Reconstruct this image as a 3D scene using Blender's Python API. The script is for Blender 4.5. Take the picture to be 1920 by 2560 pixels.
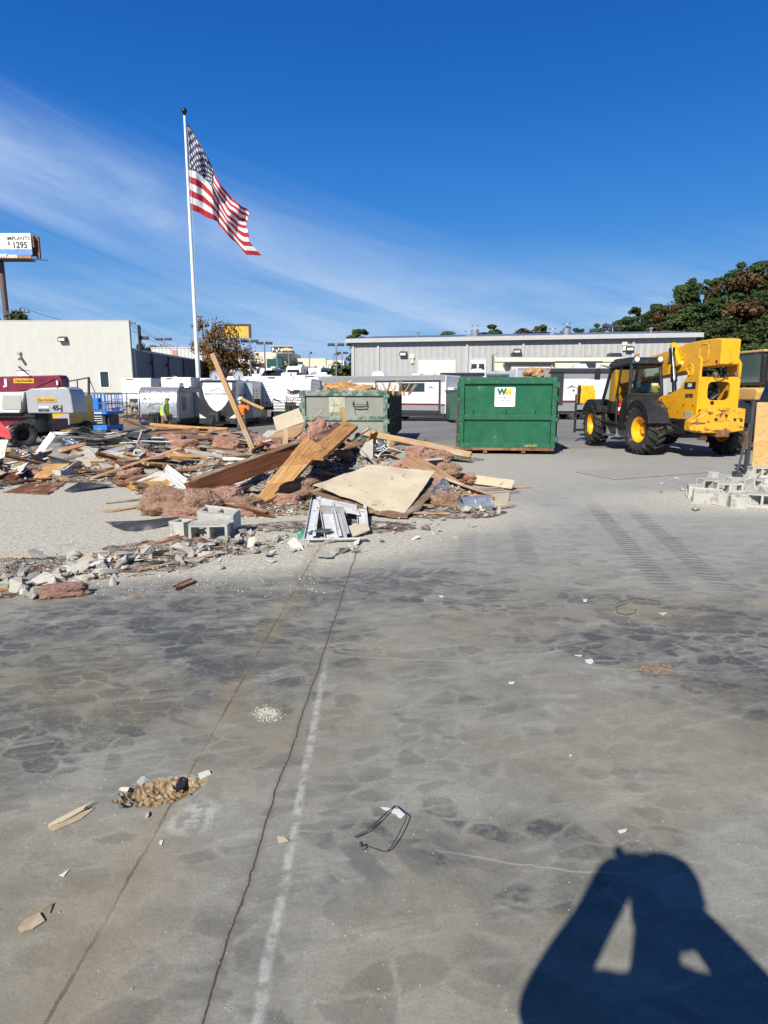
import bpy, bmesh, math, random
from mathutils import Vector, Matrix, Euler, noise
R = math.radians
rnd = random.Random(11)
sc = bpy.context.scene
COL = sc.collection
for _o in list(bpy.data.objects):
    bpy.data.objects.remove(_o)

# ---------------------------------------------------------------- camera
F, EYE = 1600.0, 1.6
TH = math.atan(298/1600.0)
cam_d = bpy.data.cameras.new('camera')
cam_d.sensor_fit = 'VERTICAL'; cam_d.sensor_height = 36.0; cam_d.sensor_width = 27.0
cam_d.lens = 36.0*F/2560.0
cam_d.clip_start = 0.05; cam_d.clip_end = 3000
cam = bpy.data.objects.new('camera', cam_d); COL.objects.link(cam)
cam.location = (0, 0, EYE); cam.rotation_euler = (R(90)-TH, 0, 0)
sc.camera = cam

def ray(px, py):
    u = (px-960)/F; v = (py-1280)/F
    return u, math.cos(TH)-v*math.sin(TH), -(math.sin(TH)+v*math.cos(TH))
def at(px, py, Y):
    x, y, z = ray(px, py); t = Y/y
    return Vector((x*t, Y, EYE+z*t))
def gnd(px, py, z=0.0):
    x, y, dz = ray(px, py); t = (z-EYE)/dz
    return Vector((x*t, y*t, z))

# ---------------------------------------------------------------- node helper
class N:
    """wraps a socket so that shader maths can be written as python expressions"""
    def __init__(s, nt, sock): s.nt = nt; s.s = sock
    def _m(s, op, *a):
        n = s.nt.nodes.new('ShaderNodeMath'); n.operation = op
        for i, v in enumerate((s,)+a):
            if isinstance(v, N): s.nt.links.new(v.s, n.inputs[i])
            else: n.inputs[i].default_value = v
        return N(s.nt, n.outputs[0])
    def __add__(s, o): return s._m('ADD', o)
    __radd__ = __add__
    def __mul__(s, o): return s._m('MULTIPLY', o)
    __rmul__ = __mul__
    def __sub__(s, o): return s._m('SUBTRACT', o)
    def __rsub__(s, o): return (s*-1.0)+o
    def __truediv__(s, o): return s._m('DIVIDE', o)
    def abs(s): return s._m('ABSOLUTE')
    def mn(s, o): return s._m('MINIMUM', o)
    def mx(s, o): return s._m('MAXIMUM', o)
    def fract(s): return s._m('FRACT')
    def sin(s): return s._m('SINE')
    def cos(s): return s._m('COSINE')
    def floor(s): return s._m('FLOOR')
    def lt(s, o): return s._m('LESS_THAN', o)
    def gt(s, o): return s._m('GREATER_THAN', o)
    def pw(s, o): return s._m('POWER', o)
    def atan2(s, o): return s._m('ARCTAN2', o)
    def ss(s, a, b, c=0.0, d=1.0):
        n = s.nt.nodes.new('ShaderNodeMapRange'); n.interpolation_type = 'SMOOTHSTEP'
        if a > b: a, b, c, d = b, a, d, c
        s.nt.links.new(s.s, n.inputs[0])
        for i, v in zip((1, 2, 3, 4), (a, b, c, d)): n.inputs[i].default_value = v
        return N(s.nt, n.outputs[0])
def vec(nt, x, y, z):
    n = nt.nodes.new('ShaderNodeCombineXYZ')
    for i, v in enumerate((x, y, z)):
        if isinstance(v, N): nt.links.new(v.s, n.inputs[i])
        else: n.inputs[i].default_value = v
    return N(nt, n.outputs[0])
def sep(nt, v):
    n = nt.nodes.new('ShaderNodeSeparateXYZ'); nt.links.new(v.s, n.inputs[0])
    return [N(nt, n.outputs[i]) for i in range(3)]
def tnoise(nt, v, scale, detail=4, rough=.55, dist=0):
    n = nt.nodes.new('ShaderNodeTexNoise'); n.inputs['Scale'].default_value = scale
    n.inputs['Detail'].default_value = detail; n.inputs['Roughness'].default_value = rough
    n.inputs['Distortion'].default_value = dist
    nt.links.new(v.s, n.inputs['Vector'])
    return N(nt, n.outputs[0]), N(nt, n.outputs[1])
def tvor(nt, v, scale, feature='F1', rnd_=1.0):
    n = nt.nodes.new('ShaderNodeTexVoronoi'); n.feature = feature
    n.inputs['Scale'].default_value = scale; n.inputs['Randomness'].default_value = rnd_
    nt.links.new(v.s, n.inputs['Vector'])
    return N(nt, n.outputs[0]), (N(nt, n.outputs[1]) if feature == 'F1' else None)
def mix(nt, f, a, b, mode='MIX'):
    n = nt.nodes.new('ShaderNodeMix'); n.data_type = 'RGBA'; n.blend_type = mode
    for i, v in ((0, f), (6, a), (7, b)):
        if isinstance(v, N): nt.links.new(v.s, n.inputs[i])
        elif i == 0: n.inputs[0].default_value = v
        else: n.inputs[i].default_value = tuple(v)+(1,) if len(v) == 3 else v
    return N(nt, n.outputs[2])
def coord(nt, which='Object'):
    n = nt.nodes.new('ShaderNodeTexCoord'); return N(nt, n.outputs[which])
def vscale(nt, v, s):
    n = nt.nodes.new('ShaderNodeVectorMath'); n.operation = 'MULTIPLY'
    nt.links.new(v.s, n.inputs[0]); n.inputs[1].default_value = s
    return N(nt, n.outputs[0])
def vadd(nt, v, w):
    n = nt.nodes.new('ShaderNodeVectorMath'); n.operation = 'ADD'
    nt.links.new(v.s, n.inputs[0])
    if isinstance(w, N): nt.links.new(w.s, n.inputs[1])
    else: n.inputs[1].default_value = w
    return N(nt, n.outputs[0])

# ---------------------------------------------------------------- sun and sky
AZ, EL = R(23.3), R(37.4)
SUN = Vector((-math.sin(AZ)*math.cos(EL), -math.cos(AZ)*math.cos(EL), math.sin(EL)))
sl = bpy.data.lights.new('sun', 'SUN'); sl.energy = 5.0; sl.angle = R(0.53); sl.color = (1, .945, .83)
so = bpy.data.objects.new('sun', sl); COL.objects.link(so)
so.rotation_euler = SUN.to_track_quat('Z', 'Y').to_euler(); so.location = (0, 0, 60)

w = bpy.data.worlds.new('World'); sc.world = w; w.use_nodes = True
nt = w.node_tree; nt.nodes.clear()
sky = nt.nodes.new('ShaderNodeTexSky'); sky.sky_type = 'NISHITA'; sky.sun_disc = False
sky.sun_elevation = EL; sky.sun_rotation = math.atan2(SUN.x, SUN.y)
sky.air_density = 1.0; sky.dust_density = 0.1; sky.ozone_density = 4.0
skc = N(nt, sky.outputs[0])
hs = nt.nodes.new('ShaderNodeHueSaturation'); hs.inputs['Saturation'].default_value = 1.32
hs.inputs['Value'].default_value = 1.0
nt.links.new(skc.s, hs.inputs['Color']); skc = N(nt, hs.outputs[0])
gen = coord(nt, 'Generated'); gx, gy, gz = sep(nt, gen)
az = gx.atan2(gy)*57.2958
el = gz._m('ARCSINE')*57.2958
# a long band of cirrus crossing the sky, denser on the left, and thin streaks below it
cv = vec(nt, az*.045+el*.02, el*.12+az*.03, 0.0)
n1, c1 = tnoise(nt, cv, 1.6, 9, .62, .8)
n2, _ = tnoise(nt, vec(nt, az*.02+el*.03, el*.30+az*.10, 3.3), 1.3, 8, .6, .5)
n3, _ = tnoise(nt, vec(nt, az*.09-el*.05, el*.55+az*.05, 7.7), 1.1, 7, .62, .3)
axis = 8.8-az*.25
d = el-axis+(n2-.5)*5.0
up = d.ss(-.5, 6.5, 1, 0); dn = d.ss(-4.2, -.6, 0, 1)
fade = az.ss(-2, 26, 1, 0)*.94+.06
thick = az.ss(-34, 2, 1.0, .62)
band = up*dn*n1.ss(.25, .66, .42, 1)*fade*thick
low = el.ss(0, 12, 1, .0)*n3.ss(.30, .70)*.70*az.ss(22, 40, 1, .2)
wisp = el.ss(14, 4, 0, 1)*n2.ss(.34, .62)*.6
cl = (band*.80+low+wisp*.55).mn(.92)
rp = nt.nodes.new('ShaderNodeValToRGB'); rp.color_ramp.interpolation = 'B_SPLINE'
stops = [(0, (2.9, 5.4, 8.6)), (.055, (2.0, 4.7, 8.3)), (.14, (.50, 2.8, 7.9)), (.25, (.14, 1.55, 6.2)), (.40, (.08, .78, 3.7)), (.60, (.06, .42, 2.0)), (1, (.05, .30, 1.3))]  # highest stops, above the frame, darkened to weaken sky fill in shadows
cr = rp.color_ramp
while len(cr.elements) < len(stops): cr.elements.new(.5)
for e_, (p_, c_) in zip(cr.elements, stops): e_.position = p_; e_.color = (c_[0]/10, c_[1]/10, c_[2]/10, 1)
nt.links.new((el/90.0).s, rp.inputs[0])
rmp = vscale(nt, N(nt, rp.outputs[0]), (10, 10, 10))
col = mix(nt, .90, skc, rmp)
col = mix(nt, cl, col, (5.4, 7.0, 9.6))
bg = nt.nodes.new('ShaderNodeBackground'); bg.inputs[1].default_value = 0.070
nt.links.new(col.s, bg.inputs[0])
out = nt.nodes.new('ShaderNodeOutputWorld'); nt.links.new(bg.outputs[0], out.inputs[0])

sc.view_settings.view_transform = 'Standard'; sc.view_settings.look = 'None'
sc.view_settings.exposure = 0.42; sc.view_settings.gamma = 1.0
sc.render.engine = 'CYCLES'
sc.cycles.max_bounces = 5; sc.cycles.use_denoising = True

# ---------------------------------------------------------------- materials
MATS = {}
def newmat(name):
    m = bpy.data.materials.new(name); m.use_nodes = True
    nt = m.node_tree; b = nt.nodes['Principled BSDF']
    MATS[name] = m
    return m, nt, b
def bump(nt, b, h, strength=.3, dist=.02):
    n = nt.nodes.new('ShaderNodeBump'); n.inputs['Strength'].default_value = strength
    n.inputs['Distance'].default_value = dist
    nt.links.new(h.s, n.inputs['Height']); nt.links.new(n.outputs[0], b.inputs['Normal'])
def mat(name, c, rough=.6, metal=0.0, var=.25, scale=3.0, dirt=None, dirt_amt=0.0, dscale=2.0, bmp=0.0, bscale=30.0,
        aniso=(1, 1, 1), spec=.5, coat=0.0, obj_rand=0.0):
    """painted / plain surface: base colour with mottling, stains of its own, slight bump"""
    m, nt, b = newmat(name)
    co = vscale(nt, coord(nt), aniso)
    n1, _ = tnoise(nt, co, scale, 5, .6)
    lo = tuple(x*(1-var) for x in c); hi = tuple(min(1, x*(1+var*.6)) for x in c)
    col = mix(nt, n1.ss(.3, .7), lo, hi)
    if dirt:
        n2, _ = tnoise(nt, co, dscale, 8, .68, .3)
        col = mix(nt, n2.ss(.62-dirt_amt*.3, .72-dirt_amt*.2), col, dirt)
    if obj_rand:
        oi = nt.nodes.new('ShaderNodeObjectInfo')
        r = N(nt, oi.outputs['Random'])
        v = nt.nodes.new('ShaderNodeHueSaturation')
        nt.links.new(col.s, v.inputs['Color']); nt.links.new((r*obj_rand*2+(1-obj_rand)).s, v.inputs['Value'])
        nt.links.new(((r*7.3).fract()*.04+.48).s, v.inputs['Hue'])
        col = N(nt, v.outputs[0])
    nt.links.new(col.s, b.inputs['Base Color'])
    b.inputs['Metallic'].default_value = metal
    n3, _ = tnoise(nt, co, scale*2.3, 4, .6)
    nt.links.new(n3.ss(.2, .8, max(.02, rough-.12), min(1, rough+.12)).s, b.inputs['Roughness'])
    b.inputs['Specular IOR Level'].default_value = spec
    if coat: b.inputs['Coat Weight'].default_value = coat; b.inputs['Coat Roughness'].default_value = .15
    if bmp:
        n4, _ = tnoise(nt, co, bscale, 6, .65)
        bump(nt, b, n4, bmp, .01)
    return m
def woodmat(name, c, c2, dirt=(.2, .15, .1), grain=26.0, amt=.2, rand=.3):
    m, nt, b = newmat(name)
    o = coord(nt)
    oi = nt.nodes.new('ShaderNodeObjectInfo'); r = N(nt, oi.outputs['Random'])
    o = vadd(nt, o, vec(nt, r*31.0, r*17.0, r*9.0))
    g, _ = tnoise(nt, vscale(nt, o, (1.6, grain, grain)), 1.0, 5, .6, .4)
    k, _ = tnoise(nt, vscale(nt, o, (1.0, 3, 3)), 2.2, 7, .65)
    col = mix(nt, g.ss(.3, .7), c2, c)
    col = mix(nt, k.ss(.62-amt*.3, .75-amt*.2, 0, .75), col, dirt)
    v = nt.nodes.new('ShaderNodeHueSaturation'); nt.links.new(col.s, v.inputs['Color'])
    nt.links.new((r*rand*2+(1-rand)).s, v.inputs['Value']); nt.links.new(((r*5.7).fract()*.3+.8).s, v.inputs['Saturation'])
    nt.links.new(v.outputs[0], b.inputs['Base Color']); b.inputs['Roughness'].default_value = .75
    b.inputs['Specular IOR Level'].default_value = .25
    bump(nt, b, g, .35, .004)
    return m
def ribmat(name, c, axis, period, dark=.35, width=.12, rough=.5, metal=0.0, var=.08, bstr=.5, dirt=None, dirt_amt=0.0):
    """sheet metal / lap siding: raised ribs repeating along one object axis"""
    m, nt, b = newmat(name)
    o = coord(nt); xyz = sep(nt, o)
    t = (xyz[axis]/period).fract()
    rib = ((t-.5).abs()).ss(.5-width, .5, 0, 1)
    n1, _ = tnoise(nt, o, 1.3, 6, .6)
    col = mix(nt, n1.ss(.3, .7), tuple(x*(1-var) for x in c), c)
    if dirt:
        n2, _ = tnoise(nt, o, 2.2, 8, .66, .2)
        col = mix(nt, n2.ss(.62-dirt_amt*.3, .72-dirt_amt*.2), col, dirt)
    col = mix(nt, rib*dark, col, tuple(x*.25 for x in c))
    nt.links.new(col.s, b.inputs['Base Color'])
    b.inputs['Roughness'].default_value = rough; b.inputs['Metallic'].default_value = metal
    bump(nt, b, (t-.5).abs()*2, bstr, period*.25)
    return m
def glassmat(name, c=(.02, .03, .035), rough=.06):
    m, nt, b = newmat(name)
    b.inputs['Base Color'].default_value = (*c, 1); b.inputs['Roughness'].default_value = rough
    b.inputs['Specular IOR Level'].default_value = .9
    return m

def tag(o, label=None, cat=None, group=None, kind=None):
    if label: o['label'] = label
    if cat: o['category'] = cat
    if group: o['group'] = group
    if kind: o['kind'] = kind
    return o
def thing(name, label, cat, loc=(0, 0, 0), rz=0.0, group=None):
    o = bpy.data.objects.new(name, None); COL.objects.link(o)
    o.location = loc; o.rotation_euler = (0, 0, rz); o.empty_display_size = .2
    return tag(o, label, cat, group)

# ---------------------------------------------------------------- mesh builder
class MB:
    def __init__(s): s.v = []; s.f = []; s.m = []; s.M = Matrix.Identity(4)
    def add(s, vs, fs, mi=0):
        b = len(s.v); s.v += [s.M @ Vector(p) for p in vs]
        s.f += [tuple(b+i for i in f) for f in fs]; s.m += [mi]*len(fs); return s
    def box(s, x0, x1, y0, y1, z0, z1, mi=0):
        return s.add([(x0, y0, z0), (x1, y0, z0), (x1, y1, z0), (x0, y1, z0), (x0, y0, z1), (x1, y0, z1), (x1, y1, z1), (x0, y1, z1)],
                     [(0, 3, 2, 1), (4, 5, 6, 7), (0, 1, 5, 4), (1, 2, 6, 5), (2, 3, 7, 6), (3, 0, 4, 7)], mi)
    def prism(s, poly, axis, a0, a1, mi=0):
        """poly in the two other axes (in xyz order), extruded along axis; winding fixed later"""
        def P(p, a):
            q = list(p); q.insert(axis, a); return tuple(q)
        n = len(poly)
        vs = [P(p, a0) for p in poly]+[P(p, a1) for p in poly]
        fs = [tuple(range(n))[::-1], tuple(range(n, 2*n))]+[(i, (i+1) % n, n+(i+1) % n, n+i) for i in range(n)]
        return s.add(vs, fs, mi)
    def cyl(s, p0, p1, r0, r1=None, n=16, mi=0, cap=True):
        r1 = r0 if r1 is None else r1
        p0 = Vector(p0); p1 = Vector(p1); d = (p1-p0)
        q = d.to_track_quat('Z', 'Y')
        vs = []
        for p, r in ((p0, r0), (p1, r1)):
            for i in range(n):
                a = 2*math.pi*i/n
                vs.append(p+q @ Vector((r*math.cos(a), r*math.sin(a), 0)))
        fs = [(i, (i+1) % n, n+(i+1) % n, n+i) for i in range(n)]
        if cap: fs += [tuple(range(n))[::-1], tuple(range(n, 2*n))]
        return s.add(vs, fs, mi)
    def tube(s, pts, r, n=8, mi=0, closed=False):
        pts = [Vector(p) for p in pts]; k = len(pts)
        vs = []; up = Vector((0, 0, 1))
        for i, p in enumerate(pts):
            a = pts[(i-1) % k] if (closed or i > 0) else p
            b = pts[(i+1) % k] if (closed or i < k-1) else p
            d = (b-a).normalized()
            u = up.cross(d)
            if u.length < .05: u = Vector((1, 0, 0)).cross(d)
            u.normalize(); w_ = d.cross(u)
            rr = r[i] if isinstance(r, (list, tuple)) else r
            for j in range(n):
                t = 2*math.pi*j/n
                vs.append(p+u*rr*math.cos(t)+w_*rr*math.sin(t))
        fs = []
        for i in range(k if closed else k-1):
            for j in range(n):
                fs.append((i*n+j, i*n+(j+1) % n, ((i+1) % k)*n+(j+1) % n, ((i+1) % k)*n+j))
        if not closed: fs += [tuple(range(n))[::-1], tuple(range((k-1)*n, k*n))]
        return s.add(vs, fs, mi)
    def lathe(s, prof, c, ax=0, n=32, mi=0):
        """prof: (r, along) points; c centre; ax axis index"""
        vs = []
        for r, a in prof:
            for j in range(n):
                t = 2*math.pi*j/n
                q = [r*math.cos(t), r*math.sin(t)]; q.insert(ax, a)
                vs.append(Vector(q)+Vector(c))
        fs = []
        for i in range(len(prof)-1):
            for j in range(n):
                fs.append((i*n+j, i*n+(j+1) % n, (i+1)*n+(j+1) % n, (i+1)*n+j))
        return s.add(vs, fs, mi)
    def bar(s, p0, p1, w_, h, mi=0, roll=0.0):
        p0 = Vector(p0); p1 = Vector(p1); d = p1-p0
        q = d.to_track_quat('X', 'Z') @ Euler((roll, 0, 0)).to_quaternion()
        L = d.length; vs = []
        for x in (0, L):
            for y, z in ((-w_/2, -h/2), (w_/2, -h/2), (w_/2, h/2), (-w_/2, h/2)):
                vs.append(p0+q @ Vector((x, y, z)))
        return s.add(vs, [(3, 2, 1, 0), (4, 5, 6, 7), (0, 1, 5, 4), (1, 2, 6, 5), (2, 3, 7, 6), (3, 0, 4, 7)], mi)
    def grid(s, fn, nu, nv, mi=0):
        vs = [fn(i/nu, j/nv) for j in range(nv+1) for i in range(nu+1)]
        fs = [(j*(nu+1)+i, j*(nu+1)+i+1, (j+1)*(nu+1)+i+1, (j+1)*(nu+1)+i) for j in range(nv) for i in range(nu)]
        return s.add(vs, fs, mi)
    def text(s, txt, size, M, mi=0, ext=.004, bold=0.0, sx=1.0):
        cu = bpy.data.curves.new('t', 'FONT'); cu.body = txt; cu.size = size; cu.extrude = ext
        cu.offset = bold; cu.align_x = 'CENTER'; cu.align_y = 'CENTER'; cu.resolution_u = 3
        ob = bpy.data.objects.new('t', cu)
        me = bpy.data.meshes.new_from_object(ob)
        MM = M @ Matrix.Diagonal((sx, 1, 1, 1))
        s.add([MM @ v.co for v in me.vertices], [tuple(p.vertices) for p in me.polygons], mi)
        bpy.data.objects.remove(ob); bpy.data.curves.remove(cu); bpy.data.meshes.remove(me)
        return s
    def build(s, name, mats, parent=None, smooth=False, bevel=0.0, seg=2, loc=None, fix=True, recalc=True):
        me = bpy.data.meshes.new(name)
        me.from_pydata([tuple(v) for v in s.v], [], s.f)
        if not isinstance(mats, (list, tuple)): mats = [mats]
        for m in mats: me.materials.append(m)
        me.polygons.foreach_set('material_index', s.m)
        if recalc:
            bm = bmesh.new(); bm.from_mesh(me); bmesh.ops.recalc_face_normals(bm, faces=bm.faces); bm.to_mesh(me); bm.free()
        if smooth:
            me.polygons.foreach_set('use_smooth', [True]*len(me.polygons))
            me.set_sharp_from_angle(angle=R(38))
        me.update()
        o = bpy.data.objects.new(name, me); COL.objects.link(o)
        if parent is not None: o.parent = parent
        if loc is not None: o.location = loc
        if bevel:
            md = o.modifiers.new('bevel', 'BEVEL'); md.width = bevel; md.segments = seg; md.limit_method = 'ANGLE'
            md.angle_limit = R(40); md.harden_normals = True
            if not smooth:
                me.polygons.foreach_set('use_smooth', [True]*len(me.polygons)); me.set_sharp_from_angle(angle=R(38))
        return o
def TM(loc, rx=90, rz=0):
    """matrix that stands text upright, facing -Y, then turned by rz"""
    return Matrix.Translation(loc) @ Matrix.Rotation(R(rz), 4, 'Z') @ Matrix.Rotation(R(rx), 4, 'X')
def copy_tree(o, parent=None):
    c = o.copy(); COL.objects.link(c)
    if parent is not None: c.parent = parent
    for ch in list(o.children): copy_tree(ch, c)
    return c
def struct(o): return tag(o, kind='structure')
def ss_(t): t = max(0, min(1, t)); return t*t*(3-2*t)

# ---------------------------------------------------------------- ground heights
def GZ(x, y):
    t = max(0, min(1, (y-18)/24.0))
    z = -.02-.22*t-.48*t*ss_((2-x)/8.0)
    return z+6.6*ss_((y-74)/75.0)*ss_((2-x)/12.0)
SL = (-26.0, 34.0, -7.0, 18.6)          # slab extents x0 x1 y0 y1

# slab (old building floor): procedural worn concrete
def slab_material():
    m, nt, b = newmat('slab_concrete')
    o = coord(nt); X, Y, Z = sep(nt, o)
    nb, nbc = tnoise(nt, o, .30, 6, .6)
    warp = vadd(nt, o, vscale(nt, nbc, (1.1, 1.1, 0)))
    n1, n1c = tnoise(nt, o, 1.2, 8, .62)
    n2, _ = tnoise(nt, vscale(nt, warp, (1, .8, 1)), .55, 8, .62, .4)
    n3, _ = tnoise(nt, o, 7.0, 8, .7)
    fine, _ = tnoise(nt, o, 90.0, 3, .7); n4, _ = tnoise(nt, o, 19.0, 6, .72); n5, _ = tnoise(nt, vscale(nt, warp, (1, 1.3, 1)), 2.6, 7, .66, .6)
    w2 = vadd(nt, vadd(nt, o, vscale(nt, n1c, (.40, .40, 0))), vscale(nt, tnoise(nt, o, 5.5, 4, .6)[1], (.13, .13, 0)))
    # tyre lug prints: polygonal dark patches with pale dusty seams
    w3 = vadd(nt, vadd(nt, o, vscale(nt, n1c, (.30, .30, 0))), vscale(nt, tnoise(nt, o, 9.0, 4, .6)[1], (.05, .05, 0)))
    w3s = vscale(nt, w3, (.85, 1.3, 0))
    ve, _ = tvor(nt, w3s, 7.5, 'DISTANCE_TO_EDGE')
    _, vc = tvor(nt, w3s, 7.5, 'F1')
    vr, vr2, _z = sep(nt, vc)
    ve2, _ = tvor(nt, vscale(nt, w2, (.8, 1.2, 0)), 3.6, 'DISTANCE_TO_EDGE')
    _, vcb = tvor(nt, vscale(nt, w2, (.8, 1.2, 0)), 3.6, 'F1')
    vb = sep(nt, vcb)[0]
    cellmask = n2.ss(.26, .50)
    patch = ve.ss(.0, .15)*vr.ss(.15, .98)*cellmask*n4.ss(.22, .62)*n3.ss(.2,.55)
    dark_big = nb.ss(.40, .62)
    # worn dark rubber areas: left middle, right middle
    def blob(cx, cy, rx, ry, k=1.0):
        a = (X-cx)/rx; c_ = (Y-cy)/ry
        return (a*a+c_*c_).ss(1.25, .1)*k
    zones = (blob(-1.5, 3.9, 1.5, 1.5)+blob(-2.1, 2.9, 1.0, .8, .6)+blob(2.6, 3.6, 1.5, 1.3, .75)+blob(.1, 5.2, 1.1, .6, .8)
             + blob(3.4, 2.5, 1.1, .6, .7)+blob(-.6, 6.2, 1.4, .5, .5)+blob(.35, 2.0, .8, .35, .5)+blob(1.4, 4.4, 1.3, 1.0, .4)).mn(1.0)
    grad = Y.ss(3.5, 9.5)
    c = mix(nt, n1.ss(.25, .72), (.165, .156, .135), (.255, .243, .213))
    c = mix(nt, vb.ss(.1, .98)*ve2.ss(.0, .12)*n4.ss(.2,.6)*.34, c, (.115, .113, .105))
    c = mix(nt, vr2.ss(.3, .98)*ve.ss(.0, .14)*n3.ss(.25,.6)*.42, c, (.31, .30, .27))
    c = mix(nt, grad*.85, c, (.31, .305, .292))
    c = mix(nt, n3.ss(.35, .75)*.30, c, (.27, .262, .245))
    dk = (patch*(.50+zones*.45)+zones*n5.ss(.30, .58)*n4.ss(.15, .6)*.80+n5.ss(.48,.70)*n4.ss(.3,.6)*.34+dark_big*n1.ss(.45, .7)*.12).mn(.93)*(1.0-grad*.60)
    c = mix(nt, dk, c, (.045, .048, .053))
    seamdust = ve.ss(.10, .0)*cellmask*n3.ss(.42, .66)*n1.ss(.4,.6)*.38
    c = mix(nt, seamdust, c, (.33, .32, .295))
    c = mix(nt, ve2.ss(.05, 0)*n2.ss(.5, .3)*.16, c, (.36, .35, .33))
    # brushed dust streaks along the driving direction
    st, _ = tnoise(nt, vec(nt, X*1.3+Y*.5, Y*7.0-X*2.0, 0.0), 1.0, 6, .7, .3)
    c = mix(nt, st.ss(.50, .72)*.40, c, (.37, .36, .34))
    st2, _ = tnoise(nt, vec(nt, X*2.3, Y*9.0, 4.0), 1.0, 6, .65, .4)
    c = mix(nt, st2.ss(.52, .74)*.45, c, (.09, .092, .095))
    # tread bars of machine tyres pressed in dust (two running tracks on the right, one near the heap)
    def track(x0, y0, x1, y1, w_, y_lo, y_hi, k=.6, per=.17, sk=.25, bend=0.0):
        dx, dy = x1-x0, y1-y0; L = math.hypot(dx, dy); ux, uy = dx/L, dy/L
        s_ = (X-x0)*ux+(Y-y0)*uy; t_ = (X-x0)*(-uy)+(Y-y0)*ux + (s_-3.5)*(s_-3.5)*bend
        inside = (t_.abs()).ss(w_/2, w_/2-.05)*Y.ss(y_lo, y_lo+.8)*Y.ss(y_hi, y_hi-2.0)
        bars = ((s_+t_*sk+(n3-.5)*.10)/per).fract().ss(.38, .52)*((s_+t_*sk+(n3-.5)*.10)/per).fract().ss(1.0, .9)*n4.ss(.25, .45)
        return inside*bars*k
    tr = (track(2.30, 5, 3.55, 12, .26, 4.7, 10.5, .75, .10, .1, .004)+track(2.78, 5, 4.05, 12, .26, 4.7, 10.5, .7, .10, -.1, .004)
          + track(.85, 6, 1.55, 12.5, .24, 5.6, 9.5, .5, .10, .1, -.004)+track(1.45, 6, 2.2, 12.5, .24, 5.6, 9.5, .5, .10, -.1, -.004)
          + track(-.25, 5.15, .75, 5.35, .30, 4.6, 6.9, .9, .12, .9)*X.ss(-.35, -.2)*X.ss(.8, .5)+track(-.25, 5.45, .75, 5.7, .22, 4.6, 7.2, .8, .12, -.9)*X.ss(-.35, -.2)*X.ss(.8, .5)
          + track(.15, 2.0, .8, 2.1, .24, 1.2, 4.6, .8, .17, .5)*X.ss(-.22, -.15)*X.ss(.35, .15)).mn(.85)
    c = mix(nt, tr, c, (.10, .102, .105))
    # tan sand and rust stains
    nb2, _ = tnoise(nt, vadd(nt, o, (7, 3, 0)), .9, 8, .66, .5)
    sand = (nb2.ss(.52, .72)*n3.ss(.3, .6)*.6*Y.ss(7, 3)
            + blob(2.9, 4.6, 1.6, .45, .55)*n1.ss(.4, .6)+blob(-.85, 1.35, .32, .9, .4)*n3.ss(.3, .55)+blob(-1.5, 1.9, .8, .5, .25)*n3.ss(.3, .55)).mn(.85)
    c = mix(nt, sand, c, (.225, .18, .12))
    # demolition dust on the left, under and round the heap
    def dustz(v): return v
    dz = (blob(-4.2, 8.5, 4.5, 3.4, 1.6)+blob(-2.2, 8.0, 3.6, 2.3, 1.3)+blob(-7, 12, 7, 6, 1.5)+blob(-4.6, 5.9, 2.4, .9, 1.2)+blob(4.8, 9.4, 2.2, 1.3, .8)+blob(-2.4, 6.6, 3.2, 1.3, 1.3)+blob(.6, 8.6, 1.9, 1.5, .9)+blob(0, 14, 6, 4.5, .5)+blob(5.9, 9.6, 1.8, 1.2, .9)).mn(1.0)
    c = mix(nt, (dz*n5.ss(.18, .45)*.97).mn(1.0), c, mix(nt, n4.ss(.3, .7), (.33, .305, .26), (.50, .465, .40)))
    # white lime splashes
    nw, _ = tnoise(nt, o, 2.6, 9, .72, .6)
    c = mix(nt, nw.ss(.665, .71)*.55, c, (.48, .475, .46))
    vs_, _ = tvor(nt, o, 26.0, 'F1'); ns, _ = tnoise(nt, o, 1.1, 3, .6)
    c = mix(nt, vs_.ss(.10, .06)*ns.ss(.45, .62)*.85, c, (.55, .54, .50))
    c = mix(nt, n4.ss(.52, .74)*.30, c, (.34, .33, .30))
    c = mix(nt, n4.ss(.50, .28)*.34, c, (.075, .074, .07))
    olive, _ = tnoise(nt, vadd(nt, o, (3, 11, 0)), .8, 6, .6, .3)
    c = mix(nt, olive.ss(.42, .62)*Y.ss(6.5, 2.5)*.32, c, (.19, .165, .105))
    c = mix(nt, blob(gnd(470, 2040).x, gnd(470, 2040).y, .13, .13)*n4.ss(.42, .6)*n3.ss(.3,.5)*.6, c, (.46, .455, .44))
    c = mix(nt, fine.ss(.3, .7)*.26, c, (.07, .07, .068))
    # joints: sanded joint, crack, chalk line
    def line(pa, pb, wob, wobs, seed):
        dx, dy = pb.x-pa.x, pb.y-pa.y; L = math.hypot(dx, dy); ux, uy = dx/L, dy/L
        t_ = (X-pa.x)*(-uy)+(Y-pa.y)*ux
        nz, _ = tnoise(nt, vadd(nt, o, (seed, seed, 0)), wobs, 6, .62)
        nz2, _ = tnoise(nt, vadd(nt, o, (seed, seed, 3)), 16.0, 4, .7)
        return (t_+(nz-.5)*wob+(nz2-.5)*.016).abs(), nz
    l1, z1 = line(gnd(767, 1423), gnd(121, 2551), .05, 3.0, 3.0)
    c = mix(nt, l1.ss(.13, .0)*z1.ss(.30, .6)*n4.ss(.25,.6)*.7, c, (.185, .15, .10))
    c = mix(nt, l1.ss(.008, .002)*z1.ss(.4,.55)*.6, c, (.05, .038, .025))
    l3, z3 = line(gnd(826, 1600), gnd(642, 2557), .03, 4.0, 9.0)
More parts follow.
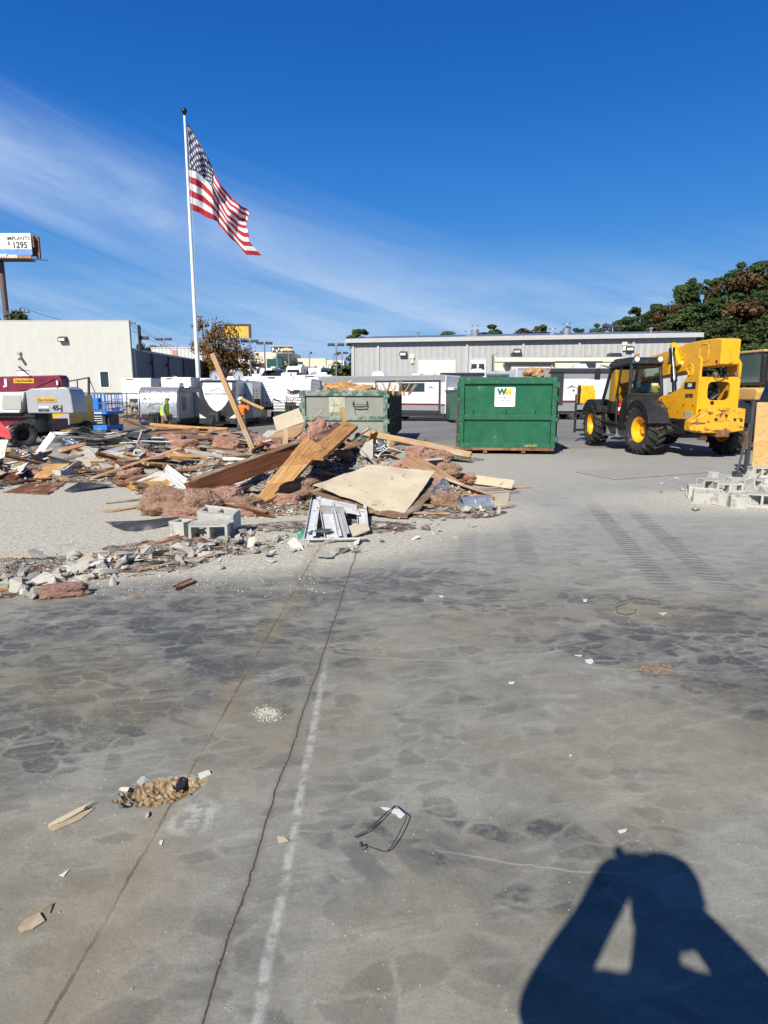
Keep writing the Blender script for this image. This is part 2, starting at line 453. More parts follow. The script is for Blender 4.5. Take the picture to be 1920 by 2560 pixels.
    c = mix(nt, l3.ss(.026, .004)*n4.ss(.36, .62)*z3.ss(.22,.46)*Y.ss(3.9, 3.3)*.72, c, (.36, .357, .345))
    l2, z2 = line(gnd(885, 1400), gnd(503, 2557), .06, 1.7, 5.0)
    crk = l2.ss(.0046, .0014)
    c = mix(nt, crk, c, (.012, .012, .012))
    l2b = l2.ss(.025, .006)*.35
    c = mix(nt, l2b, c, (.12, .105, .085))
    l4, z4 = line(gnd(960, 1643), gnd(1500, 1668), .10, 1.3, 15.0)
    c = mix(nt, l4.ss(.010, .003)*X.ss(-.4, 0)*X.ss(2.6, 2.0)*z4.ss(.4,.6)*.5, c, (.30, .27, .21))
    l5, z5 = line(gnd(1090, 2125), gnd(1480, 2170), .16, 1.6, 21.0)
    c = mix(nt, l5.ss(.006, .002)*X.ss(.1, .25)*X.ss(1.0, .8)*z5.ss(.35,.6)*.4, c, (.34, .31, .26))
    c = vscale(nt, c, (1.26, 1.27, 1.235))
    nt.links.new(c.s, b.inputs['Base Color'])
    nt.links.new((n1.ss(.3, .7, .78, .95)-dk*.22).s, b.inputs['Roughness'])
    b.inputs['Specular IOR Level'].default_value = .30
    h = n3*.35+fine*.25+n1*.4-n5*.5+n4*.5-crk*3.0-l1.ss(.009, .003)*1.5+vs_.ss(.10, .06)*ns.ss(.45, .62)*.6-tr*.3
    bump(nt, b, h, .30, .012)
    return m
slab_mat = slab_material()

HX, HY = gnd(405, 1976).x, gnd(405, 1976).y      # broken hole in the slab
hole_rx, hole_ry = .178, .098
def hole_d(x, y):
    a = R(18); dx, dy = x-HX, y-HY
    u = dx*math.cos(a)+dy*math.sin(a); v = -dx*math.sin(a)+dy*math.cos(a)
    r = math.hypot(u/hole_rx, v/hole_ry)
    r += .16*noise.noise((x*9, y*9, 0))+.10*noise.noise((x*31, y*31, 4))
    return r
sb = MB()
px0, px1, py0, py1 = HX-.4, HX+.4, HY-.3, HY+.3
x0, x1, y0, y1 = SL
for a in ((x0, x1, y0, py0), (x0, x1, py1, y1), (x0, px0, py0, py1), (px1, x1, py0, py1)):
    sb.add([(a[0], a[2], 0), (a[1], a[2], 0), (a[1], a[3], 0), (a[0], a[3], 0)], [(0, 1, 2, 3)], 0)
def hole_fn(u, v):
    x = px0+u*.8; y = py0+v*.6
    r = hole_d(x, y)
    z = 0.0
    if r < 1.0:
        z = -.045*ss_((1.0-r)/.40)+.016*noise.noise((x*26, y*26, 1))+.012*noise.noise((x*75, y*75, 2))
        z = min(z, -.002)
    return (x, y, z)
sb.grid(hole_fn, 160, 120, 0)
sb.add([(x0, y0, 0), (x1, y0, 0), (x1, y1, 0), (x0, y1, 0), (x0, y0, -.3), (x1, y0, -.3), (x1, y1, -.3), (x0, y1, -.3)],
       [(0, 1, 5, 4), (1, 2, 6, 5), (2, 3, 7, 6), (3, 0, 4, 7)], 0)
hm, hnt, hb = newmat('hole_rubble')
_o = coord(hnt); _n, _ = tnoise(hnt, _o, 14, 8, .7, .4); _n2, _ = tnoise(hnt, _o, 60, 5, .7)
_c = mix(hnt, _n.ss(.35, .62), (.08, .045, .022), (.30, .20, .10)); _c = mix(hnt, _n2.ss(.48, .62)*.6, _c, (.50, .44, .34)); _c = mix(hnt, _n2.ss(.42, .3)*.6, _c, (.05, .03, .02))
hnt.links.new(_c.s, hb.inputs['Base Color']); hb.inputs['Roughness'].default_value = .95; bump(hnt, hb, _n2, .5, .01)
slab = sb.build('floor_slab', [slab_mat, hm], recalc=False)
for p in slab.data.polygons:
    c = p.center
    if c.z < -.006 and px0 < c.x < px1 and py0 < c.y < py1: p.material_index = 1
struct(slab)

# parking lot / terrain: one sheet to the horizon
m, nt, b = newmat('asphalt_lot')
o = coord(nt); X, Y, Z = sep(nt, o)
n1, _ = tnoise(nt, o, .25, 8, .6); n2, _ = tnoise(nt, o, 3.0, 8, .7); n3, _ = tnoise(nt, vec(nt, X*.35, Y*1.8, 0.0), 1.0, 7, .65)
c = mix(nt, n1.ss(.3, .7), (.15, .146, .138), (.22, .213, .2)); c = mix(nt, n2.ss(.4, .75)*.5, c, (.2, .195, .185))
c = mix(nt, n3.ss(.5, .7)*.55, c, (.08, .08, .082))
c = mix(nt, (Y+(n1-.5)*5.0).ss(24.5, 18.0)*.85, c, mix(nt, n2.ss(.35,.7), (.27, .262, .245), (.35, .34, .32)))
c = mix(nt, ((Y-19.3+(n1-.5)*4.0).abs()).ss(1.0, .0)*n2.ss(.35,.6)*.6, c, (.16, .12, .08))
far = (X*X+Y*Y)._m('SQRT').ss(130, 190)
c = mix(nt, far, c, (.06, .075, .03))
nt.links.new(c.s, b.inputs['Base Color']); b.inputs['Roughness'].default_value = .9
bump(nt, b, n2, .3, .01)
gb = MB()
ys = [-300, -60, -10, 10, 17.9]+[18+i for i in range(1, 26)]+[46+i*4 for i in range(30)]+[180, 260, 600, 1500]
xs = [-1200, -300, -110]+[-80+i*4 for i in range(31)]+[60, 90, 300, 1200]
gb.add([(x, y, (GZ(x, y) if y > 17.95 else -.15)) for y in ys for x in xs],
       [(j*len(xs)+i, j*len(xs)+i+1, (j+1)*len(xs)+i+1, (j+1)*len(xs)+i) for j in range(len(ys)-1) for i in range(len(xs)-1)])
struct(gb.build('parking_lot_ground', m, recalc=False))
# ================================================================ shared materials
wall_grey = ribmat('grey_ribbed_wall', (.40, .40, .395), 0, .62, .5, .06, dirt=(.3, .3, .29), dirt_amt=.1)
wall_white = ribmat('pale_smooth_wall', (.50, .505, .475), 0, 1.02, .10, .03, rough=.75, var=.06, bstr=.06, dirt=(.42, .42, .39), dirt_amt=0)
wall_dark = ribmat('slate_ribbed_wall', (.145, .155, .18), 1, .62, .4, .07)
trim_grey = mat('grey_metal_trim', (.42, .42, .42), .45, var=.08)
trim_white = mat('white_paint', (.78, .78, .76), .35, var=.05, spec=.5)
trim_dark = mat('dark_metal_trim', (.05, .052, .055), .45, var=.2)
roof_metal = ribmat('standing_seam_roof', (.22, .235, .26), 0, .45, .6, .1, rough=.35, metal=.3)
glass = glassmat('dark_glass')
glass_green = glassmat('green_glass', (.02, .10, .085), .08)
shutter_white = ribmat('roller_door', (.72, .72, .70), 2, .55, .35, .08)
tan_base = mat('tan_masonry', (.46, .39, .27), .85, var=.1, bmp=.2)
galv = mat('galvanised_steel', (.45, .46, .48), .35, metal=.7, var=.2, dirt=(.3, .3, .3), dirt_amt=.2)
cream = mat('cream_stucco', (.66, .59, .46), .8, var=.05, scale=.4)
steel = mat('bare_steel', (.35, .34, .33), .4, metal=.8, var=.25)
black_rubber = mat('tyre_rubber', (.028, .027, .026), .82, var=.3, scale=8, dirt=(.13, .105, .075), dirt_amt=.25, dscale=4, bmp=.2)
black_plastic = mat('black_plastic', (.022, .022, .024), .42, var=.2, scale=5, dirt=(.12, .11, .095), dirt_amt=.12)
black_gloss = mat('black_gloss', (.012, .012, .014), .15, var=.1, coat=.4)
rust = mat('rusty_steel', (.16, .07, .035), .8, var=.35, scale=9, dirt=(.28, .14, .07), dirt_amt=.5, bmp=.3)
lamp_lens = mat('lamp_lens', (.75, .75, .72), .15, var=.05)
ink = mat('black_lettering', (.02, .02, .022), .5, var=.05)
white_sign = mat('white_sign', (.78, .78, .76), .45, var=.03)

# ================================================================ buildings
def wallpack(name, x, y, z, parent=None, label=None, s=1.0):
    a = MB(); a.prism([(0, 0), (-.28*s, -.06*s), (-.30*s, .20*s), (0, .30*s)], 0, -.26*s, .26*s)
    if parent is not None:
        o = a.build('wall_lamp', trim_dark, parent, bevel=.02); o.location = (x, y, z)
    l = MB(); l.box(-.19*s, .19*s, -.315*s, -.285*s, 0, .15*s); q = l.build('lens', lamp_lens, o)
    return o

# white building on the left with dark metal side wall
X1 = (345-960)/F*60; YB = 60
bw = thing('warehouse_building', 'pale flat fronted building with slate ribbed side wall on the left', 'building', (X1, YB, -.18))
h1 = (982-812)/F*60+1.6+.18
a = MB(); a.box(-40, 0, 0, .35, 0.9, h1); a.build('front_wall', wall_white, bw)
a = MB(); a.box(-40.02, .02, -.02, .37, h1, h1+.08); a.build('wall_cap', trim_grey, bw)
a = MB(); a.box(-40, 0.0, .01, .34, -1.2, .9); a.build('wall_base', tan_base, bw)
a = MB(); a.box(-.3, 0, .36, 30, -1, 5.6); a.build('side_wall', wall_dark, bw)
a = MB(); a.box(-40, .12, .37, 30.1, 5.61, 5.79); a.build('side_gutter', trim_grey, bw)
a = MB(); a.add([(-40, .4, 6.4), (0.1, .4, 5.8), (.1, 30, 5.8), (-40, 30, 6.4)], [(0, 1, 2, 3)]); a.build('roof', roof_metal, bw)
for y in (.6, 5.2, 10.1, 15.2, 20.4, 25.5):
    a = MB(); a.box(.003, .13, y, y+.14, 0, 5.6); a.build('downspout', trim_dark if y > 1 else trim_grey, bw)
a = MB(); a.box(.02, .07, 2.2, 3.0, 1.5, 2.9); a.build('window', glass, bw)
for y in (4.8, 9.4, 20):
    a = MB(); a.box(.02, .3, y, y+.3, 4.5, 4.8); a.build('wall_lamp', trim_dark, bw, bevel=.03)
a = MB()
for i in range(9): a.box(.02, .06, 10.7, 12.0, 2.0+i*.2, 2.1+i*.2)
a.build('louvre_vent', trim_grey, bw)
def bxp(px, py):  # pixel on the building front -> local
    p = at(px, py, YB); return p.x-X1, p.z+.18
xw0, zw1 = bxp(250, 929); xw1, zw0 = bxp(273.5, 968)
a = MB(); a.box(xw0-.08, xw0, -.04, .02, zw0-.1, zw1+.05); a.box(xw1, xw1+.08, -.04, .02, zw0-.1, zw1+.05)
a.box(xw0, xw1, -.04, .02, zw0-.1, zw0); a.box(xw0, xw1, -.04, .02, zw1, zw1+.05)
wf = a.build('window', trim_white, bw)
a = MB(); a.box(xw0, xw1, -.015, .01, zw0, zw1); a.build('pane', glass, wf)
xd0, zd = bxp(44, 928); xd1, _ = bxp(71.5, 928)
a = MB(); a.box(xd0, xd1, -.03, .01, .9, zd); dd = a.build('door', trim_white, bw)
a = MB(); a.box(xd0-.06, xd1+.06, -.04, -.001, zd, zd+.06); a.build('door_frame', trim_dark, dd)
x, z = bxp(159, 850); wallpack('l', x, 0, z-.1, bw, s=1.4)
x, z = bxp(48, 884); a = MB(); a.box(x-.2, x+.2, -.25, 0, z-.05, z+.18); a.build('camera_housing', trim_grey, bw, bevel=.04)
x, z = bxp(54, 892); a = MB(); a.cyl((x-.15, -.1, z+.1), (x+.1, -.6, z-.25), .13); a.cyl((x, 0, z), (x, -.3, z), .05); a.build('security_camera', trim_grey, bw)
x, z = bxp(57, 921); a = MB(); a.tube([(x-.3, -.1, z+.12), (x, -.5, z+.1), (x+.25, -.5, z-.15)], .08); a.build('downward_light', trim_dark, bw)
x, z = bxp(345, 818); a = MB(); a.box(x-.06, x+.02, -.05, .6, z-2.1, z+.2); a.build('corner_trim', trim_dark, bw)
x, z = bxp(348, 845); a = MB(); a.box(x, x+.6, .4, .8, z-.1, z+.2); a.build('flood_light', trim_dark, bw, bevel=.03)
# lighter upper wall further back
a = MB(); a.box(-9, 0, 0, 7, -1, 7.8); a.box(-9.1, .1, -.05, 7, 7.8, 7.95)
o = a.build('annex_building', ribmat('light_ribbed_wall', (.56, .56, .55), 0, .5, .45, .07), None, loc=((553-960)/F*91, 91, -.18))
tag(o, 'light ribbed metal annex rising behind the slate wall, below the flagpole', 'building')

# broken antenna on the slate building's roof edge
ax = at(437, 882, 74)
a = MB(); a.tube([(0, 0, -.9), (0, 0, .3)], .05); a.tube([(-.9, 0, .9), (.6, 0, -.7)], .05); a.tube([(.5, 0, 1.1), (-.3, .2, -.8)], .04)
a.box(-.3, .3, -.1, .1, -.35, .25)
o = a.build('antenna', mat('antenna_metal', (.45, .22, .16), .6), None, loc=ax); tag(o, 'small tangled antenna standing on the slate roof edge', 'antenna')

# long grey workshop behind on the right
xl, yl = (880-960)/F*71, 71; xr, yr = (1716-960)/F*64, 64
wlen = math.hypot(xr-xl, yr-yl); wrz = math.atan2(yr-yl, xr-xl)
ws = thing('workshop_building', 'long grey ribbed metal workshop under a low standing seam roof', 'building', (xl, yl, -.18), wrz)
eh = 7.15
a = MB(); a.box(0, wlen, 0, .3, 0, eh); a.box(wlen-.3, wlen, .3, 24, 0, eh); a.box(0, .3, .3, 24, 0, eh); a.build('wall', wall_grey, ws)
a = MB(); a.add([(-.5, -.5, eh+.28), (wlen+.5, -.5, eh+.28), (wlen+.5, 14, eh+1.75), (-.5, 14, eh+1.75), (-.5, 26, eh+.5), (wlen+.5, 26, eh+.5)],
                [(0, 1, 2, 3), (3, 2, 5, 4)]); a.build('roof', roof_metal, ws)
a = MB(); a.box(-.5, wlen+.5, -.62, -.5, eh-.12, eh+.3); a.build('fascia_gutter', trim_grey, ws)
def wsx(px, py):
    # pixel -> local coordinate along the front wall
    u, y, z = ray(px, py); tx = xr-xl; ty = yr-yl
    # point = t*(u,y) ; solve on wall line
    det = u*(-ty)+tx*y; t = (xl*(-ty)+tx*yl)/det
    p = Vector((u*t, y*t, EYE+z*t)); return math.hypot(p.x-xl, p.y-yl), p.z+.18
for px in (884, 946, 1168, 1308, 1448, 1582):
    x, _ = wsx(px, 880); a = MB(); a.box(x-.11, x+.11, -.16, -.003, 0, eh-.15); a.build('downspout', trim_grey, ws)
def ws_door(px0, px1, py, name='garage_door', m_=shutter_white):
    x0, z = wsx(px0, py); x1, _ = wsx(px1, py)
    a = MB(); a.box(x0, x1, -.03, .02, 0, z); d_ = a.build(name, m_, ws)
    a = MB(); a.box(x0-.15, x0, -.06, .02, 0, z+.15); a.box(x1, x1+.15, -.06, .02, 0, z+.15); a.box(x0, x1, -.06, .02, z, z+.15)
    a.build('door_frame', trim_grey, d_); return d_, x0, x1, z
ws_door(1046, 1138, 901)
d_, x0, x1, z = ws_door(1176, 1214, 899)
for i in range(2):
    a = MB(); w_ = (x1-x0)/2; a.box(x0+i*w_+.1, x0+(i+1)*w_-.1, -.045, -.031, z-1.05, z-.45); a.build('window', glass, d_)
for px, py in ((1009, 884), (1293, 878), (1574, 871)):
    x, z = wsx(px, py); wallpack('l', x, 0, z-.2, ws, s=1.5)
for px, py in ((1031, 894), (1561, 861)):
    x, z = wsx(px, py); a = MB(); a.box(x-.25, x+.25, -.2, 0, z-.1, z+.35); a.box(x-.15, x+.15, -.2, 0, z-.6, z-.15); a.build('electric_box', cream, ws)
rr = random.Random(3)
for px, pt, r in ((1040, 830, .09), (1634, 820, .10)):
    x, z = wsx(px, pt); a = MB(); a.cyl((x, 1.2, eh+.4), (x, 1.2, z), r); a.cyl((x, 1.2, z), (x, 1.2, z+.15), r*2); a.build('vent_pipe', galv, ws)
def fan(px, pt, pb, r):
    x, z = wsx(px, pt); _, z0 = wsx(px, pb)
    a = MB(); a.cyl((x, 4, z0*1.0), (x, 4, z+.35), r, n=20); a.box(x-r*.9, x+r*.9, 4-r, 4+r, eh+.5, z0+.05)
    for i in range(3): a.lathe([(r*1.02, z0+.3+i*.5), (r*1.06, z0+.33+i*.5), (r*1.02, z0+.36+i*.5)], (x, 4, 0), 2, 20)
    a.build('roof_fan', galv, ws)
fan(1163, 839, 852, .38); fan(1181, 824, 838, .42); fan(1385, 834, 846, .4); fan(1424, 820, 833, .42)
for px in (1186, 1432):
    x, z = wsx(px, 842); a = MB(); a.box(x-.9, x+.9, 3.2, 5, eh+.4, z+.3); a.box(x+.9, x+1.5, 3.5, 4.7, z-.2, z+.3); a.build('air_unit', trim_grey, ws, bevel=.03)
x0, z = wsx(912, 838); x1, _ = wsx(952, 838); a = MB(); a.box(x0, x1, 6, 8, eh+.5, z+.3)
a.build('roof_screen', ribmat('brown_ribbed', (.13, .10, .085), 0, .25, .5, .1), ws)
x0, z = wsx(950, 850); x1, _ = wsx(1140, 849)
a = MB(); a.box(x0, x1, 9, 12, eh+.8, z+.35); a.build('rooflight_curb', cream, ws)

# far cream dealership
YD = 140
def dp(px, py, Y=140): return at(px, py, Y)
dl = thing('showroom_building', 'cream stucco showroom with green glass bay beyond the trailers', 'building', (0, YD, 0))
def dbox(name, px0, px1, pt, pb, y0, y1, m_, parent=None, Y=YD):
    p = at(px0, pt, Y+y0); q = at(px1, pb, Y+y0)
    a = MB(); a.box(p.x, q.x, y0, y1, q.z, p.z); return a.build(name, m_, parent or dl)
dbox('centre_block', 635, 733, 880, 960, 0, 14, cream)
dbox('left_wing', 578, 634, 898, 960, 1, 12, cream)
dbox('right_wing', 734, 815, 896, 960, 2, 16, cream)
dbox('gate_wing', 816, 860, 900, 912, 1, 12, cream); dbox('pier', 853, 860, 912, 960, 1, 12, cream); dbox('pier', 816, 822, 912, 960, 1, 12, cream)
dbox('gap_shade_panel', 822, 853, 912, 960, 9, 10, trim_dark); dbox('banner', 823, 845, 913, 921, .9, 1.0, trim_white)  # gap closed by a dark panel that stands for the shade inside
gl = dbox('glass_bay', 667, 705, 897, 928, -1.6, 0.1, glass_green)
for i in range(7):
    dbox('mullion', 667+i*6.2, 667.5+i*6.2, 897, 928, -1.68, -1.6, trim_dark, gl)
for pz in (903, 910, 917): dbox('mullion', 667, 705, pz, pz+.6, -1.7, -1.6, trim_dark, gl)
for p0, p1, t in ((583, 596, 913), (602, 624, 912), (628, 636, 901)): dbox('dark_opening', p0, p1, t, 960, .8, 1.0, trim_dark)
dbox('entrance_window', 628, 650, 912, 930, -.2, 0, glass_green); dbox('entrance_roof', 626, 652, 908, 911, -2.5, 0, trim_dark)
for p0, p1 in ((785, 793), (804, 810)): dbox('window', p0, p1, 916, 922, 1.9, 2, glass)
dbox('recess_panel', 682, 705, 890, 896, -.1, 0, trim_grey)
sp = at(678, 866, YD-2); sq = at(730, 880, YD-2)
a = MB(); a.box(sp.x, sq.x, -.15, .15, sq.z, sp.z, 0); a.box(sp.x-.1, sq.x+.1, .16, .3, sq.z-.1, sp.z+.15, 1)
so_ = a.build('roof_sign', [mat('sign_dark_teal', (.03, .06, .06), .4), cream], None, loc=(0, YD-2, 0)); tag(so_, 'dark roof billboard with pale cloud shape above the cream showroom', 'billboard')
a = MB(); zc = (sp.z+sq.z)/2
for cx, r in ((.1, .7), (-.5, .5), (.7, .55), (1.2, .3), (-1.0, .3)):
    a.prism([(sp.x*.3+sq.x*.7+cx*1.0+r*math.cos(t*.5), zc-.1+.6*r*math.sin(t*.5)) for t in range(12)], 1, -.2-cx*.01, -.16)
a.build('pale_motif', mat('tan_print', (.6, .5, .3), .6), so_)
a = MB(); x0 = sp.x*.72+sq.x*.28
for i, (w_, h_) in enumerate(((.35, .9), (.3, .5), (.3, .5), (.2, .9), (.3, .5), (.3, .5))): a.box(x0-1+i*.42, x0-1+i*.42+w_, -.2, -.16, zc-.6, zc-.6+h_)
a.build('white_print', white_sign, so_)
a = MB(); a.box(-14, 14, 0, .3, 0, 6.6); o = a.build('distant_shed', mat('white_shed', (.7, .72, .74), .6), None, loc=(at(880, 930, 170).x, 170, -.2)); tag(o, 'low white shed far behind the light poles', 'building')

# ================================================================ billboards
pb_ = at(0, 640, 110)
zb0 = at(0, 637, 110).z; zt = at(0, 583, 110).z; xr_ = at(77, 600, 110).x
bb = thing('billboard', 'tall white billboard reading IMPLANTS on a brown steel post', 'billboard', (xr_, 110, 0))
W_ = 14.6
a = MB(); a.box(-W_, 0, 0, .25, zb0, zt); a.build('panel', white_sign, bb)
a = MB(); a.box(-W_, .02, -.03, -.001, zb0-.02, zb0+.87); a.build('blue_band', mat('blue_print', (.12, .28, .68), .5), bb)
a = MB(); a.box(.15, .75, 1.0, 1.4, zb0-.35, zt-.3); a.box(-W_, .15, .9, 1.3, zb0, zt-.1); a.box(.1, .3, .27, 1.0, zb0+1.2, zt-.4); a.build('rear_panel', rust, bb)
a = MB(); a.box(-W_, -.15, -.05, .2, zb0-.62, zb0-.05); a.build('apron', mat('orange_brown_apron', (.40, .17, .08), .7), bb)
a = MB()
a.box(-W_, .2, -1.9, -1.75, zb0-1.0, zb0-.88); a.box(-W_, .2, .3, .5, zb0-1.0, zb0-.7)
a.box(-W_, .3, -1.9, .3, zb0-.95, zb0-.9)
a.bar((.1, .4, zb0-.6), (2.6, -.4, zb0-.95), .12, .12); a.bar((.1, -1.9, zb0-.95), (2.7, -.4, zb0-.95), .12, .12)
for i in range(8): a.bar((-i*1.8-.3, 0, zb0-.7), (-i*1.8-.9, -1.8, zb0-.95), .1, .1)
a.build('catwalk', trim_dark, bb)
a = MB(); p = at(8, 660, 110.6); a.cyl((p.x-xr_-.42, .7, -1), (p.x-xr_-.42, .7, zb0-.95), .45, .45); a.build('post', mat('brown_post', (.13, .075, .06), .6, var=.2), bb)
for t_, px, py, s_, bd, m_, sx in (('IMPLANTS', 44.5, 596, .80, .012, ink, 1.05), ('1295', 49, 613, 1.38, .035, ink, .9), ('$', 21, 608, .8, .012, ink, 1),
                               ('OW.com', 17, 639.5, .85, .03, white_sign, 1.0), ('now', 5, 621, .6, 0, mat('pale_blue_print', (.45, .55, .75), .5), 1), ('restrictions may apply', 50, 624.5, .2, 0, ink, 1)):
    p = at(px, py, 109.9); a = MB(); a.text(t_, s_, TM((p.x-xr_, -.02 if m_ is not white_sign else -.05, p.z)), 0, .012, bd, sx); a.build('lettering', m_, bb)

p0 = at(560, 814, 90); p1 = at(622, 845, 90)
yb = thing('yellow_billboard', 'yellow billboard half hidden behind the autumn tree', 'billboard', (p1.x, 90, 0))
a = MB(); a.box(p0.x-p1.x, 0, 0, .3, p1.z, p0.z); a.build('panel', mat('yellow_print', (.72, .42, .06), .5, var=.25, scale=.5), yb)
a = MB(); a.box(p0.x-p1.x, .3, -.1, .4, p0.z, p0.z+.2); a.box(.02, .3, -.1, .4, p1.z, p0.z); a.cyl((-2, .8, -1), (-2, .8, p1.z), .25); a.build('frame', trim_dark, yb)

# ================================================================ flagpole and flag
YP = 75.0
pt = at(458, 284, YP); pbx = at(494, 868, YP)
fx = (pt.x+pbx.x)/2
fp = thing('flagpole', 'tall tapered white flagpole topped by a bronze ball', 'flagpole', (fx, YP, -.2))
a = MB(); a.cyl((0, 0, 0), (0, 0, pt.z), .25, .12, 20); a.build('pole', mat('white_pole', (.72, .74, .76), .3, var=.05), fp, smooth=True)
a = MB(); a.lathe([(.0, -.28), (.16, -.22), (.26, -.1), (.3, .04), (.26, .18), (.15, .28), (0, .31)], (0, 0, pt.z+.42), 2, 20); a.cyl((0, 0, pt.z), (0, 0, pt.z+.2), .14)
a.build('finial', mat('bronze_ball', (.07, .05, .035), .25, metal=.8), fp, smooth=True)
a = MB(); a.tube([(.3, -.1, pt.z-1.2), (.36, -.1, pt.z-8), (.30, -.1, pt.z-18), (.3, -.1, 1.5)], .02, 5); a.build('halyard', trim_grey, fp)
def zpx(x, y): return (400+x/5.529, 260+y/5.529)
cols = [(0.0, [(375, 250), (383, 590), (397, 905), (412, 1180), (430, 1465)]),
        (.12, [(470, 400), (478, 700), (492, 930), (505, 1230), (530, 1500)]),
        (.25, [(590, 610), (590, 830), (592, 1005), (604, 1270), (625, 1560)]),
        (.38, [(735, 900), (722, 1020), (705, 1125), (720, 1390), (765, 1615)]),
        (.42, [(775, 1010), (740, 1100), (725, 1180), (745, 1420), (800, 1628)]),
        (.55, [(880, 1165), (830, 1250), (800, 1340), (800, 1500), (838, 1695)]),
        (.70, [(1010, 1310), (960, 1420), (930, 1560), (935, 1680), (980, 1850)]),
        (.85, [(1120, 1400), (1100, 1530), (1070, 1680), (1065, 1820), (1110, 1985)]),
        (.94, [(1190, 1435), (1185, 1560), (1160, 1720), (1165, 1900), (1190, 2085)]),
        (1.0, [(1222, 1470), (1215, 1600), (1190, 1720), (1255, 1915), (1395, 2104)])]
vk = [0, .27, .538, .77, 1.0]
def flagfn(u, v):
    for i in range(len(cols)-1):
        if u <= cols[i+1][0]+1e-9: break
    a0, c0 = cols[i]; a1, c1 = cols[i+1]; t = (u-a0)/(a1-a0); t = t*t*(3-2*t)*.4+t*.6
    for j in range(4):
        if v <= vk[j+1]+1e-9: break
    s_ = (v-vk[j])/(vk[j+1]-vk[j])
    def L(c): return (c[j][0]*(1-s_)+c[j+1][0]*s_, c[j][1]*(1-s_)+c[j+1][1]*s_)
    A, B = L(c0), L(c1); x = A[0]*(1-t)+B[0]*t; y = A[1]*(1-t)+B[1]*t
    wv = math.sin(u*21+v*4.0)*.42*min(1, u*3)+math.sin(u*38-v*9)*.12*min(1, u*4)+1.5*u
    px, py = zpx(x+10*math.sin(v*14+u*6)*u, y+7*math.sin(u*30)*u)
    return at(px, py, YP+wv)
a = MB(); NU, NV = 110, 70
a.grid(flagfn, NU, NV)
m, nt, b = newmat('flag_cloth')
uvn = nt.nodes.new('ShaderNodeUVMap'); uvn.uv_map = 'uv'; U, V, _ = sep(nt, N(nt, uvn.outputs[0]))
stripe = ((V*6.5).fract()).lt(.5)      # red first
red, white_, blue = (.42, .012, .03), (.74, .74, .73), (.035, .032, .10)
c = mix(nt, stripe, white_, red)
canton = U.lt(.4)*V.lt(7/13.)
cu = U*(12/.4); cvv = V*(10/(7/13.))      # star rows: 9 rows, staggered columns
def stars(ou, ov):
    fu = ((cu-ou)/2.0).fract()*2-1.0; fv = ((cvv-ov)/2.0).fract()*2-1.0
    x_ = fu*.46; y_ = fv*.46
    r_ = (x_*x_+y_*y_)._m('SQRT'); an = x_.atan2(y_*-1.0)
    return (r_*(1.0-((an*5.0).cos())*.32)).lt(.172)
inr = (cu.gt(.3)*cu.lt(11.7)*cvv.gt(.3)*cvv.lt(9.7))
st = (stars(0.0, 0.0)+stars(1.0, 1.0)).mn(1.0)*inr
c2 = mix(nt, st, blue, white_); c = mix(nt, canton, c, c2)
nf, _ = tnoise(nt, coord(nt), 2.0, 5, .6); c = mix(nt, nf.ss(.4, .7)*.12, c, (.3, .28, .3))
nt.links.new(c.s, b.inputs['Base Color']); b.inputs['Roughness'].default_value = .8
tl = nt.nodes.new('ShaderNodeBsdfTranslucent'); nt.links.new(c.s, tl.inputs[0])
ms = nt.nodes.new('ShaderNodeMixShader'); ms.inputs[0].default_value = .25
nt.links.new(b.outputs[0], ms.inputs[1]); nt.links.new(tl.outputs[0], ms.inputs[2])
nt.links.new(ms.outputs[0], nt.nodes['Material Output'].inputs[0])
fl = a.build('flag', m, None, smooth=True, recalc=False)
uv = fl.data.uv_layers.new(name='uv')
for l in fl.data.loops:
    i = l.vertex_index; uv.data[l.index].uv = ((i % (NU+1))/NU, (i//(NU+1))/NV)
tag(fl, 'large stars and stripes flag flying from the tall pole', 'flag')

# ================================================================ light poles, utility poles
def lightpole(px, pt_, Y, label, double=True, w_=.9, col=galv):
    p = at(px, pt_, Y)
    t = thing('light_pole', label, 'street lamp', (p.x, Y, -.2), 0, 'parking lot light poles')
    a = MB(); a.cyl((0, 0, -.5), (0, 0, p.z+.2), .13, .08, 10); a.build('pole', col, t, smooth=True)
    for s_ in ((-1, 1) if double else (1,)):
        a = MB(); a.box(s_*.15, s_*(.15+w_), -.3, .3, p.z+.15, p.z+.48); a.build('lamp_head', trim_dark, t, bevel=.04)
lightpole(624, 855, 84, 'light pole just right of the autumn tree')
lightpole(661, 860, 88, 'twin head light pole left of the green glass bay')
lightpole(840, 864, 84, 'tallest twin head light pole left of the ribbed workshop')
lightpole(855, 884, 112, 'short distant twin head light pole beside the workshop corner')
lightpole(692, 880, 110, 'thin light pole in front of the green glass bay', w_=.5)
lightpole(721, 881, 114, 'light pole standing before the cream wall beside the roof sign')
lightpole(834, 887, 116, 'square topped light pole left of the twin head poles', False)
lightpole(773, 884, 108, 'thin pole in front of the right cream wing', False, .3)
lightpole(409, 850, 96, 'twin head light pole above the slate roof', w_=1.0)
lightpole(1532, 818, 88, 'light pole against the wood behind the workshop roof', w_=.8)
wood_pole = mat('weathered_pole', (.13, .10, .08), .9, var=.3, aniso=(4, 4, .5))
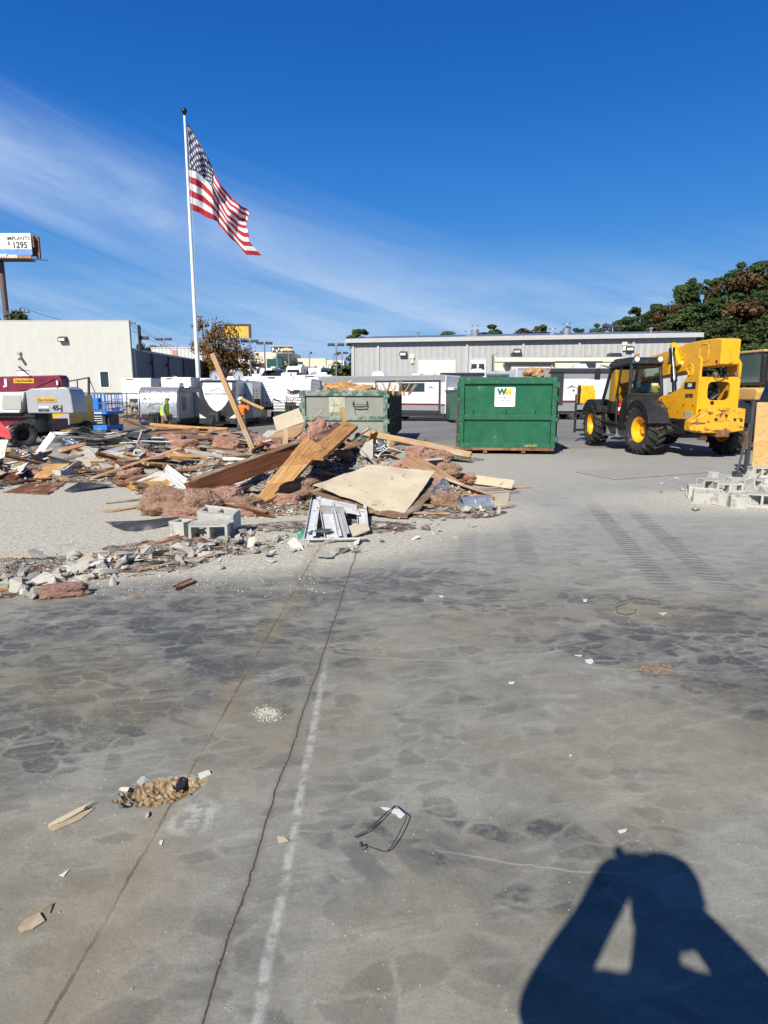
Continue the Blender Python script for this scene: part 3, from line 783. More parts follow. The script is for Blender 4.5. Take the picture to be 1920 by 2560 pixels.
def upole(px, pt_, Y, label, arms=2):
    p = at(px, pt_, Y)
    t = thing('utility_pole', label, 'utility pole', (p.x, Y, -.2), 0, 'wooden utility poles')
    a = MB(); a.cyl((0, 0, 0), (0, 0, p.z+.2), .2, .13, 10); a.build('pole', wood_pole, t, smooth=True)
    for i in range(arms):
        a = MB(); a.box(-1.3, 1.3, -.08, .08, p.z-.5-i*2.2, p.z-.3-i*2.2)
        for k in (-1.2, -.6, .6, 1.2): a.cyl((k, 0, p.z-.3-i*2.2), (k, 0, p.z-.02-i*2.2), .07)
        a.build('crossarm', wood_pole, t)
    if arms > 1:
        a = MB()
        for k in (-.45, .45): a.cyl((k, -.2, p.z-4.6), (k, -.2, p.z-3.4), .3)
        a.build('transformer', trim_grey, t)
    return p
pa = upole(50, 770, 95, 'taller utility pole with transformers at far left'); pc = upole(38, 774, 102, 'utility pole half hidden beside the billboard post')
pd = upole(322, 801, 130, 'utility pole peeping over the pale building', 1); pe = upole(402, 861, 150, 'farthest utility pole above the slate roof', 1)
def wire(p, q, sag, lab):
    a = MB(); a.tube([p.lerp(q, i/16)-Vector((0, 0, sag*4*(i/16)*(1-i/16))) for i in range(17)], .035, 5)
    o = a.build('power_line', trim_dark); tag(o, lab, 'wire', 'power lines between the utility poles')
for i, (dz, s_, lab) in enumerate(((.2, 1.4, 'topmost power line over the pale building'), (-1.8, 1.6, 'second power line over the pale building'), (-3.2, 2.6, 'lowest sagging power line over the pale building'))):
    wire(pa+Vector((0, 0, dz)), pd+Vector((0, 0, -.3 if i < 2 else -3)), s_, lab)
for i, (dz, lab) in enumerate(((0, 'upper power line running to the farthest pole'), (-.9, 'middle power line running to the farthest pole'), (-2.0, 'lower power line running to the farthest pole'))):
    wire(pd+Vector((.3*i, 0, dz)), at(520+i*10, 893, 170), 1.2, lab)

# ================================================================ trees
def leafmat(name, c, c2, rand=.25):
    m, nt, b = newmat(name)
    n1, _ = tnoise(nt, coord(nt), 1.1, 4, .6)
    oi = nt.nodes.new('ShaderNodeObjectInfo'); r = N(nt, oi.outputs['Random'])
    g = nt.nodes.new('ShaderNodeNewGeometry'); isl = N(nt, g.outputs['Random Per Island'])
    c_ = mix(nt, (n1.ss(.35, .65)*.5+isl*.5), c, c2)
    v = nt.nodes.new('ShaderNodeHueSaturation'); nt.links.new(c_.s, v.inputs['Color'])
    nt.links.new((r*rand*2+(1-rand)).s, v.inputs['Value']); nt.links.new(((r*9.1).fract()*.04+.48).s, v.inputs['Hue'])
    nt.links.new(v.outputs[0], b.inputs['Base Color']); b.inputs['Roughness'].default_value = .6
    b.inputs['Specular IOR Level'].default_value = .25
    return m
leaf_pine = leafmat('pine_needles', (.018, .042, .010), (.055, .088, .022))
leaf_green = leafmat('green_leaves', (.025, .045, .012), (.065, .085, .022))
leaf_rust = leafmat('rust_leaves', (.05, .038, .014), (.10, .052, .02))
leaf_autumn = leafmat('autumn_leaves', (.055, .05, .015), (.20, .06, .02))
bark = mat('bark', (.11, .08, .06), .9, var=.4, scale=6, bmp=.4, bscale=20)
def crown_mesh(name, seed, w_, h, kind, nleaf, ls, lm):
    """crown: leaf clumps spread through lobes; origin at tree base. kind: pine / round / low"""
    r = random.Random(seed); vs = []; fs = []
    lobes = []
    nl = 46 if kind == 'pine' else 34
    for i in range(nl):
        if kind == 'pine':
            t = r.uniform(.38, 1.0); rad = w_*.5*(1-.62*abs(t-.62)/.38*.8 if t > .62 else .65+.35*(t-.38)/.24)
            a = r.uniform(0, 6.28); rr = rad*r.uniform(.25, .8)
            lobes.append((Vector((rr*math.cos(a), rr*math.sin(a), h*t-.05*h)), w_*r.uniform(.07, .17), .55))
        else:
            t = r.uniform(.25 if kind == 'round' else .1, .93); k = math.sqrt(max(.05, 1-((t-.55)/.48)**2))
            a = r.uniform(0, 6.28); rr = w_*.5*k*r.uniform(.3, .85)
            lobes.append((Vector((rr*math.cos(a), rr*math.sin(a), h*t)), w_*r.uniform(.08, .18), .75))
    for i in range(nleaf):
        c, rad, fl_ = r.choice(lobes)
        d = Vector((r.gauss(0, 1), r.gauss(0, 1), r.gauss(0, 1))).normalized()
        p = c+Vector((d.x, d.y, d.z*fl_))*rad*(r.random()**.45)*1.05
        s_ = ls*r.uniform(.6, 1.4)
        n = (d+Vector((r.gauss(0, .6), r.gauss(0, .6), r.gauss(0, .6)+.35))).normalized()
        t1 = n.orthogonal().normalized(); t1.rotate(Matrix.Rotation(r.uniform(0, 6.28), 3, n)); t2 = n.cross(t1)
        b_ = len(vs)
        vs += [p+t1*s_*.6, p+t2*s_*.45+n*s_*.1, p-t1*s_*.55, p-t2*s_*.5]
        fs.append((b_, b_+1, b_+2, b_+3))
    me = bpy.data.meshes.new(name); me.from_pydata([tuple(v) for v in vs], [], fs); me.materials.append(lm); me.update()
    return me, lobes
def trunk_mesh(name, h, r0, lobes, seed):
    r = random.Random(seed); a = MB()
    pts = [(0, 0, -.5)]+[(r.uniform(-.15, .15)*i*.4, r.uniform(-.15, .15)*i*.4, h*.85*i/6) for i in range(1, 7)]
    a.tube(pts, [r0*1.2]+[r0*(1-.14*i) for i in range(1, 7)], 8)
    for c, rad, _ in lobes:
        k = max(1, min(5, int(c.z/h*6)-1)); s_ = Vector(pts[k])
        mid = s_.lerp(c, .5)+Vector((0, 0, -.05*h*.3))
        a.tube([s_, mid, c], [r0*.35, r0*.22, r0*.08], 5)
    o = a.build(name, bark, None, smooth=True); me = o.data; bpy.data.objects.remove(o); return me
PROTO = {}
def proto(key, seed, w_, h, kind, nleaf, ls, lm, tr):
    me, lobes = crown_mesh('crown', seed, w_, h, kind, nleaf, ls, lm); PROTO[key] = (me, trunk_mesh('trunk', h, tr, lobes, seed), h, w_)
proto('p1', 1, 8, 16, 'pine', 12000, .31, leaf_pine, .26); proto('p2', 2, 9, 16, 'pine', 12000, .33, leaf_pine, .26); proto('p3', 5, 7, 16, 'pine', 10000, .30, leaf_pine, .24)
proto('g1', 3, 9, 11, 'round', 11000, .31, leaf_green, .25); proto('r1', 4, 8, 11, 'round', 9000, .29, leaf_rust, .22); proto('r2', 8, 7, 12, 'round', 6000, .28, leaf_rust, .2)
proto('b1', 6, 4.5, 3.2, 'low', 2600, .30, leaf_green, .06)
proto('a1', 7, 10.6, 9.8, 'round', 8000, .23, leaf_autumn, .26)
def tree(key, loc, H_, label, group=None, wf_=1.0, cat='tree', name=None):
    c, t_, h, w_ = PROTO[key]; s_ = H_/h
    t = thing(name or ('pine_tree' if key[0] == 'p' else 'broadleaf_tree' if key[0] != 'b' else 'shrub'), label, cat, loc, rnd.uniform(0, 6.28), group)
    t.scale = (s_*wf_, s_*wf_, s_)
    for n_, m_ in (('crown', c), ('trunk', t_)):
        o = bpy.data.objects.new(n_, m_); COL.objects.link(o); o.parent = t
    return t
LM = [(1300, 'over the middle of the workshop roof'), (1390, 'above the right pair of roof fans'), (1460, 'right of the roof fans'), (1530, 'behind the slim roof light pole'), (1590, 'above the telehandler cab'), (1640, 'near the roof vent pipe'), (1700, 'over the end of the workshop roof'), (1750, 'above the telehandler boom'), (1800, 'above the boom end'), (1850, 'above the excavator cab'), (1900, 'above the plywood sheet'), (1960, 'at the right picture edge')]
def lmk(px): return min(LM, key=lambda a: abs(a[0]-px))[1]
def tree_px(key, px, ptop, Y, label, group=None, base=None, wf_=1.0, **k):
    p = at(px, ptop, Y); b0 = GZ(p.x, Y)-.1 if base is None else base
    return tree(key, (p.x, Y, b0), (p.z-b0)*1.02, label, group, wf_, **k)
tree_px('a1', 547, 796, 86, 'autumn tree with thinning rust and green leaves behind the slate building', wf_=.80)
# wooded hill on the right
def hz_(x, y): return -.2+11.0*ss_((x-24)/46)*ss_((y-66)/50)
hm_, hnt, hb = newmat('hill_ground'); _n, _ = tnoise(hnt, coord(hnt), .5, 7, .7)
hnt.links.new(mix(hnt, _n.ss(.3, .7), (.05, .05, .022), (.12, .085, .045)).s, hb.inputs['Base Color']); hb.inputs['Roughness'].default_value = .95
a = MB(); a.grid(lambda u, v: (14+u*150, 62+v*160, hz_(14+u*150, 62+v*160)-.03), 40, 30)
struct(a.build('wooded_hill', hm_, smooth=True, recalc=False))
sil = [(1300, 829), (1350, 816), (1420, 812), (1460, 814), (1490, 798), (1530, 800), (1560, 796), (1585, 770), (1625, 756), (1655, 752), (1680, 748), (1705, 715), (1735, 696), (1780, 694), (1825, 674), (1860, 660), (1890, 668), (1915, 650), (1950, 640), (2000, 640)]
def silh(px):
    for (a0, b0), (a1, b1) in zip(sil, sil[1:]):
        if a0 <= px <= a1: return b0+(b1-b0)*(px-a0)/(a1-a0)
    return 829 if px < 1300 else 640
LP = 'dark green pine crowded among others on the wooded hillside'
LR = 'rust brown autumn tree showing between the hillside pines'
LG = 'mid green leafy tree in the wooded hillside'
for i, (px, k) in enumerate(((1305, 'p2'), (1352, 'p3'), (1385, 'r1'), (1425, 'p1'), (1452, 'p3'), (1488, 'p1'), (1528, 'r2'), (1562, 'p2'), (1592, 'p3'), (1628, 'p1'), (1655, 'p2'), (1690, 'r1'), (1715, 'p2'), (1738, 'p1'),
                             (1775, 'p3'), (1810, 'r2'), (1838, 'p2'), (1862, 'p1'), (1890, 'r1'), (1918, 'p2'), (1950, 'p1'), (1985, 'p3'))):
    Y = 118-(px-1300)/600*22
    tree_px(k, px, silh(px)+(8 if k[0] == 'r' else 0)+(i*37 % 17)-7, Y, ('rust brown tree on the wooded skyline ' if k[0] == 'r' else {'p1': 'tall', 'p2': 'broad', 'p3': 'narrow'}.get(k, 'tall')+' dark pine on the wooded skyline ')+lmk(px), 'rust coloured trees on the hillside' if k[0] == 'r' else 'pines on the hillside',
            base=hz_(at(px, 900, Y).x, Y), wf_=.82)
for row, (f_, Y, n_) in enumerate(((.30, 92, 12), (.55, 82, 11), (.82, 74, 9))):
    for i in range(n_):
        px = 1590+row*70+i*(34+row*4)+rnd.uniform(-8, 8); st_ = silh(px); pyt = st_+(905-st_)*f_+rnd.uniform(-9, 9)
        if px < 1720 and pyt > 835: continue
        k = ('r1' if (row == 0 and i in (2, 7)) else rnd.choice(['p1', 'p2', 'p3', 'g1', 'p1', 'p2'])) if row < 2 else rnd.choice(['g1', 'p3', 'g1', 'p2'])
        x_ = at(px, 900, Y).x
        tree_px(k, px, pyt, Y, {'r': 'rust brown tree', 'p': {'p1': 'tall', 'p2': 'broad', 'p3': 'narrow'}.get(k, '')+' dark pine', 'g': 'leafy green tree'}[k[0]]+[' high on the hillside ', ' halfway down the hillside ', ' low on the hillside '][row]+lmk(px), {'r': 'rust coloured trees on the hillside', 'p': 'pines on the hillside', 'g': 'green leafy trees on the hillside'}[k[0]], base=hz_(x_, Y)-.5, wf_=1.25)
for px, top, Y, k, lab in ((897, 820, 100, 'p3', 'pine rising behind the left end of the workshop roof'), (1122, 829, 110, 'g1', 'small dark tree top left of the roof fans'),
                      (1222, 810, 105, 'p1', 'pine right of the left pair of roof fans'), (1300, 820, 108, 'r2', 'brownish tree top above the middle of the workshop roof'),
                      (12, 776, 80, 'g1', 'dark tree behind the billboard post'), (52, 796, 88, 'g1', 'dark tree under the utility pole at far left'), (92, 806, 96, 'g1', 'low tree top just over the pale building'),
                      (366, 858, 110, 'g1', 'small tree beyond the corner of the pale building')):
    tree_px(k, px, top, Y, lab, wf_=1.1 if k != 'g1' else .8)
for px, top, Y, lab in ((725, 903, 132, 'feathery green shrub beside the green glass bay'), (872, 918, 90, 'dark shrub at the workshop corner'), (596, 908, 120, 'dark shrub under the cream left wing')):
    tree_px('b1', px, top, Y, lab, None, None, .9, cat='shrub')
# leaf covered bank below the pale building
bm_, bnt, bb2 = newmat('leafy_bank'); _o = coord(bnt); _n, _ = tnoise(bnt, _o, 3.5, 8, .75); _v, _vc = tvor(bnt, _o, 7)
_c = mix(bnt, _n.ss(.35, .65), (.13, .075, .035), (.36, .22, .10)); _c = mix(bnt, _v.ss(.45, .2)*.6, _c, (.42, .27, .13)); _g, _ = tnoise(bnt, _o, .8, 5)
_c = mix(bnt, _g.ss(.55, .7)*.7, _c, (.10, .12, .04)); bnt.links.new(_c.s, bb2.inputs['Base Color']); bump(bnt, bb2, _n, .6, .05)
a = MB()
def bankf(u, v):
    x = -40+u*39; y = 42.5+v*16.9
    z = -.76+1.65*ss_(v*1.05)*(1 if x < -20 else max(.08, 1-(x+20)/8))+.07*noise.noise((x*.7, y*.7, 0))
    return (x, y, z)
a.grid(bankf, 60, 20); struct(a.build('leafy_bank_ground', bm_, smooth=True, recalc=False))
# ================================================================ trailers
rv_white = mat('trailer_white', (.66, .665, .67), .3, var=.04, spec=.5, coat=.2)
rv_siding = ribmat('trailer_siding', (.66, .665, .67), 2, .19, .30, .12, rough=.35, bstr=.7)
rv_grey = mat('trailer_grey', (.24, .24, .25), .35, var=.06)
rv_dark = mat('trailer_dark', (.035, .036, .04), .25, var=.1, coat=.4)
rv_silver = mat('trailer_silver', (.60, .61, .63), .30, metal=.75, var=.05)
rv_bluegrey = mat('trailer_bluegrey', (.34, .37, .42), .3, var=.08, coat=.3)
rv_cream = mat('trailer_cream', (.66, .62, .50), .35, var=.04)
maroon = mat('maroon_stripe', (.13, .018, .03), .4)
rim_dark = mat('alloy_rim', (.35, .35, .36), .3, metal=.8)
def wheel(parent, x, y, z, r, w_, side=1, rim=None, spokes=5, rub=black_rubber, rz=0):
    a = MB(); h = w_/2
    a.lathe([(r*.60, -h*.8), (r*.72, -h), (r*.93, -h*.95), (r, -h*.6), (r, h*.6), (r*.93, h*.95), (r*.72, h), (r*.60, h*.8), (r*.60, -h*.8)], (0, 0, 0), 0, 28)
    t = a.build('wheel', rub, parent, smooth=True, loc=(x, y, z)); t.rotation_euler = (0, 0, rz)
    a = MB(); a.lathe([(.0, h*.35), (r*.15, h*.45), (r*.5, h*.3), (r*.58, h*.7), (r*.61, h*.75)], (0, 0, 0), 0, 28)
    for i in range(spokes):
        an = 2*math.pi*i/spokes; a.bar((h*.62, 0, 0), (h*.62, r*.56*math.cos(an), r*.56*math.sin(an)), .08*r*2, .03, mi=1)
    q = a.build('rim', [rub if rim is None else rim, rim_dark], t, smooth=False)
    if side < 0: q.scale = (-1, 1, 1)
    return t
def side_solver(loc, rz, off):
    """pixel -> (local y, local z) on the plane x=off of a thing at loc, rz"""
    c, s_ = math.cos(rz), math.sin(rz)
    ox, oy = loc[0]+c*off, loc[1]+s_*off; dx, dy = -s_, c
    def f(px, py):
        u, y, z = ray(px, py); det = u*(-dy)+dx*y; t = (ox*(-dy)+dx*oy)/det
        return (u*t-ox)*dx+(y*t-oy)*dy, EYE+z*t-loc[2]
    return f
def trailer(label, loc, rz, L, W=2.44, H=3.1, nose='flat', body=rv_white, front=None, skirt=rv_dark, zb=.62, axles=(.56, .68), ac=True, tongue=True, name='travel_trailer', group='travel trailers in the sales lot'):
    t = thing(name, label, 'trailer', loc, rz, group)
    h = W/2
    if nose == 'flat': prof = [(0, zb), (0, H-.06), (.06, H)]
    elif nose == 'round': prof = [(.22, zb), (.05, zb+.3), (0, zb+.7), (.0, H*.62), (.09, H*.8), (.28, H*.93), (.62, H)]
    elif nose == 'slant': prof = [(.2, zb), (0, 1.05), (.33, H-.18), (.62, H)]
    n_ = len(prof)
    full = prof+[(L-.05, H), (L, H-.06), (L, zb)]
    a = MB(); a.prism(full, 0, -h, h); bo = a.build('body', body, t, bevel=.03)
    if front:
        a = MB()
        vs = []; 
        for (y, z) in prof:
            vs += [(-h-.006, y-.012, z), (h+.006, y-.012, z)]
        fs = [(2*i, 2*i+1, 2*i+3, 2*i+2) for i in range(n_-1)]
        # wrap the cap a little way round the sides
        k = len(vs)
        for sgn in (-1, 1):
            b_ = len(vs)
            for (y, z) in prof: vs += [(sgn*(h+.006), y-.012, z), (sgn*(h+.006), max(y+.12, .5 if nose != 'flat' else .1), z)]
            fs += [(b_+2*i, b_+2*i+1, b_+2*i+3, b_+2*i+2) for i in range(n_-1)]
        a.add(vs, fs); a.build('front_cap', front, t, smooth=True)
    a = MB(); a.box(-h+.06, h-.06, .1, L-.1, zb-.22, zb-.002); a.build('chassis', skirt, t)
    a = MB(); a.box(-h-.012, h+.012, (.7 if nose != 'flat' else .1), L-.1, H-.002, H+.03); a.build('roof_edge', trim_grey if body is not rv_siding else rv_white, t)
    for f_ in axles:
        for sgn in (-1, 1): wheel(t, sgn*(h-.13), L*f_, .34, .34, .22, sgn)
    if tongue:
        a = MB()
        for sgn in (-1, 1): a.bar((sgn*.85, .1, zb-.12), (0, -1.25, zb-.12), .07, .12)
        a.cyl((0, -.95, .05), (0, -.95, zb+.45), .04); a.box(-.09, .09, -1.45, -1.2, zb-.17, zb-.02); a.build('tongue', rv_dark, t)
        a = MB(); a.prism([(-.75, zb-.05), (-.78, zb+.45), (-.62, zb+.62), (-.25, zb+.6), (-.2, zb-.05)], 0, -.32, .32)
        for i in range(5): a.box(-.335, .335, -.765+.0, -.74, zb+.02+i*.09, zb+.05+i*.09)
        a.build('propane_cover', black_plastic, t, bevel=.03)
    if ac:
        a = MB(); a.prism([(L*.42, H+.03), (L*.42+.12, H+.33), (L*.42+.85, H+.36), (L*.42+1.05, H+.03)], 0, -.38, .38); a.build('roof_air_conditioner', rv_white, t, bevel=.05)
        a = MB(); a.prism([(L*.72, H+.03), (L*.72+.05, H+.16), (L*.72+.55, H+.16), (L*.72+.6, H+.03)], 0, -.3, .3); a.build('roof_vent', rv_white, t, bevel=.03)
    return t
def side_panel(t, off, y0, y1, z0, z1, name, m_, th=.02, sgn=1, parent=None):
    a = MB(); x0_, x1_ = sorted((sgn*off, sgn*(off+th))); a.box(x0_, x1_, min(y0, y1), max(y0, y1), z0, z1)
    return a.build(name, m_, parent or t)
def front_panel(t, x0, x1, z0, z1, name, m_, y=-.02, th=.02, parent=None):
    a = MB(); a.box(x0, x1, y-th, y, z0, z1); return a.build(name, m_, parent or t)
def gx_(px, Y): return (px-960)/F*Y
def gz_(x, y): return GZ(x, y)

# silver trailer, second from left
x = gx_(401, 42); L0 = (x, 42, gz_(x, 42))
t = trailer('silver fronted trailer marked BLACK LABEL behind the worker in the lime vest', L0, R(-3), 7.2, 2.52, 2.66, 'round', rv_dark, rv_silver, zb=.45)
for q_t in (('BLACK LABEL', .26, TM((0, -.04, 1.98)), 0, .005, .004, 1.2), ('CHEROKEE', .17, TM((0, -.04, 2.2)), 0, .004, 0, 1.3), ('FOREST RIVER', .24, TM((-.05, -.05, .86)), 0, .005, .012, 1.35)):
    a = MB(); a.text(*q_t); a.build('lettering', ink, t)
a = MB(); a.tube([(.62*math.cos(q*.3), -.04, 1.38+.26*math.sin(q*.3)) for q in range(21)], .02, 5, closed=True)
a.prism([(-.1, 1.2), (.15, 1.45), (.5, 1.3), (.3, 1.2)], 1, -.05, -.03); a.prism([(-.5, 1.45), (-.3, 1.52), (-.2, 1.3), (-.4, 1.3)], 1, -.05, -.03); a.build('oval_emblem', rv_grey, t)
front_panel(t, -1.26, 1.26, .38, .72, 'black_skirt', rv_dark, -.03)
a = MB(); a.prism([(-1.15, .78), (-.6, .78), (-.75, .66), (-1.15, .66)], 1, -.075, -.06, 0); a.build('flag_sticker', maroon, t)
a = MB(); a.prism([(-1.0+.16*math.cos(q*.52), .55+.08*math.sin(q*.52)) for q in range(12)], 1, -.075, -.06); a.build('oval_sticker', mat('blue_sticker', (.1, .12, .4), .5), t)
side_panel(t, 1.26, 3.4, 5.6, .7, 2.35, 'slide_out', rv_bluegrey, .35); side_panel(t, 1.262, 1.0, 1.7, 1.2, 2.1, 'window', glass); side_panel(t, 1.262, .6, 3.2, .65, 2.3, 'side_skin', rv_bluegrey, .008)
a = MB(); a.lathe([(.0, .06), (.2, .04), (.3, 0)], (0, 3.4, 3.15), 1, 18); a.cyl((0, 3.4, 2.7), (0, 3.4, 3.0), .05); a.build('satellite_dish', rv_white, t)
# black and white shield trailer
x = gx_(548, 43); L0 = (x, 43, gz_(x, 43))
t = trailer('black nosed trailer with white shield marked EAST TO WEST', L0, R(-4), 8.5, 2.46, 3.15, 'slant', rv_bluegrey, rv_dark, zb=.5)
Mf = Matrix.Translation((0, -.03, 1.05)) @ Matrix.Rotation(-math.atan2(.33, 1.92), 4, 'X')
a = MB(); a.M = Mf; sh = [(-.98, 1.95), (.98, 1.95), (1.02, 1.6), (.85, .95), (.55, .45), (.25, .15), (0, .05), (-.25, .15), (-.55, .45), (-.85, .95), (-1.02, 1.6)]
a.prism(sh, 1, -.03, 0.0); s_ = a.build('white_shield', rv_white, t, bevel=.015)
a = MB(); a.M = Mf @ Matrix.Translation((0, -.045, 1.2)) @ Matrix.Rotation(R(90), 4, 'X'); a.text('EAST TO WEST', .21, Matrix.Identity(4), 0, .004, .002, 1.15)
a.M = Mf; a.tube([(-.55, -.045, 1.38), (-.3, -.045, 1.46), (-.1, -.045, 1.5), (.02, -.045, 1.6), (.12, -.045, 1.5), (.3, -.045, 1.47), (.55, -.045, 1.38)], .018, 5)
a.build('lettering', ink, s_)
a = MB(); a.prism([(-1.22, .95), (-.7, .62), (-1.22, .62)], 1, .02, .06); a.build('white_swoosh', rv_white, t); a = MB(); a.prism([(1.22, .95), (.7, .62), (1.22, .62)], 1, .02, .06); a.build('white_swoosh', rv_white, t)
front_panel(t, -1.24, 1.24, .3, .66, 'black_skirt', rv_dark, .02)
s_ = side_panel(t, 1.24, 2.5, 4.6, .62, 3.0, 'slide_out', rv_bluegrey, .5)
side_panel(t, 1.74, 2.7, 3.5, 1.35, 2.6, 'window', glass, .02, parent=s_); side_panel(t, 1.74, 3.6, 4.4, 1.35, 2.6, 'window', glass, .02, parent=s_); side_panel(t, 1.235, .9, 1.5, 1.4, 2.2, 'window', glass, .02)
a = MB(); a.M = Matrix.Translation((1.26, 1.3, 1.7)); a.bar((0, -.4, -.9), (0, .9, .5), .03, .12); a.build('dark_swoosh', rv_dark, t)
for dx in (-.9, .75):
    a = MB(); a.lathe([(.0, .1), (.28, .06), (.38, -.05)], (dx, 2.6, 3.5), 1, 18); a.cyl((dx, 2.6, 3.1), (dx, 2.6, 3.5), .05); a.build('satellite_dish', rv_bluegrey, t)
# siding trailer with script name
x = gx_(733, 42); L0 = (x, 42, gz_(x, 42))
t = trailer('white ribbed trailer with jayco script left of the pale green dumpster', L0, R(-2), 7.8, 2.42, 3.18, 'round', rv_siding, rv_siding, zb=1.12)
front_panel(t, -1.2, 1.2, .4, 1.15, 'black_skirt', rv_dark, .12)
a = MB(); a.text('Jayco', .46, TM((.12, -.04, 1.98)), 0, .006, .018, 1.15); lt_ = a.build('lettering', ink, t)
a = MB(); a.text('Jayco', .46, TM((.12, -.055, 1.98)), 0, .006, .0, 1.15); a.build('lettering_face', white_sign, lt_)
a = MB()
a.prism([(-.38, 2.62), (.0, 2.42), (.25, 2.52), (.5, 2.5), (.62, 2.42), (.35, 2.36), (.1, 2.30), (-.05, 2.36), (-.2, 2.44)], 1, -.05, -.03); a.tube([(-.3, -.05, 2.36), (.0, -.05, 2.28), (.35, -.05, 2.31), (.55, -.05, 2.38)], .02, 5); a.build('bird_emblem', ink, t)
a = MB(); a.prism([(-1.19, 2.0), (-.6, 1.72), (-.9, 1.78), (-1.19, 1.86)], 1, -.04, -.02); a.prism([(-.1, 1.62), (.35, 1.38), (.8, 1.62), (.35, 1.44)], 1, -.04, -.02); a.build('dark_chevron', ink, t)
# siding trailers in the second row
for i, (px, top, Y, lab) in enumerate(((352, 946, 52, 'white ribbed trailer end against the pale building, leftmost of its row'), (450, 944, 52, 'white ribbed trailer end behind the silver fronted trailer'),
                         (545, 946, 53, 'white ribbed trailer mostly hidden behind the white shield trailer'), (626, 942, 53, 'white ribbed trailer roof right behind the white shield trailer'),
                         (700, 941, 50, 'white ribbed trailer standing left behind the jayco script trailer'), (795, 938, 52, 'white ribbed trailer behind the red striped trailer nose'))):
    x = gx_(px, Y); z = gz_(x, Y); H_ = at(px, top, Y).z-z
    t = trailer(lab, (x, Y, z), R(-2), 7.6, 2.42, H_, 'flat', rv_siding, None, zb=1.25, ac=(i > 2))
    front_panel(t, -.75, -.2, H_-.12, H_-.05, 'marker_lamp', rv_dark, -.003)
    for k in (-.15, .1, .35): front_panel(t, k, k+.05, H_-.2, H_-.16, 'clearance_lamp', maroon, -.003)
    front_panel(t, -.35, .45, H_-.85, H_-.65, 'hatch', rv_white, -.003); front_panel(t, -1.0, -.8, 1.5, 1.6, 'outlet', rv_dark, -.003)
    side_panel(t, 1.21, 2.0, 4.5, 1.2, H_-.3, 'slide_out', rv_dark, .3)
# far row on the raised lot
for i, (px, top, Y, wpx, nose_, lab) in enumerate(((586, 924, 105, 31, 'slant', 'white trailer front in the far row, nearest the autumn tree'), (632, 921, 105, 32, 'slant', 'white trailer with dark swirls in the far row'),
                         (670, 920, 104, 31, 'round', 'plain white rounded trailer in the far row left of the feathery shrub'), (738, 915, 100, 38, 'round', 'tall white motorhome with dark windscreen in the far row'), (789, 919, 102, 34, 'slant', 'white and blue trailer nose in the far row'))):
    x = gx_(px, Y); z = gz_(x, Y); H_ = max(3.0, at(px, top, Y).z-z)
    t = trailer(lab, (x, Y, at(px, top, Y).z-H_), R(-14), 7, wpx/F*Y, H_, nose_, rv_white, rv_white, zb=.7, name='far_trailer')
    if i in (0, 1, 4): 
        a = MB(); a.bar((-.7, -.0, H_-.9), (.3, .02, H_-.6), .05, .12); a.bar((.2, -.0, H_-1.3), (.8, .05, H_-.7), .05, .1); a.build('dark_swirl', rv_grey, t)
    if i in (3,): front_panel(t, -.95, .95, H_-1.0, H_-.55, 'windscreen', glass, .1, .12)
    side_panel(t, wpx/F*Y/2, 1.5, 5, 1.2, H_-.4, 'side_graphic', rv_grey, .02)
x = gx_(726, 70); t = trailer('small white trailer pod above the ribbed trailer roofs', (x, 70, at(728, 931, 70).z-2.9), R(-5), 6, 1.6, 2.9, 'round', rv_white, rv_white, zb=.7, name='far_trailer', tongue=False, ac=False)

# long white trailer with maroon stripe, nose to the left
rz = R(-119); pl_ = Vector((-5.16, 47.4)); yv = Vector((-math.sin(rz), math.cos(rz))); xv = Vector((math.cos(rz), math.sin(rz)))
org = pl_-xv*1.22; Lr = (org.x, org.y, -.26)
Ht = 2.98
t = trailer('long white trailer with maroon stripe and dark window between the dumpsters', Lr, rz, 10.5, 2.44, Ht, 'round', rv_white, rv_white, axles=(.52, .605), zb=.5, ac=True)
f = side_solver(Lr, rz, 1.22)
side_panel(t, 1.222, .5, 10.45, Ht-.42, Ht-.02, 'grey_roof_band', rv_grey, .01); side_panel(t, 1.222, .4, 10.45, .52, 1.02, 'grey_lower_band', rv_grey, .01)
side_panel(t, 1.222, .2, 10.45, 1.02, 1.14, 'maroon_stripe', maroon, .012)
y0, z1 = f(941, 948); y1, z0 = f(1103, 1020)
s_ = side_panel(t, 1.222, y0, y1, .62, Ht-.3, 'slide_out', rv_white, .16)
xo = 1.222+.16
side_panel(t, xo, y0, y1, Ht-.42, Ht-.3, 'black_trim', rv_dark, .02, parent=s_); side_panel(t, xo, y0, y1, .62, .72, 'black_trim', rv_dark, .02, parent=s_)
side_panel(t, xo, y0, y0+.1, .72, Ht-.42, 'black_trim', rv_dark, .02, parent=s_); side_panel(t, xo, y1-.12, y1, .72, Ht-.42, 'black_trim', rv_dark, .02, parent=s_)
side_panel(t, xo, y0+.1, y1-.12, .72, 1.05, 'grey_panel', rv_grey, .01, parent=s_); side_panel(t, xo, y0+.1, y1-.12, 1.05, 1.17, 'maroon_stripe', maroon, .012, parent=s_)
g0, gz1 = f(1000, 958); g1, gz0 = f(1064, 979)
side_panel(t, xo, g0, g1, gz0, gz1, 'window', glass, .03, parent=s_); a = MB(); a.box(xo+.03, xo+.04, (g0+g1)/2-.02, (g0+g1)/2+.02, gz0, gz1); a.build('window_bar', rv_dark, s_)
def peak(t, xo, y, z, s=1.0, parent=None):
    a = MB(); a.prism([(y-.3*s, z-.1*s), (y, z+.1*s), (y+.06*s, z+.03*s), (y+.3*s, z-.1*s), (y+.05*s, z-.03*s)], 0, xo, xo+.012); return a.build('mountain_emblem', rv_grey, parent or t)
y, z = f(1081, 968); peak(t, xo, y, z, 1, s_)
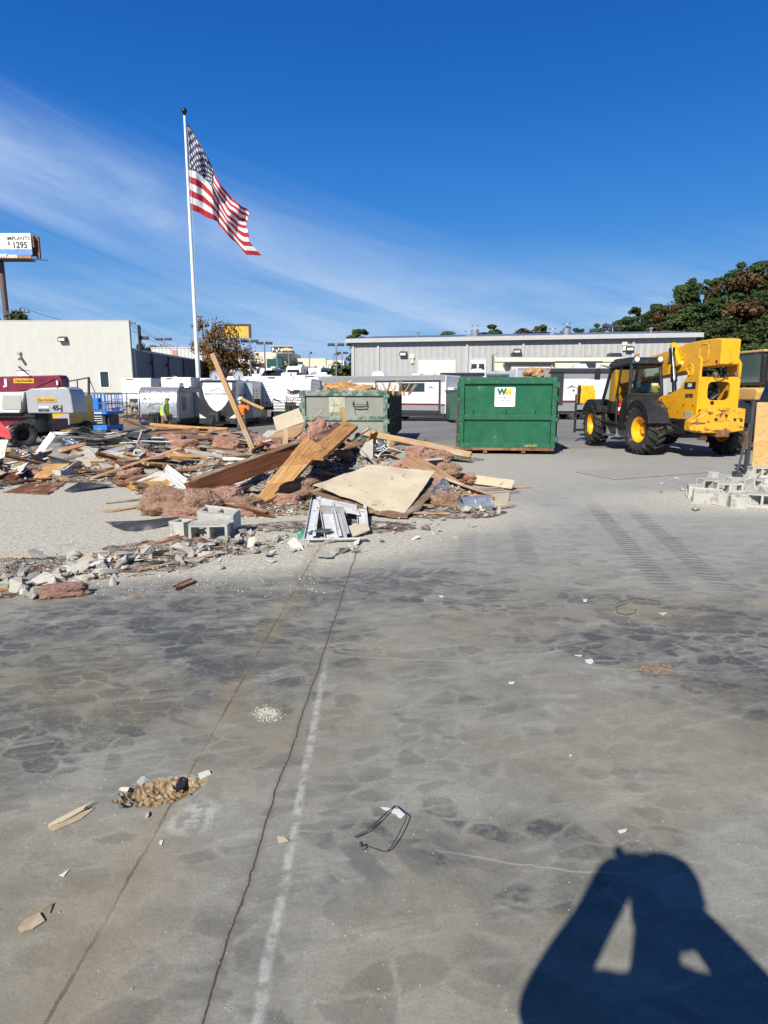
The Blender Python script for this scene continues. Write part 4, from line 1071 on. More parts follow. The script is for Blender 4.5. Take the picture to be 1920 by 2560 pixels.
a = MB(); a.box(-1.0, 1.0, 10.5, 10.95, .9, 2.2); a.build('rear_cover', rv_white, t, bevel=.05)
# awning trailer behind
x0, x1 = gx_(1085, 53), gx_(1290, 53)
t = trailer('white trailer with rolled black awning behind the green dumpster', (x0, 53, -.26), R(-90), x1-x0, 2.44, at(1150, 932, 52).z+.26, 'flat', rv_white, None, tongue=False)
Ha = at(1150, 932, 52).z+.26
a = MB(); a.cyl((1.35, .4, Ha-.12), (1.35, 3.6, Ha-.12), .1, n=12); a.box(1.22, 1.3, .3, 3.8, Ha-.22, Ha-.02); a.build('awning', rv_dark, t); 
a = MB(); a.cyl((1.4, 3.9, Ha-.05), (1.4, x1-x0-.3, Ha-.05), .16, n=14); a.build('rolled_awning', rv_bluegrey, t)
side_panel(t, 1.222, .2, x1-x0, .6, 1.2, 'grey_lower_band', rv_grey, .01)
# cream fifth wheel
x0, x1 = gx_(1224, 57), gx_(1600, 57); zt_ = at(1400, 893, 55.8).z+.3; L5 = (x0, 57, -.3)
t = trailer('tall cream fifth wheel trailer with brown roof stripe before the workshop', L5, R(-90), x1-x0, 2.5, zt_, 'flat', rv_cream, None, axles=(.4, .48), tongue=False, ac=False)
f = side_solver(L5, R(-90), 1.25)
side_panel(t, 1.252, 0, x1-x0, zt_-.45, zt_-.38, 'brown_stripe', rv_dark, .01)
a = MB()
for y_ in (2.5, 9.5): a.prism([(y_-1.6, zt_-.45), (y_-1.2, zt_-.45), (y_+1.2, zt_-.95), (y_+.9, zt_-.95)], 0, 1.26, 1.275)
a.build('swept_stripe', rv_grey, t)
y0, z1_ = f(1257, 908); y1, _ = f(1380, 908)
s_ = side_panel(t, 1.252, y0+.6, y1, .7, z1_-.2, 'slide_out', rv_cream, .7); side_panel(t, 1.252, y0, y1, z1_-.2, z1_, 'slide_awning', rv_dark, .85)
side_panel(t, 1.96, y0+.7, y0+3.0, 1.9, z1_-.6, 'window', glass, .02, parent=s_)
y0, z1_ = f(1383, 904); y1, _ = f(1500, 904); s_ = side_panel(t, 1.252, y0, y1, .7, z1_-.1, 'slide_out', rv_cream, .7); side_panel(t, 1.252, y0, y1, z1_-.1, z1_, 'slide_awning', rv_dark, .75)
y0, z1_ = f(1445, 908); y1, _ = f(1483, 908); side_panel(t, 1.96, y0, y1, z1_-1.3, z1_, 'window', glass, .02, parent=s_)
y0, z1_ = f(1231, 930); y1, _ = f(1249, 930); side_panel(t, 1.252, y0, y1, z1_-.5, z1_+.1, 'window', glass, .02)
for px0, px1, zz in ((1283, 1313, .45), (1363, 1374, .15), (1412, 1424, .15), (1475, 1487, .15), (1531, 1566, .4)):
    y0, _ = f(px0, 890); y1, _ = f(px1, 890); a = MB(); a.prism([(y0, zt_+.03), (y0+.1, zt_+zz), (y1-.1, zt_+zz), (y1, zt_+.03)], 0, -.4, .4); a.build('roof_air_conditioner', rv_dark if zz > .2 else rv_grey, t, bevel=.04)
a = MB()
for x_ in (.7, 1.1): a.tube([(x_, -.12, 1.6), (x_, -.12, zt_+.2), (x_, .3, zt_+.35)], .03, 6)
for i in range(8): a.cyl((.7, -.12, 1.8+i*.33), (1.1, -.12, 1.8+i*.33), .02, n=6)
a.build('ladder', trim_dark, t)
# right white trailer with open door
x0, x1 = gx_(1284, 44.6), gx_(1640, 44.6); L3 = (x0, 46, -.24); Hr = at(1450, 921, 44.8).z+.24
t = trailer('white maroon striped trailer with open dark door right of the green dumpster', L3, R(-90), x1-x0, 2.44, Hr, 'flat', rv_white, None, axles=(.405, .495), tongue=False, zb=.6)
f = side_solver(L3, R(-90), 1.22)
side_panel(t, 1.222, .1, x1-x0, Hr-.68, Hr-.02, 'grey_roof_band', rv_grey, .01); y0, _ = f(1368, 940)
side_panel(t, 1.24, y0, x1-x0, Hr-.24, Hr-.02, 'rolled_awning', rv_dark, .14)
side_panel(t, 1.222, .0, x1-x0, .6, 1.17, 'grey_lower_band', rv_grey, .01); side_panel(t, 1.222, .0, x1-x0, 1.17, 1.32, 'maroon_stripe', maroon, .012)
y0, zt2 = f(1377, 931); y1, zb2 = f(1406, 1013)
side_panel(t, 1.235, y0, y1, zb2, zt2, 'open_doorway', rv_dark, .02)
for px_, s_ in ((1430, 1.3), (1487, 1.0)): y, z = f(px_, 966 if px_ < 1450 else 944); peak(t, 1.235, y, z, s_)
for px_, py_, r_ in ((1434, 976, .07), (1453, 1010, .06)): y, z = f(px_, py_); a = MB(); a.cyl((1.22, y, z), (1.24, y, z), r_, n=14); a.build('outlet', rv_dark, t)
side_panel(t, 1.236, .05, .9, 1.3, Hr-.1, 'dark_end_trim', rv_bluegrey, .012)
# dark green container seen between trailers
a = MB(); a.box(0, .9, 0, 4, .2, 1.9); a.box(-.05, .95, -.05, 4, 1.9, 2.0)
green_dark = mat('container_green', (.03, .09, .055), .6, var=.2)
o = a.build('waste_container', green_dark, None, loc=(gx_(1123, 39.5), 39.5, -.22)); tag(o, 'dark green container end wedged beside the red striped trailer', 'container')

# ================================================================ parked cars on the raised lot
carp = [mat('car_black', (.02, .02, .025), .2, coat=.6), mat('car_white', (.7, .7, .7), .2, coat=.6), mat('car_grey', (.16, .17, .18), .25, coat=.6), mat('car_blue', (.05, .08, .17), .2, coat=.6)]
def car(px, py_roof, Y, ci, label, rz=0.0, suv=True):
    p = at(px, py_roof, Y); H_ = 1.75 if suv else 1.45
    t = thing('parked_car', label, 'car', (p.x, Y, p.z-H_), rz, 'cars parked in the far lot')
    a = MB(); a.prism([(-2.3, .35), (-2.32, .8), (-2.2, 1.0), (-1.2, 1.08), (2.1, 1.1), (2.3, .95), (2.3, .35)], 0, -.9, .9); a.build('body', carp[ci], t, bevel=.06)
    a = MB(); a.prism([(-1.25, 1.07), (-.6, H_-.03), (1.6, H_-.03), (2.15, 1.08)], 0, -.78, .78); a.build('windows', glass, t, bevel=.03)
    a = MB(); a.prism([(-.62, H_-.04), (-.5, H_), (1.5, H_), (1.62, H_-.04)], 0, -.76, .76); a.build('roof', carp[ci], t, bevel=.03)
    for x_ in (-.8, .8):
        for y_ in (-1.4, 1.4): wheel(t, x_, y_, .34, .34, .22, 1 if x_ > 0 else -1)
    for x_ in (-.65, .65): a = MB(); a.box(x_-.18, x_+.18, -2.34, -2.25, .75, .92); a.build('headlight', lamp_lens, t)
for args in ((562, 929, 118, 3, 'dark blue suv under the autumn tree', .2), (604, 931, 116, 0, 'black suv between two far trailers, nearer the tree', .3), (613, 929, 124, 2, 'grey car half hidden behind the swirled far trailer', .1), (650, 929, 118, 0, 'black car between the swirled and the plain far trailers', .2),
             (692, 926, 96, 0, 'black suv just right of the plain rounded far trailer', 1.2), (707, 930, 104, 1, 'white car in front of the green glass bay', .3), (714, 929, 112, 2, 'grey car left of the feathery shrub', .4),
             (815, 926, 104, 0, 'black suv right of the white and blue trailer nose', .5), (832, 928, 98, 2, 'grey suv below the tallest twin head pole', 1.0), (850, 931, 108, 1, 'white car left of the workshop corner', .4), (864, 930, 106, 0, 'black car beside the shrub at the workshop corner', .3), (801, 929, 110, 2, 'grey car hidden behind the white and blue nose', .2)):
    car(args[0], args[1], args[2], args[3], args[4], args[5])

# ================================================================ dumpsters
green_paint = mat('green_container_paint', (.008, .105, .048), .42, var=.16, scale=2.2, dirt=(.07, .20, .12), dirt_amt=.05, dscale=5, bmp=.35, bscale=2.2)
green_scuff = mat('scuffed_green_paint', (.010, .105, .05), .5, var=.25, scale=5, dirt=(.28, .30, .14), dirt_amt=.10, dscale=11, bmp=.1)
pale_green = mat('faded_pale_green_paint', (.235, .245, .21), .65, var=.15, scale=1.2, dirt=(.14, .21, .16), dirt_amt=.15, dscale=2.4, aniso=(1, 1, .6), bmp=.1, bscale=8)
pale_scuff = mat('worn_green_frame', (.03, .11, .07), .6, var=.3, scale=3, dirt=(.25, .265, .225), dirt_amt=.75, dscale=4, bmp=.1)
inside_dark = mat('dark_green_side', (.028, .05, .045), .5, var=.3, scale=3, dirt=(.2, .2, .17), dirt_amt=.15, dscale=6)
def dumpster(label, loc, rz, W, Hh, L, pal, pale=False):
    pf, pp, ps = pal
    t = thing('roll_off_dumpster', label, 'dumpster', loc, rz)
    b0 = .17
    a = MB(); a.box(0, .12, 0, .16, b0, Hh); a.box(W-.12, W, 0, .16, b0, Hh); a.box(.12, W-.12, 0, .14, Hh-.17, Hh); a.box(.12, W-.12, 0, .14, b0, b0+.13)
    mz = b0+(Hh-b0)*.40; a.box(.12, W-.12, .01, .14, mz, mz+.13); a.build('door_frame', pf, t, bevel=.008)
    a = MB(); a.box(.13, W-.13, .07, .10, b0+.13, mz); a.box(.13, W-.13, .07, .10, mz+.13, Hh-.17); a.build('door_panel', pp, t)
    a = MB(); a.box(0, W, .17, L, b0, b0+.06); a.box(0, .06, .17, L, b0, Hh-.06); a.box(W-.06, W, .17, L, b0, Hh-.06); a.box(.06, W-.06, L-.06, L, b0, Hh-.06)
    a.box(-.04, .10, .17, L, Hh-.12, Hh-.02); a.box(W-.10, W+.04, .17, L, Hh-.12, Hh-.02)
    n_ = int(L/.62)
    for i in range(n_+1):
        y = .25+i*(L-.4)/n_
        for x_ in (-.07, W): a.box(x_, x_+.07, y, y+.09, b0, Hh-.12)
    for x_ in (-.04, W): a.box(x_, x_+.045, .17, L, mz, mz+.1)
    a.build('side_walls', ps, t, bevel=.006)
    a = MB()
    for x_ in (W*.28, W*.68): a.box(x_-.05, x_+.05, .02, L+.4, .03, .16)
    a.box(.02, W-.02, .0, .12, .10, .17)
    for i in range(8): a.box(.1, W-.1, .4+i*(L-.6)/7, .5+i*(L-.6)/7, .1, .17)
    a.build('rails', rust, t)
    for x_ in (.02, W-.28):
        a = MB(); a.cyl((x_, .35, .10), (x_+.26, .35, .10), .10, n=18); a.build('roller', rust, t, smooth=True)
    for x_ in ((-.035, W+.035)):
        for z_ in (Hh*.9, Hh*.72, Hh*.45, Hh*.2):
            a = MB(); a.cyl((x_, .02, z_-.07), (x_, .02, z_+.07), .035, n=10); a.box(min(x_, x_+(.1 if x_ < 0 else -.1)), max(x_, x_+(.1 if x_ < 0 else -.1)), -.015, .03, z_-.05, z_+.05); a.build('hinge', pf, t)
    a = MB(); 
    pts = [(-.08, -.02, Hh*.62-i*.045+.01*(i % 2)) for i in range(26)]
    for i in range(0, 20): a.tube([(-.075+.012*math.sin(i*1.3), -.02, Hh*.55-i*.055), (-.07, -.035, Hh*.55-i*.055-.035)], .014, 6)
    a.build('latch_chain', rust, t)
    return t
g0_ = gnd(1146, 1134)
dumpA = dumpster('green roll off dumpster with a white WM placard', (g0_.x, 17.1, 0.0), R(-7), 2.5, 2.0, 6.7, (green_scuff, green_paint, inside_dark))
pl = dumpA
z0_, z1_ = 1.46-.03, 1.97
a = MB(); a.prism([(.93, 1.24), (1.42, 1.24), (1.44, 1.27), (1.44, 1.72), (1.42, 1.74), (.93, 1.74), (.91, 1.72), (.91, 1.27)], 1, .045, .069); q = a.build('placard', white_sign, dumpA)
def tq(s, size, x, z, m_, bold=0, sx=1): a = MB(); a.text(s, size, TM((x, .043, z)), 0, .003, bold, sx); a.build('lettering', m_, q)
tq('W', .21, 1.09, 1.62, mat('logo_green', (.01, .13, .05), .5), .014, 1.0); tq('M', .21, 1.26, 1.62, mat('logo_yellow', (.72, .48, .03), .5), .014, 1.0)
tq('800 688 3333', .065, 1.175, 1.475, rv_grey, .001, 1); tq('WM.COM', .045, 1.175, 1.405, rv_grey, .001, 1.1)
a = MB()
for x_ in (.35, 1.2, 1.95): a.tube([(x_, .0, 1.10), (x_+.01, -.03, 1.13), (x_, 0.0, 1.19)], .012, 6)
a.build('hooks', trim_dark, dumpA)
a = MB(); r_ = random.Random(4)
for i in range(9): x_ = 1.72+i*.035; a.tube([(x_, -.006, .22), (x_+r_.uniform(-.01, .03), -.006, .22+r_.uniform(.02, .07)), (x_+.03, -.006, .21)], .006, 4)
a.build('yellow_chalk_marks', mat('yellow_chalk', (.7, .6, .15), .8), dumpA)
# pale dumpster
DX, DY = (752-960)/F*19.6, 19.6
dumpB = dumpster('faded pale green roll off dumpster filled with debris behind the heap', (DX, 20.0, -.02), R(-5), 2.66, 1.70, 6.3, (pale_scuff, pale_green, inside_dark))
a = MB(); a.box(.85, 1.35, .055, .069, 1.02, 1.5); q = a.build('faded_placard', mat('faded_placard', (.42, .42, .30), .7, var=.2, scale=6), dumpB)
a = MB(); a.text('800 688 3333', .06, TM((1.1, .052, 1.24)), 0, .002, .001); a.build('lettering', pale_green, q)
a = MB(); a.tube([(1.62, .06, 1.36), (1.60, -.02, 1.27), (1.64, -.03, 1.2), (1.8, -.03, 1.19), (2.0, -.03, 1.2), (2.04, -.02, 1.27), (2.03, .06, 1.37)], .018, 7); a.tube([(1.62, -.01, 1.27), (2.03, -.01, 1.28)], .012, 6); a.build('handle', trim_dark, dumpB)
a = MB(); a.tube([(.93, .06, 1.5), (1.0, .05, 1.35), (1.02, .05, 1.15), (.95, .05, .98), (.9, .05, .9)], .006, 4); a.tube([(1.65, .06, 1.2), (1.66, .05, 1.0), (1.75, .05, .87), (1.95, .05, .9)], .006, 4); a.build('dangling_wire', trim_dark, dumpB)
# ================================================================ telehandler
yellow = mat('machine_yellow', (.84, .40, .008), .4, var=.10, scale=1.5, dirt=(.35, .17, .03), dirt_amt=.12, dscale=5, coat=.15, bmp=.04, bscale=12)
yellow_worn = mat('worn_yellow', (.78, .38, .02), .5, var=.15, scale=3, dirt=(.11, .045, .025), dirt_amt=.42, dscale=7.5, aniso=(.7, 1, 1.5), bmp=.15)
m, nt, cabglass = newmat('cab_glass')
gbs = nt.nodes.new('ShaderNodeBsdfTransparent'); gbs.inputs[0].default_value = (.50, .58, .55, 1)
ggl = nt.nodes.new('ShaderNodeBsdfGlossy'); ggl.inputs['Roughness'].default_value = .03
fr_ = nt.nodes.new('ShaderNodeFresnel'); mxs = nt.nodes.new('ShaderNodeMixShader'); ff = (N(nt, fr_.outputs[0])+.03)
nt.links.new(ff.s, mxs.inputs[0]); nt.links.new(gbs.outputs[0], mxs.inputs[1]); nt.links.new(ggl.outputs[0], mxs.inputs[2])
nt.links.new(mxs.outputs[0], nt.nodes['Material Output'].inputs[0]); cab_glass = m
red_paint = mat('red_paint', (.45, .02, .02), .35, var=.1)
def lugged_wheel(parent, x, y, r, w_, side, rz=0.0, rimm=None, nl=20, lug=.055, rr=.50, dish=.35):
    h = w_/2; rb = r-lug
    a = MB(); a.lathe([(r*rr, -h*.72), (r*(rr+.1), -h*.95), (rb*.90, -h), (rb*.985, -h*.82), (rb, -h*.3), (rb, h*.3), (rb*.985, h*.82), (rb*.90, h), (r*(rr+.1), h*.95), (r*rr, h*.72)], (0, 0, 0), 0, 40)
    for i in range(nl):
        for sg in (-1, 1):
            a0 = 2*math.pi*(i+(.5 if sg > 0 else 0))/nl
            pts = []
            for k, (xx, da) in enumerate(((.02, 0.17), (h*.55, .07), (h*.97, 0.0))):
                for q, rad in ((-.055, rb-.02), (.055, rb-.02), (.045, r), (-.045, r)):
                    an = a0+da+q*.95/(r)*.75
                    rad2 = rad if k < 2 else (rad if rad < r else r-.03)
                    pts.append((sg*xx, rad2*math.cos(an), rad2*math.sin(an)))
            # shoulder block running down the sidewall
            for q, rad in ((-.05, r*.80), (.05, r*.80), (.045, r-.045), (-.045, r-.045)):
                an = a0-.03+q*.95/(r)*.75; pts.append((sg*h*1.05, rad*math.cos(an), rad*math.sin(an)))
            fs = [(0, 1, 2, 3), (12, 13, 14, 15)]
            for k in range(3): fs += [(k*4+j, k*4+(j+1) % 4, k*4+4+(j+1) % 4, k*4+4+j) for j in range(4)]
            a.add(pts, fs)
    t = a.build('wheel', black_rubber, parent, smooth=True, loc=(x, y, r)); t.rotation_euler = (rnd.uniform(0, 1), 0, rz); t.rotation_mode = 'XYZ'
    a = MB(); a.lathe([(0, h*.20), (r*.16, h*.22), (r*.18, h*.05), (r*.30, -h*dish*.3), (r*.40, h*.1), (r*.44, h*.62), (r*rr+.01, h*.78), (r*rr+.015, h*.70)], (0, 0, 0), 0, 32)
    a.lathe([(r*rr, -h*.7), (r*.42, -h*.6), (r*.40, h*.1)], (0, 0, 0), 0, 32)
    for i in range(10): an = i*math.pi/5; a.cyl((h*.02, r*.24*math.cos(an), r*.24*math.sin(an)), (h*.14, r*.24*math.cos(an), r*.24*math.sin(an)), .02, n=6, mi=1)
    q = a.build('rim', [rimm or yellow, black_plastic], t, smooth=True)
    if side < 0: q.scale = (-1, 1, 1)
    return t
def fender(parent, x0, x1, cy, cz, r, a0, a1, m_, th=.035, name='fender'):
    a = MB(); n_ = 10; vs = []
    for i in range(n_+1):
        an = R(a0+(a1-a0)*i/n_)
        for rad in (r, r+th):
            for x in (x0, x1): vs.append((x, cy+rad*math.cos(an), cz+rad*math.sin(an)))
    fs = []
    for i in range(n_):
        b_ = i*4; fs += [(b_, b_+1, b_+5, b_+4), (b_+2, b_+6, b_+7, b_+3), (b_, b_+4, b_+6, b_+2), (b_+1, b_+3, b_+7, b_+5)]
    fs += [(0, 2, 3, 1), (n_*4, n_*4+1, n_*4+3, n_*4+2)]
    a.add(vs, fs)
    # outer lip
    xo = x0 if abs(x0) > abs(x1) else x1
    vs = []
    for i in range(n_+1):
        an = R(a0+(a1-a0)*i/n_)
        for rad in (r-.11, r+th): 
            for dx in (0, .02): vs.append((xo-dx*(1 if xo > 0 else -1), cy+rad*math.cos(an), cz+rad*math.sin(an)))
    fs = []
    for i in range(n_):
        b_ = i*4; fs += [(b_, b_+2, b_+6, b_+4), (b_+1, b_+5, b_+7, b_+3), (b_, b_+4, b_+5, b_+1)]
    a.add(vs, fs)
    o = a.build(name, m_, parent, smooth=True); return o
T = thing('telehandler', 'yellow telehandler with black cab and counterweight with flaking paint', 'telehandler', (7.95, 16.95, 0), R(3))
lugged_wheel(T, -1.12, 0, .655, .46, -1, R(7)); lugged_wheel(T, 1.12, 0, .655, .46, 1, R(7)); lugged_wheel(T, -1.12, 3.35, .655, .46, -1, R(-3)); lugged_wheel(T, 1.12, 3.35, .655, .46, 1, R(-3))
a = MB(); a.box(-.42, .42, -1.0, 4.3, .55, .95); a.build('chassis_frame', black_plastic, T, bevel=.02)
for y_ in (0, 3.35): a = MB(); a.cyl((-.9, y_, .65), (.9, y_, .65), .13, n=14); a.box(-.25, .25, y_-.3, y_+.3, .45, .9); a.build('axle', black_plastic, T)
a = MB(); a.prism([(1.05, .72), (1.05, 1.38), (.85, 1.50), (.3, 1.58), (-.2, 1.72), (-.5, 2.02), (-.72, 2.42), (-.95, 2.5), (-1.08, 2.4), (-1.08, .72)], 0, -.36, -.30); a.build('left_side_plate', yellow, T, bevel=.012)
a = MB(); a.prism([(1.4, .72), (1.4, 1.5), (.3, 1.6), (-.4, 1.9), (-.7, 2.38), (-.95, 2.42), (-1.08, 2.3), (-1.08, .72)], 0, .62, .68); a.build('right_side_plate', yellow, T, bevel=.012)
# rear panel with opening
a = MB(); y0, y1 = -1.10, -1.04
ox0, ox1, oz0, oz1 = -.14, .42, 1.42, 1.87
op = []
for i in range(24):
    an = 2*math.pi*i/24; cx, cz = (ox0+ox1)/2, (oz0+oz1)/2; hx, hz_2 = (ox1-ox0)/2, (oz1-oz0)/2
    ca, sa = math.cos(an), math.sin(an); e = .45
    op.append((cx+hx*math.copysign(abs(ca)**e, ca), cz+hz_2*math.copysign(abs(sa)**e, sa)))
out_ = []
for i in range(24):
    an = 2*math.pi*i/24; ca, sa = math.cos(an), math.sin(an); s_ = max(abs(ca), abs(sa)); u_, v_ = ca/s_, sa/s_
    out_.append((.15+.47*u_, 1.61+(.37 if v_ > 0 else .41)*v_))
vs = [(p[0], y0, p[1]) for p in out_]+[(p[0], y0, p[1]) for p in op]+[(p[0], y1, p[1]) for p in out_]+[(p[0], y1, p[1]) for p in op]
fs = []
for i in range(24):
    j = (i+1) % 24; fs += [(i, j, 24+j, 24+i), (48+i, 72+i, 72+j, 48+j), (24+i, 24+j, 72+j, 72+i), (i, 48+i, 48+j, j)]
a.add(vs, fs); a.build('rear_panel', yellow, T)
a = MB(); a.box(-.28, .60, -.9, -.2, 1.0, 1.4); a.cyl((.0, -.8, 1.62), (.35, -.6, 1.62), .10); a.box(.1, .3, -.8, -.5, 1.4, 1.8); a.tube([(.1, -.9, 1.45), (.25, -.95, 1.6), (.2, -.8, 1.85)], .03); a.build('radiator_unit', black_plastic, T)
a = MB(); a.prism([(-.66, .70), (-.66, .93), (-.36, 1.10), (-.22, 1.24), (.68, 1.24), (.68, .70), (.3, .64), (-.4, .64)], 1, -1.42, -1.105); a.build('counterweight', yellow_worn, T, bevel=.03)
for x_ in (-.05, .2, .42, .58): a = MB(); a.cyl((x_, -1.432, 1.0+.06*math.sin(x_*9)), (x_, -1.40, 1.0+.06*math.sin(x_*9)), .035, n=12); a.build('bolt_hole', black_plastic, T)
a = MB(); a.cyl((.0, -1.115, 1.36), (.0, -1.09, 1.36), .05, n=12); a.build('bolt_hole', black_plastic, T)
a = MB(); a.box(.0, .3, -1.45, -1.2, .55, .72); a.build('tow_hitch', rust, T, bevel=.01)
# boom
zt = lambda y: 2.86-.06*(y+1.2)/2 if y < .8 else 2.80-(y-.8)*.085
a = MB()
bs = [(-1.22, 2.27, 2.86), (-1.0, 2.24, 2.90), (-.1, 2.22, 2.90), (.5, 2.15, 2.88), (.9, 2.10, 2.80), (3.0, 1.98, 2.62), (4.5, 1.88, 2.50)]
a.prism([(y, z0) for y, z0, z1 in bs]+[(y, z1) for y, z0, z1 in bs[::-1]], 0, .05, .52); bo = a.build('boom', yellow, T, bevel=.03)
a = MB(); a.prism([(4.5, 1.98), (5.0, 1.92), (5.0, 2.35), (4.5, 2.42)], 0, .10, .47); a.prism([(4.9, 2.38), (5.25, 2.2), (5.35, 1.2), (5.15, 1.0), (4.95, 1.3), (4.85, 2.0)], 0, .02, .55); a.build('boom_head', yellow, T, bevel=.03)
a = MB()   # pressed reinforcement ring and holes on the boom side
ring = [(.046, .1+.22*math.copysign(abs(math.cos(i*.3142))**.6, math.cos(i*.3142)), 2.58+.22*math.copysign(abs(math.sin(i*.3142))**.6, math.sin(i*.3142))) for i in range(20)]
a.tube([(.05, p[1]-.55, p[2]) for p in ring], .014, 6, closed=True); a.tube([(.05, .55+.07*math.cos(i*.52), 2.55+.07*math.sin(i*.52)) for i in range(12)], .016, 6, closed=True)
a.build('pressed_ring', yellow, bo)
a = MB(); a.cyl((.045, -1.05, 2.34), (.06, -1.05, 2.34), .045, n=12); a.cyl((.045, -.1, 2.5), (.06, -.1, 2.5), .03, n=10); a.build('pin_hole', black_plastic, bo)
a = MB(); a.box(.04, .052, .55, .95, 2.3, 2.43); a.build('warning_label', white_sign, bo)
a = MB(); a.prism([(.55, 2.35), (1.05, 2.95), (1.15, 2.85), (1.05, 2.45), (.8, 2.25)], 0, -.06, .05); a.cyl((-.1, 1.0, 2.82), (.1, 1.0, 2.82), .09, n=16); a.build('cylinder_bracket', yellow, T, bevel=.01)
a = MB(); a.cyl((-.08, .95, 2.78), (-.12, .62, 1.9), .085, n=16); a.cyl((-.12, .62, 1.9), (-.13, .5, 1.45), .06, n=14); a.cyl((.6, .7, 2.6), (.6, .2, 1.6), .075, n=14); a.build('lift_cylinder', black_gloss, T, smooth=True)
a = MB(); a.box(-.2, -.165, .75, .86, 2.1, 2.35); a.build('decal_strip', yellow, T)
for z_, t_, s_, m_ in ((1.78, '510', .125, white_sign), (1.53, '10219335', .12, ink)):
    if t_ == '510': a = MB(); a.box(-.37, -.362, -.95, -.42, z_-.08, z_+.08); pl_2 = a.build('model_plate', black_plastic, T)
    a = MB(); a.text(t_, s_, Matrix.Translation((-.372, -.68, z_)) @ Matrix.Rotation(R(-90), 4, 'Z') @ Matrix.Rotation(R(90), 4, 'X'), 0, .003, .003, 1.0 if t_ == '510' else .8); a.build('lettering', m_, T)
a = MB(); a.tube([(-.365, -.62+.15*math.cos(i*.52), 2.12+.19*math.sin(i*.52)) for i in range(9)], .018, 6); a.tube([(-.365, -.62+.07*math.cos(i*.52), 2.12+.09*math.sin(i*.52)) for i in range(12)], .018, 6, closed=True); a.build('pivot_boss', yellow, T)
a = MB()
for y_, z_ in ((.35, 1.2), (.35, 1.05), (-.55, 1.08), (-.45, 1.3), (.75, 1.42), (-.9, 1.3)): a.cyl((-.372, y_, z_), (-.355, y_, z_), .03, n=10)
a.build('plate_holes', rust, T)
a = MB(); a.box(-1.0, -.4, .25, .85, .75, 1.1); a.tube([(-.5, .5, 1.1), (-.55, .6, 1.4), (-.45, .8, 1.5)], .04); a.box(-.75, -.42, .55, .95, .95, 1.28); a.build('hydraulic_block', black_plastic, T, bevel=.02)
a = MB()
a.tube([(-.05, -1.12, 2.02), (.05, -1.2, 1.95), (.2, -1.18, 1.98), (.35, -1.1, 2.1)], .016, 6); a.tube([(.15, -1.1, 2.22), (.12, -1.18, 2.05), (.3, -1.16, 1.98), (.4, -1.05, 2.05)], .016, 6); a.tube([(-.6, .6, .95), (-.5, .2, .8), (-.4, -.3, .9), (-.38, -.6, .75)], .022, 6); a.tube([(-.62, .7, 1.0), (-.55, .1, .9), (-.42, -.4, .7)], .018, 6)
a.build('hydraulic_hoses', black_plastic, T, smooth=True)
for p_ in ((.04, -1.1, 2.05), (.55, -1.1, 2.05)): a = MB(); a.cyl(p_, (p_[0], -1.02, p_[2]), .05, n=14); a.build('pivot_pin', steel, T)
a = MB(); a.box(-.367, -.361, -.9, -.55, .95, 1.15); a.build('worn_decal', tan_base, T)
a = MB(); a.box(-.665, -.3, -1.43, -1.425, .86, .9); a.build('scrape', rust, T)
# cab
CX0, CX1, CY0, CY1 = -1.2, -.26, .95, 2.75
cab = bpy.data.objects.new('cab', None); COL.objects.link(cab); cab.parent = T
P = {'rl': [(CX0+.02, CY0+.02, .72), (CX0+.03, CY0+.02, 1.55), (CX0+.08, CY0+.10, 2.40)], 'rr': [(CX1, CY0+.02, .72), (CX1, CY0+.02, 1.55), (CX1-.06, CY0+.10, 2.40)],
     'fl': [(CX0+.02, CY1+.05, .75), (CX0+.02, CY1+.12, 1.2), (CX0+.10, CY1-.30, 2.32)], 'fr': [(CX1, CY1+.05, .72), (CX1, CY1+.12, 1.2), (CX1-.05, CY1-.30, 2.32)]}
a = MB()
for k, v in P.items(): a.tube(v, .048, 8)
a.tube([P['rl'][2], P['fl'][2]], .05); a.tube([P['rr'][2], P['fr'][2]], .05); a.tube([P['rl'][2], P['rr'][2]], .05); a.tube([P['fl'][2], P['fr'][2]], .05)
a.tube([P['rl'][1], P['rr'][1]], .04); a.tube([(CX0+.02, CY0+.75, .72), (CX0+.0, CY0+.78, 1.5), (CX0+.07, CY0+.72, 2.38)], .035)
a.tube([P['rl'][0], P['fl'][0]], .05); a.build('cab_frame', black_plastic, T, smooth=True)
a = MB(); a.prism([(CY0-.02, 2.37), (CY0+.02, 2.50), (CY0+.2, 2.56), (CY1-.6, 2.56), (CY1-.2, 2.44), (CY1-.15, 2.35)], 0, CX0+.05, CX1-.02); a.build('cab_roof', black_plastic, T, bevel=.03)
a = MB(); a.box(CX0, CX1+.03, CY0-.01, CY0+.05, .7, 1.53); a.box(CX0, CX1, CY0, CY1, .60, .70); a.prism([(CY1-.35, .65), (CY1+.1, .7), (CY1+.14, 1.15), (CY1, 1.2), (CY1-.3, 1.0)], 0, CX0, CX0+.04); a.box(CX1, CX1+.04, CY0, CY1, .65, 1.3); a.box(CX0, CX1, CY1+.05, CY1+.09, .7, 1.2)
a.prism([(CY0-.02, .55), (CY0+.55, .55), (CY0+.5, 1.1), (CY0+.25, 1.5), (CY0-.02, 1.55)], 0, CX0-.02, CX0+.03)
a.build('cab_panels', black_plastic, T, bevel=.02)
a = MB(); a.add([(CX0+.06, CY0+.03, 1.58), (CX1-.04, CY0+.03, 1.58), (CX1-.09, CY0+.10, 2.36), (CX0+.11, CY0+.10, 2.36)], [(0, 1, 2, 3)]); a.build('rear_window', cab_glass, T, recalc=False)
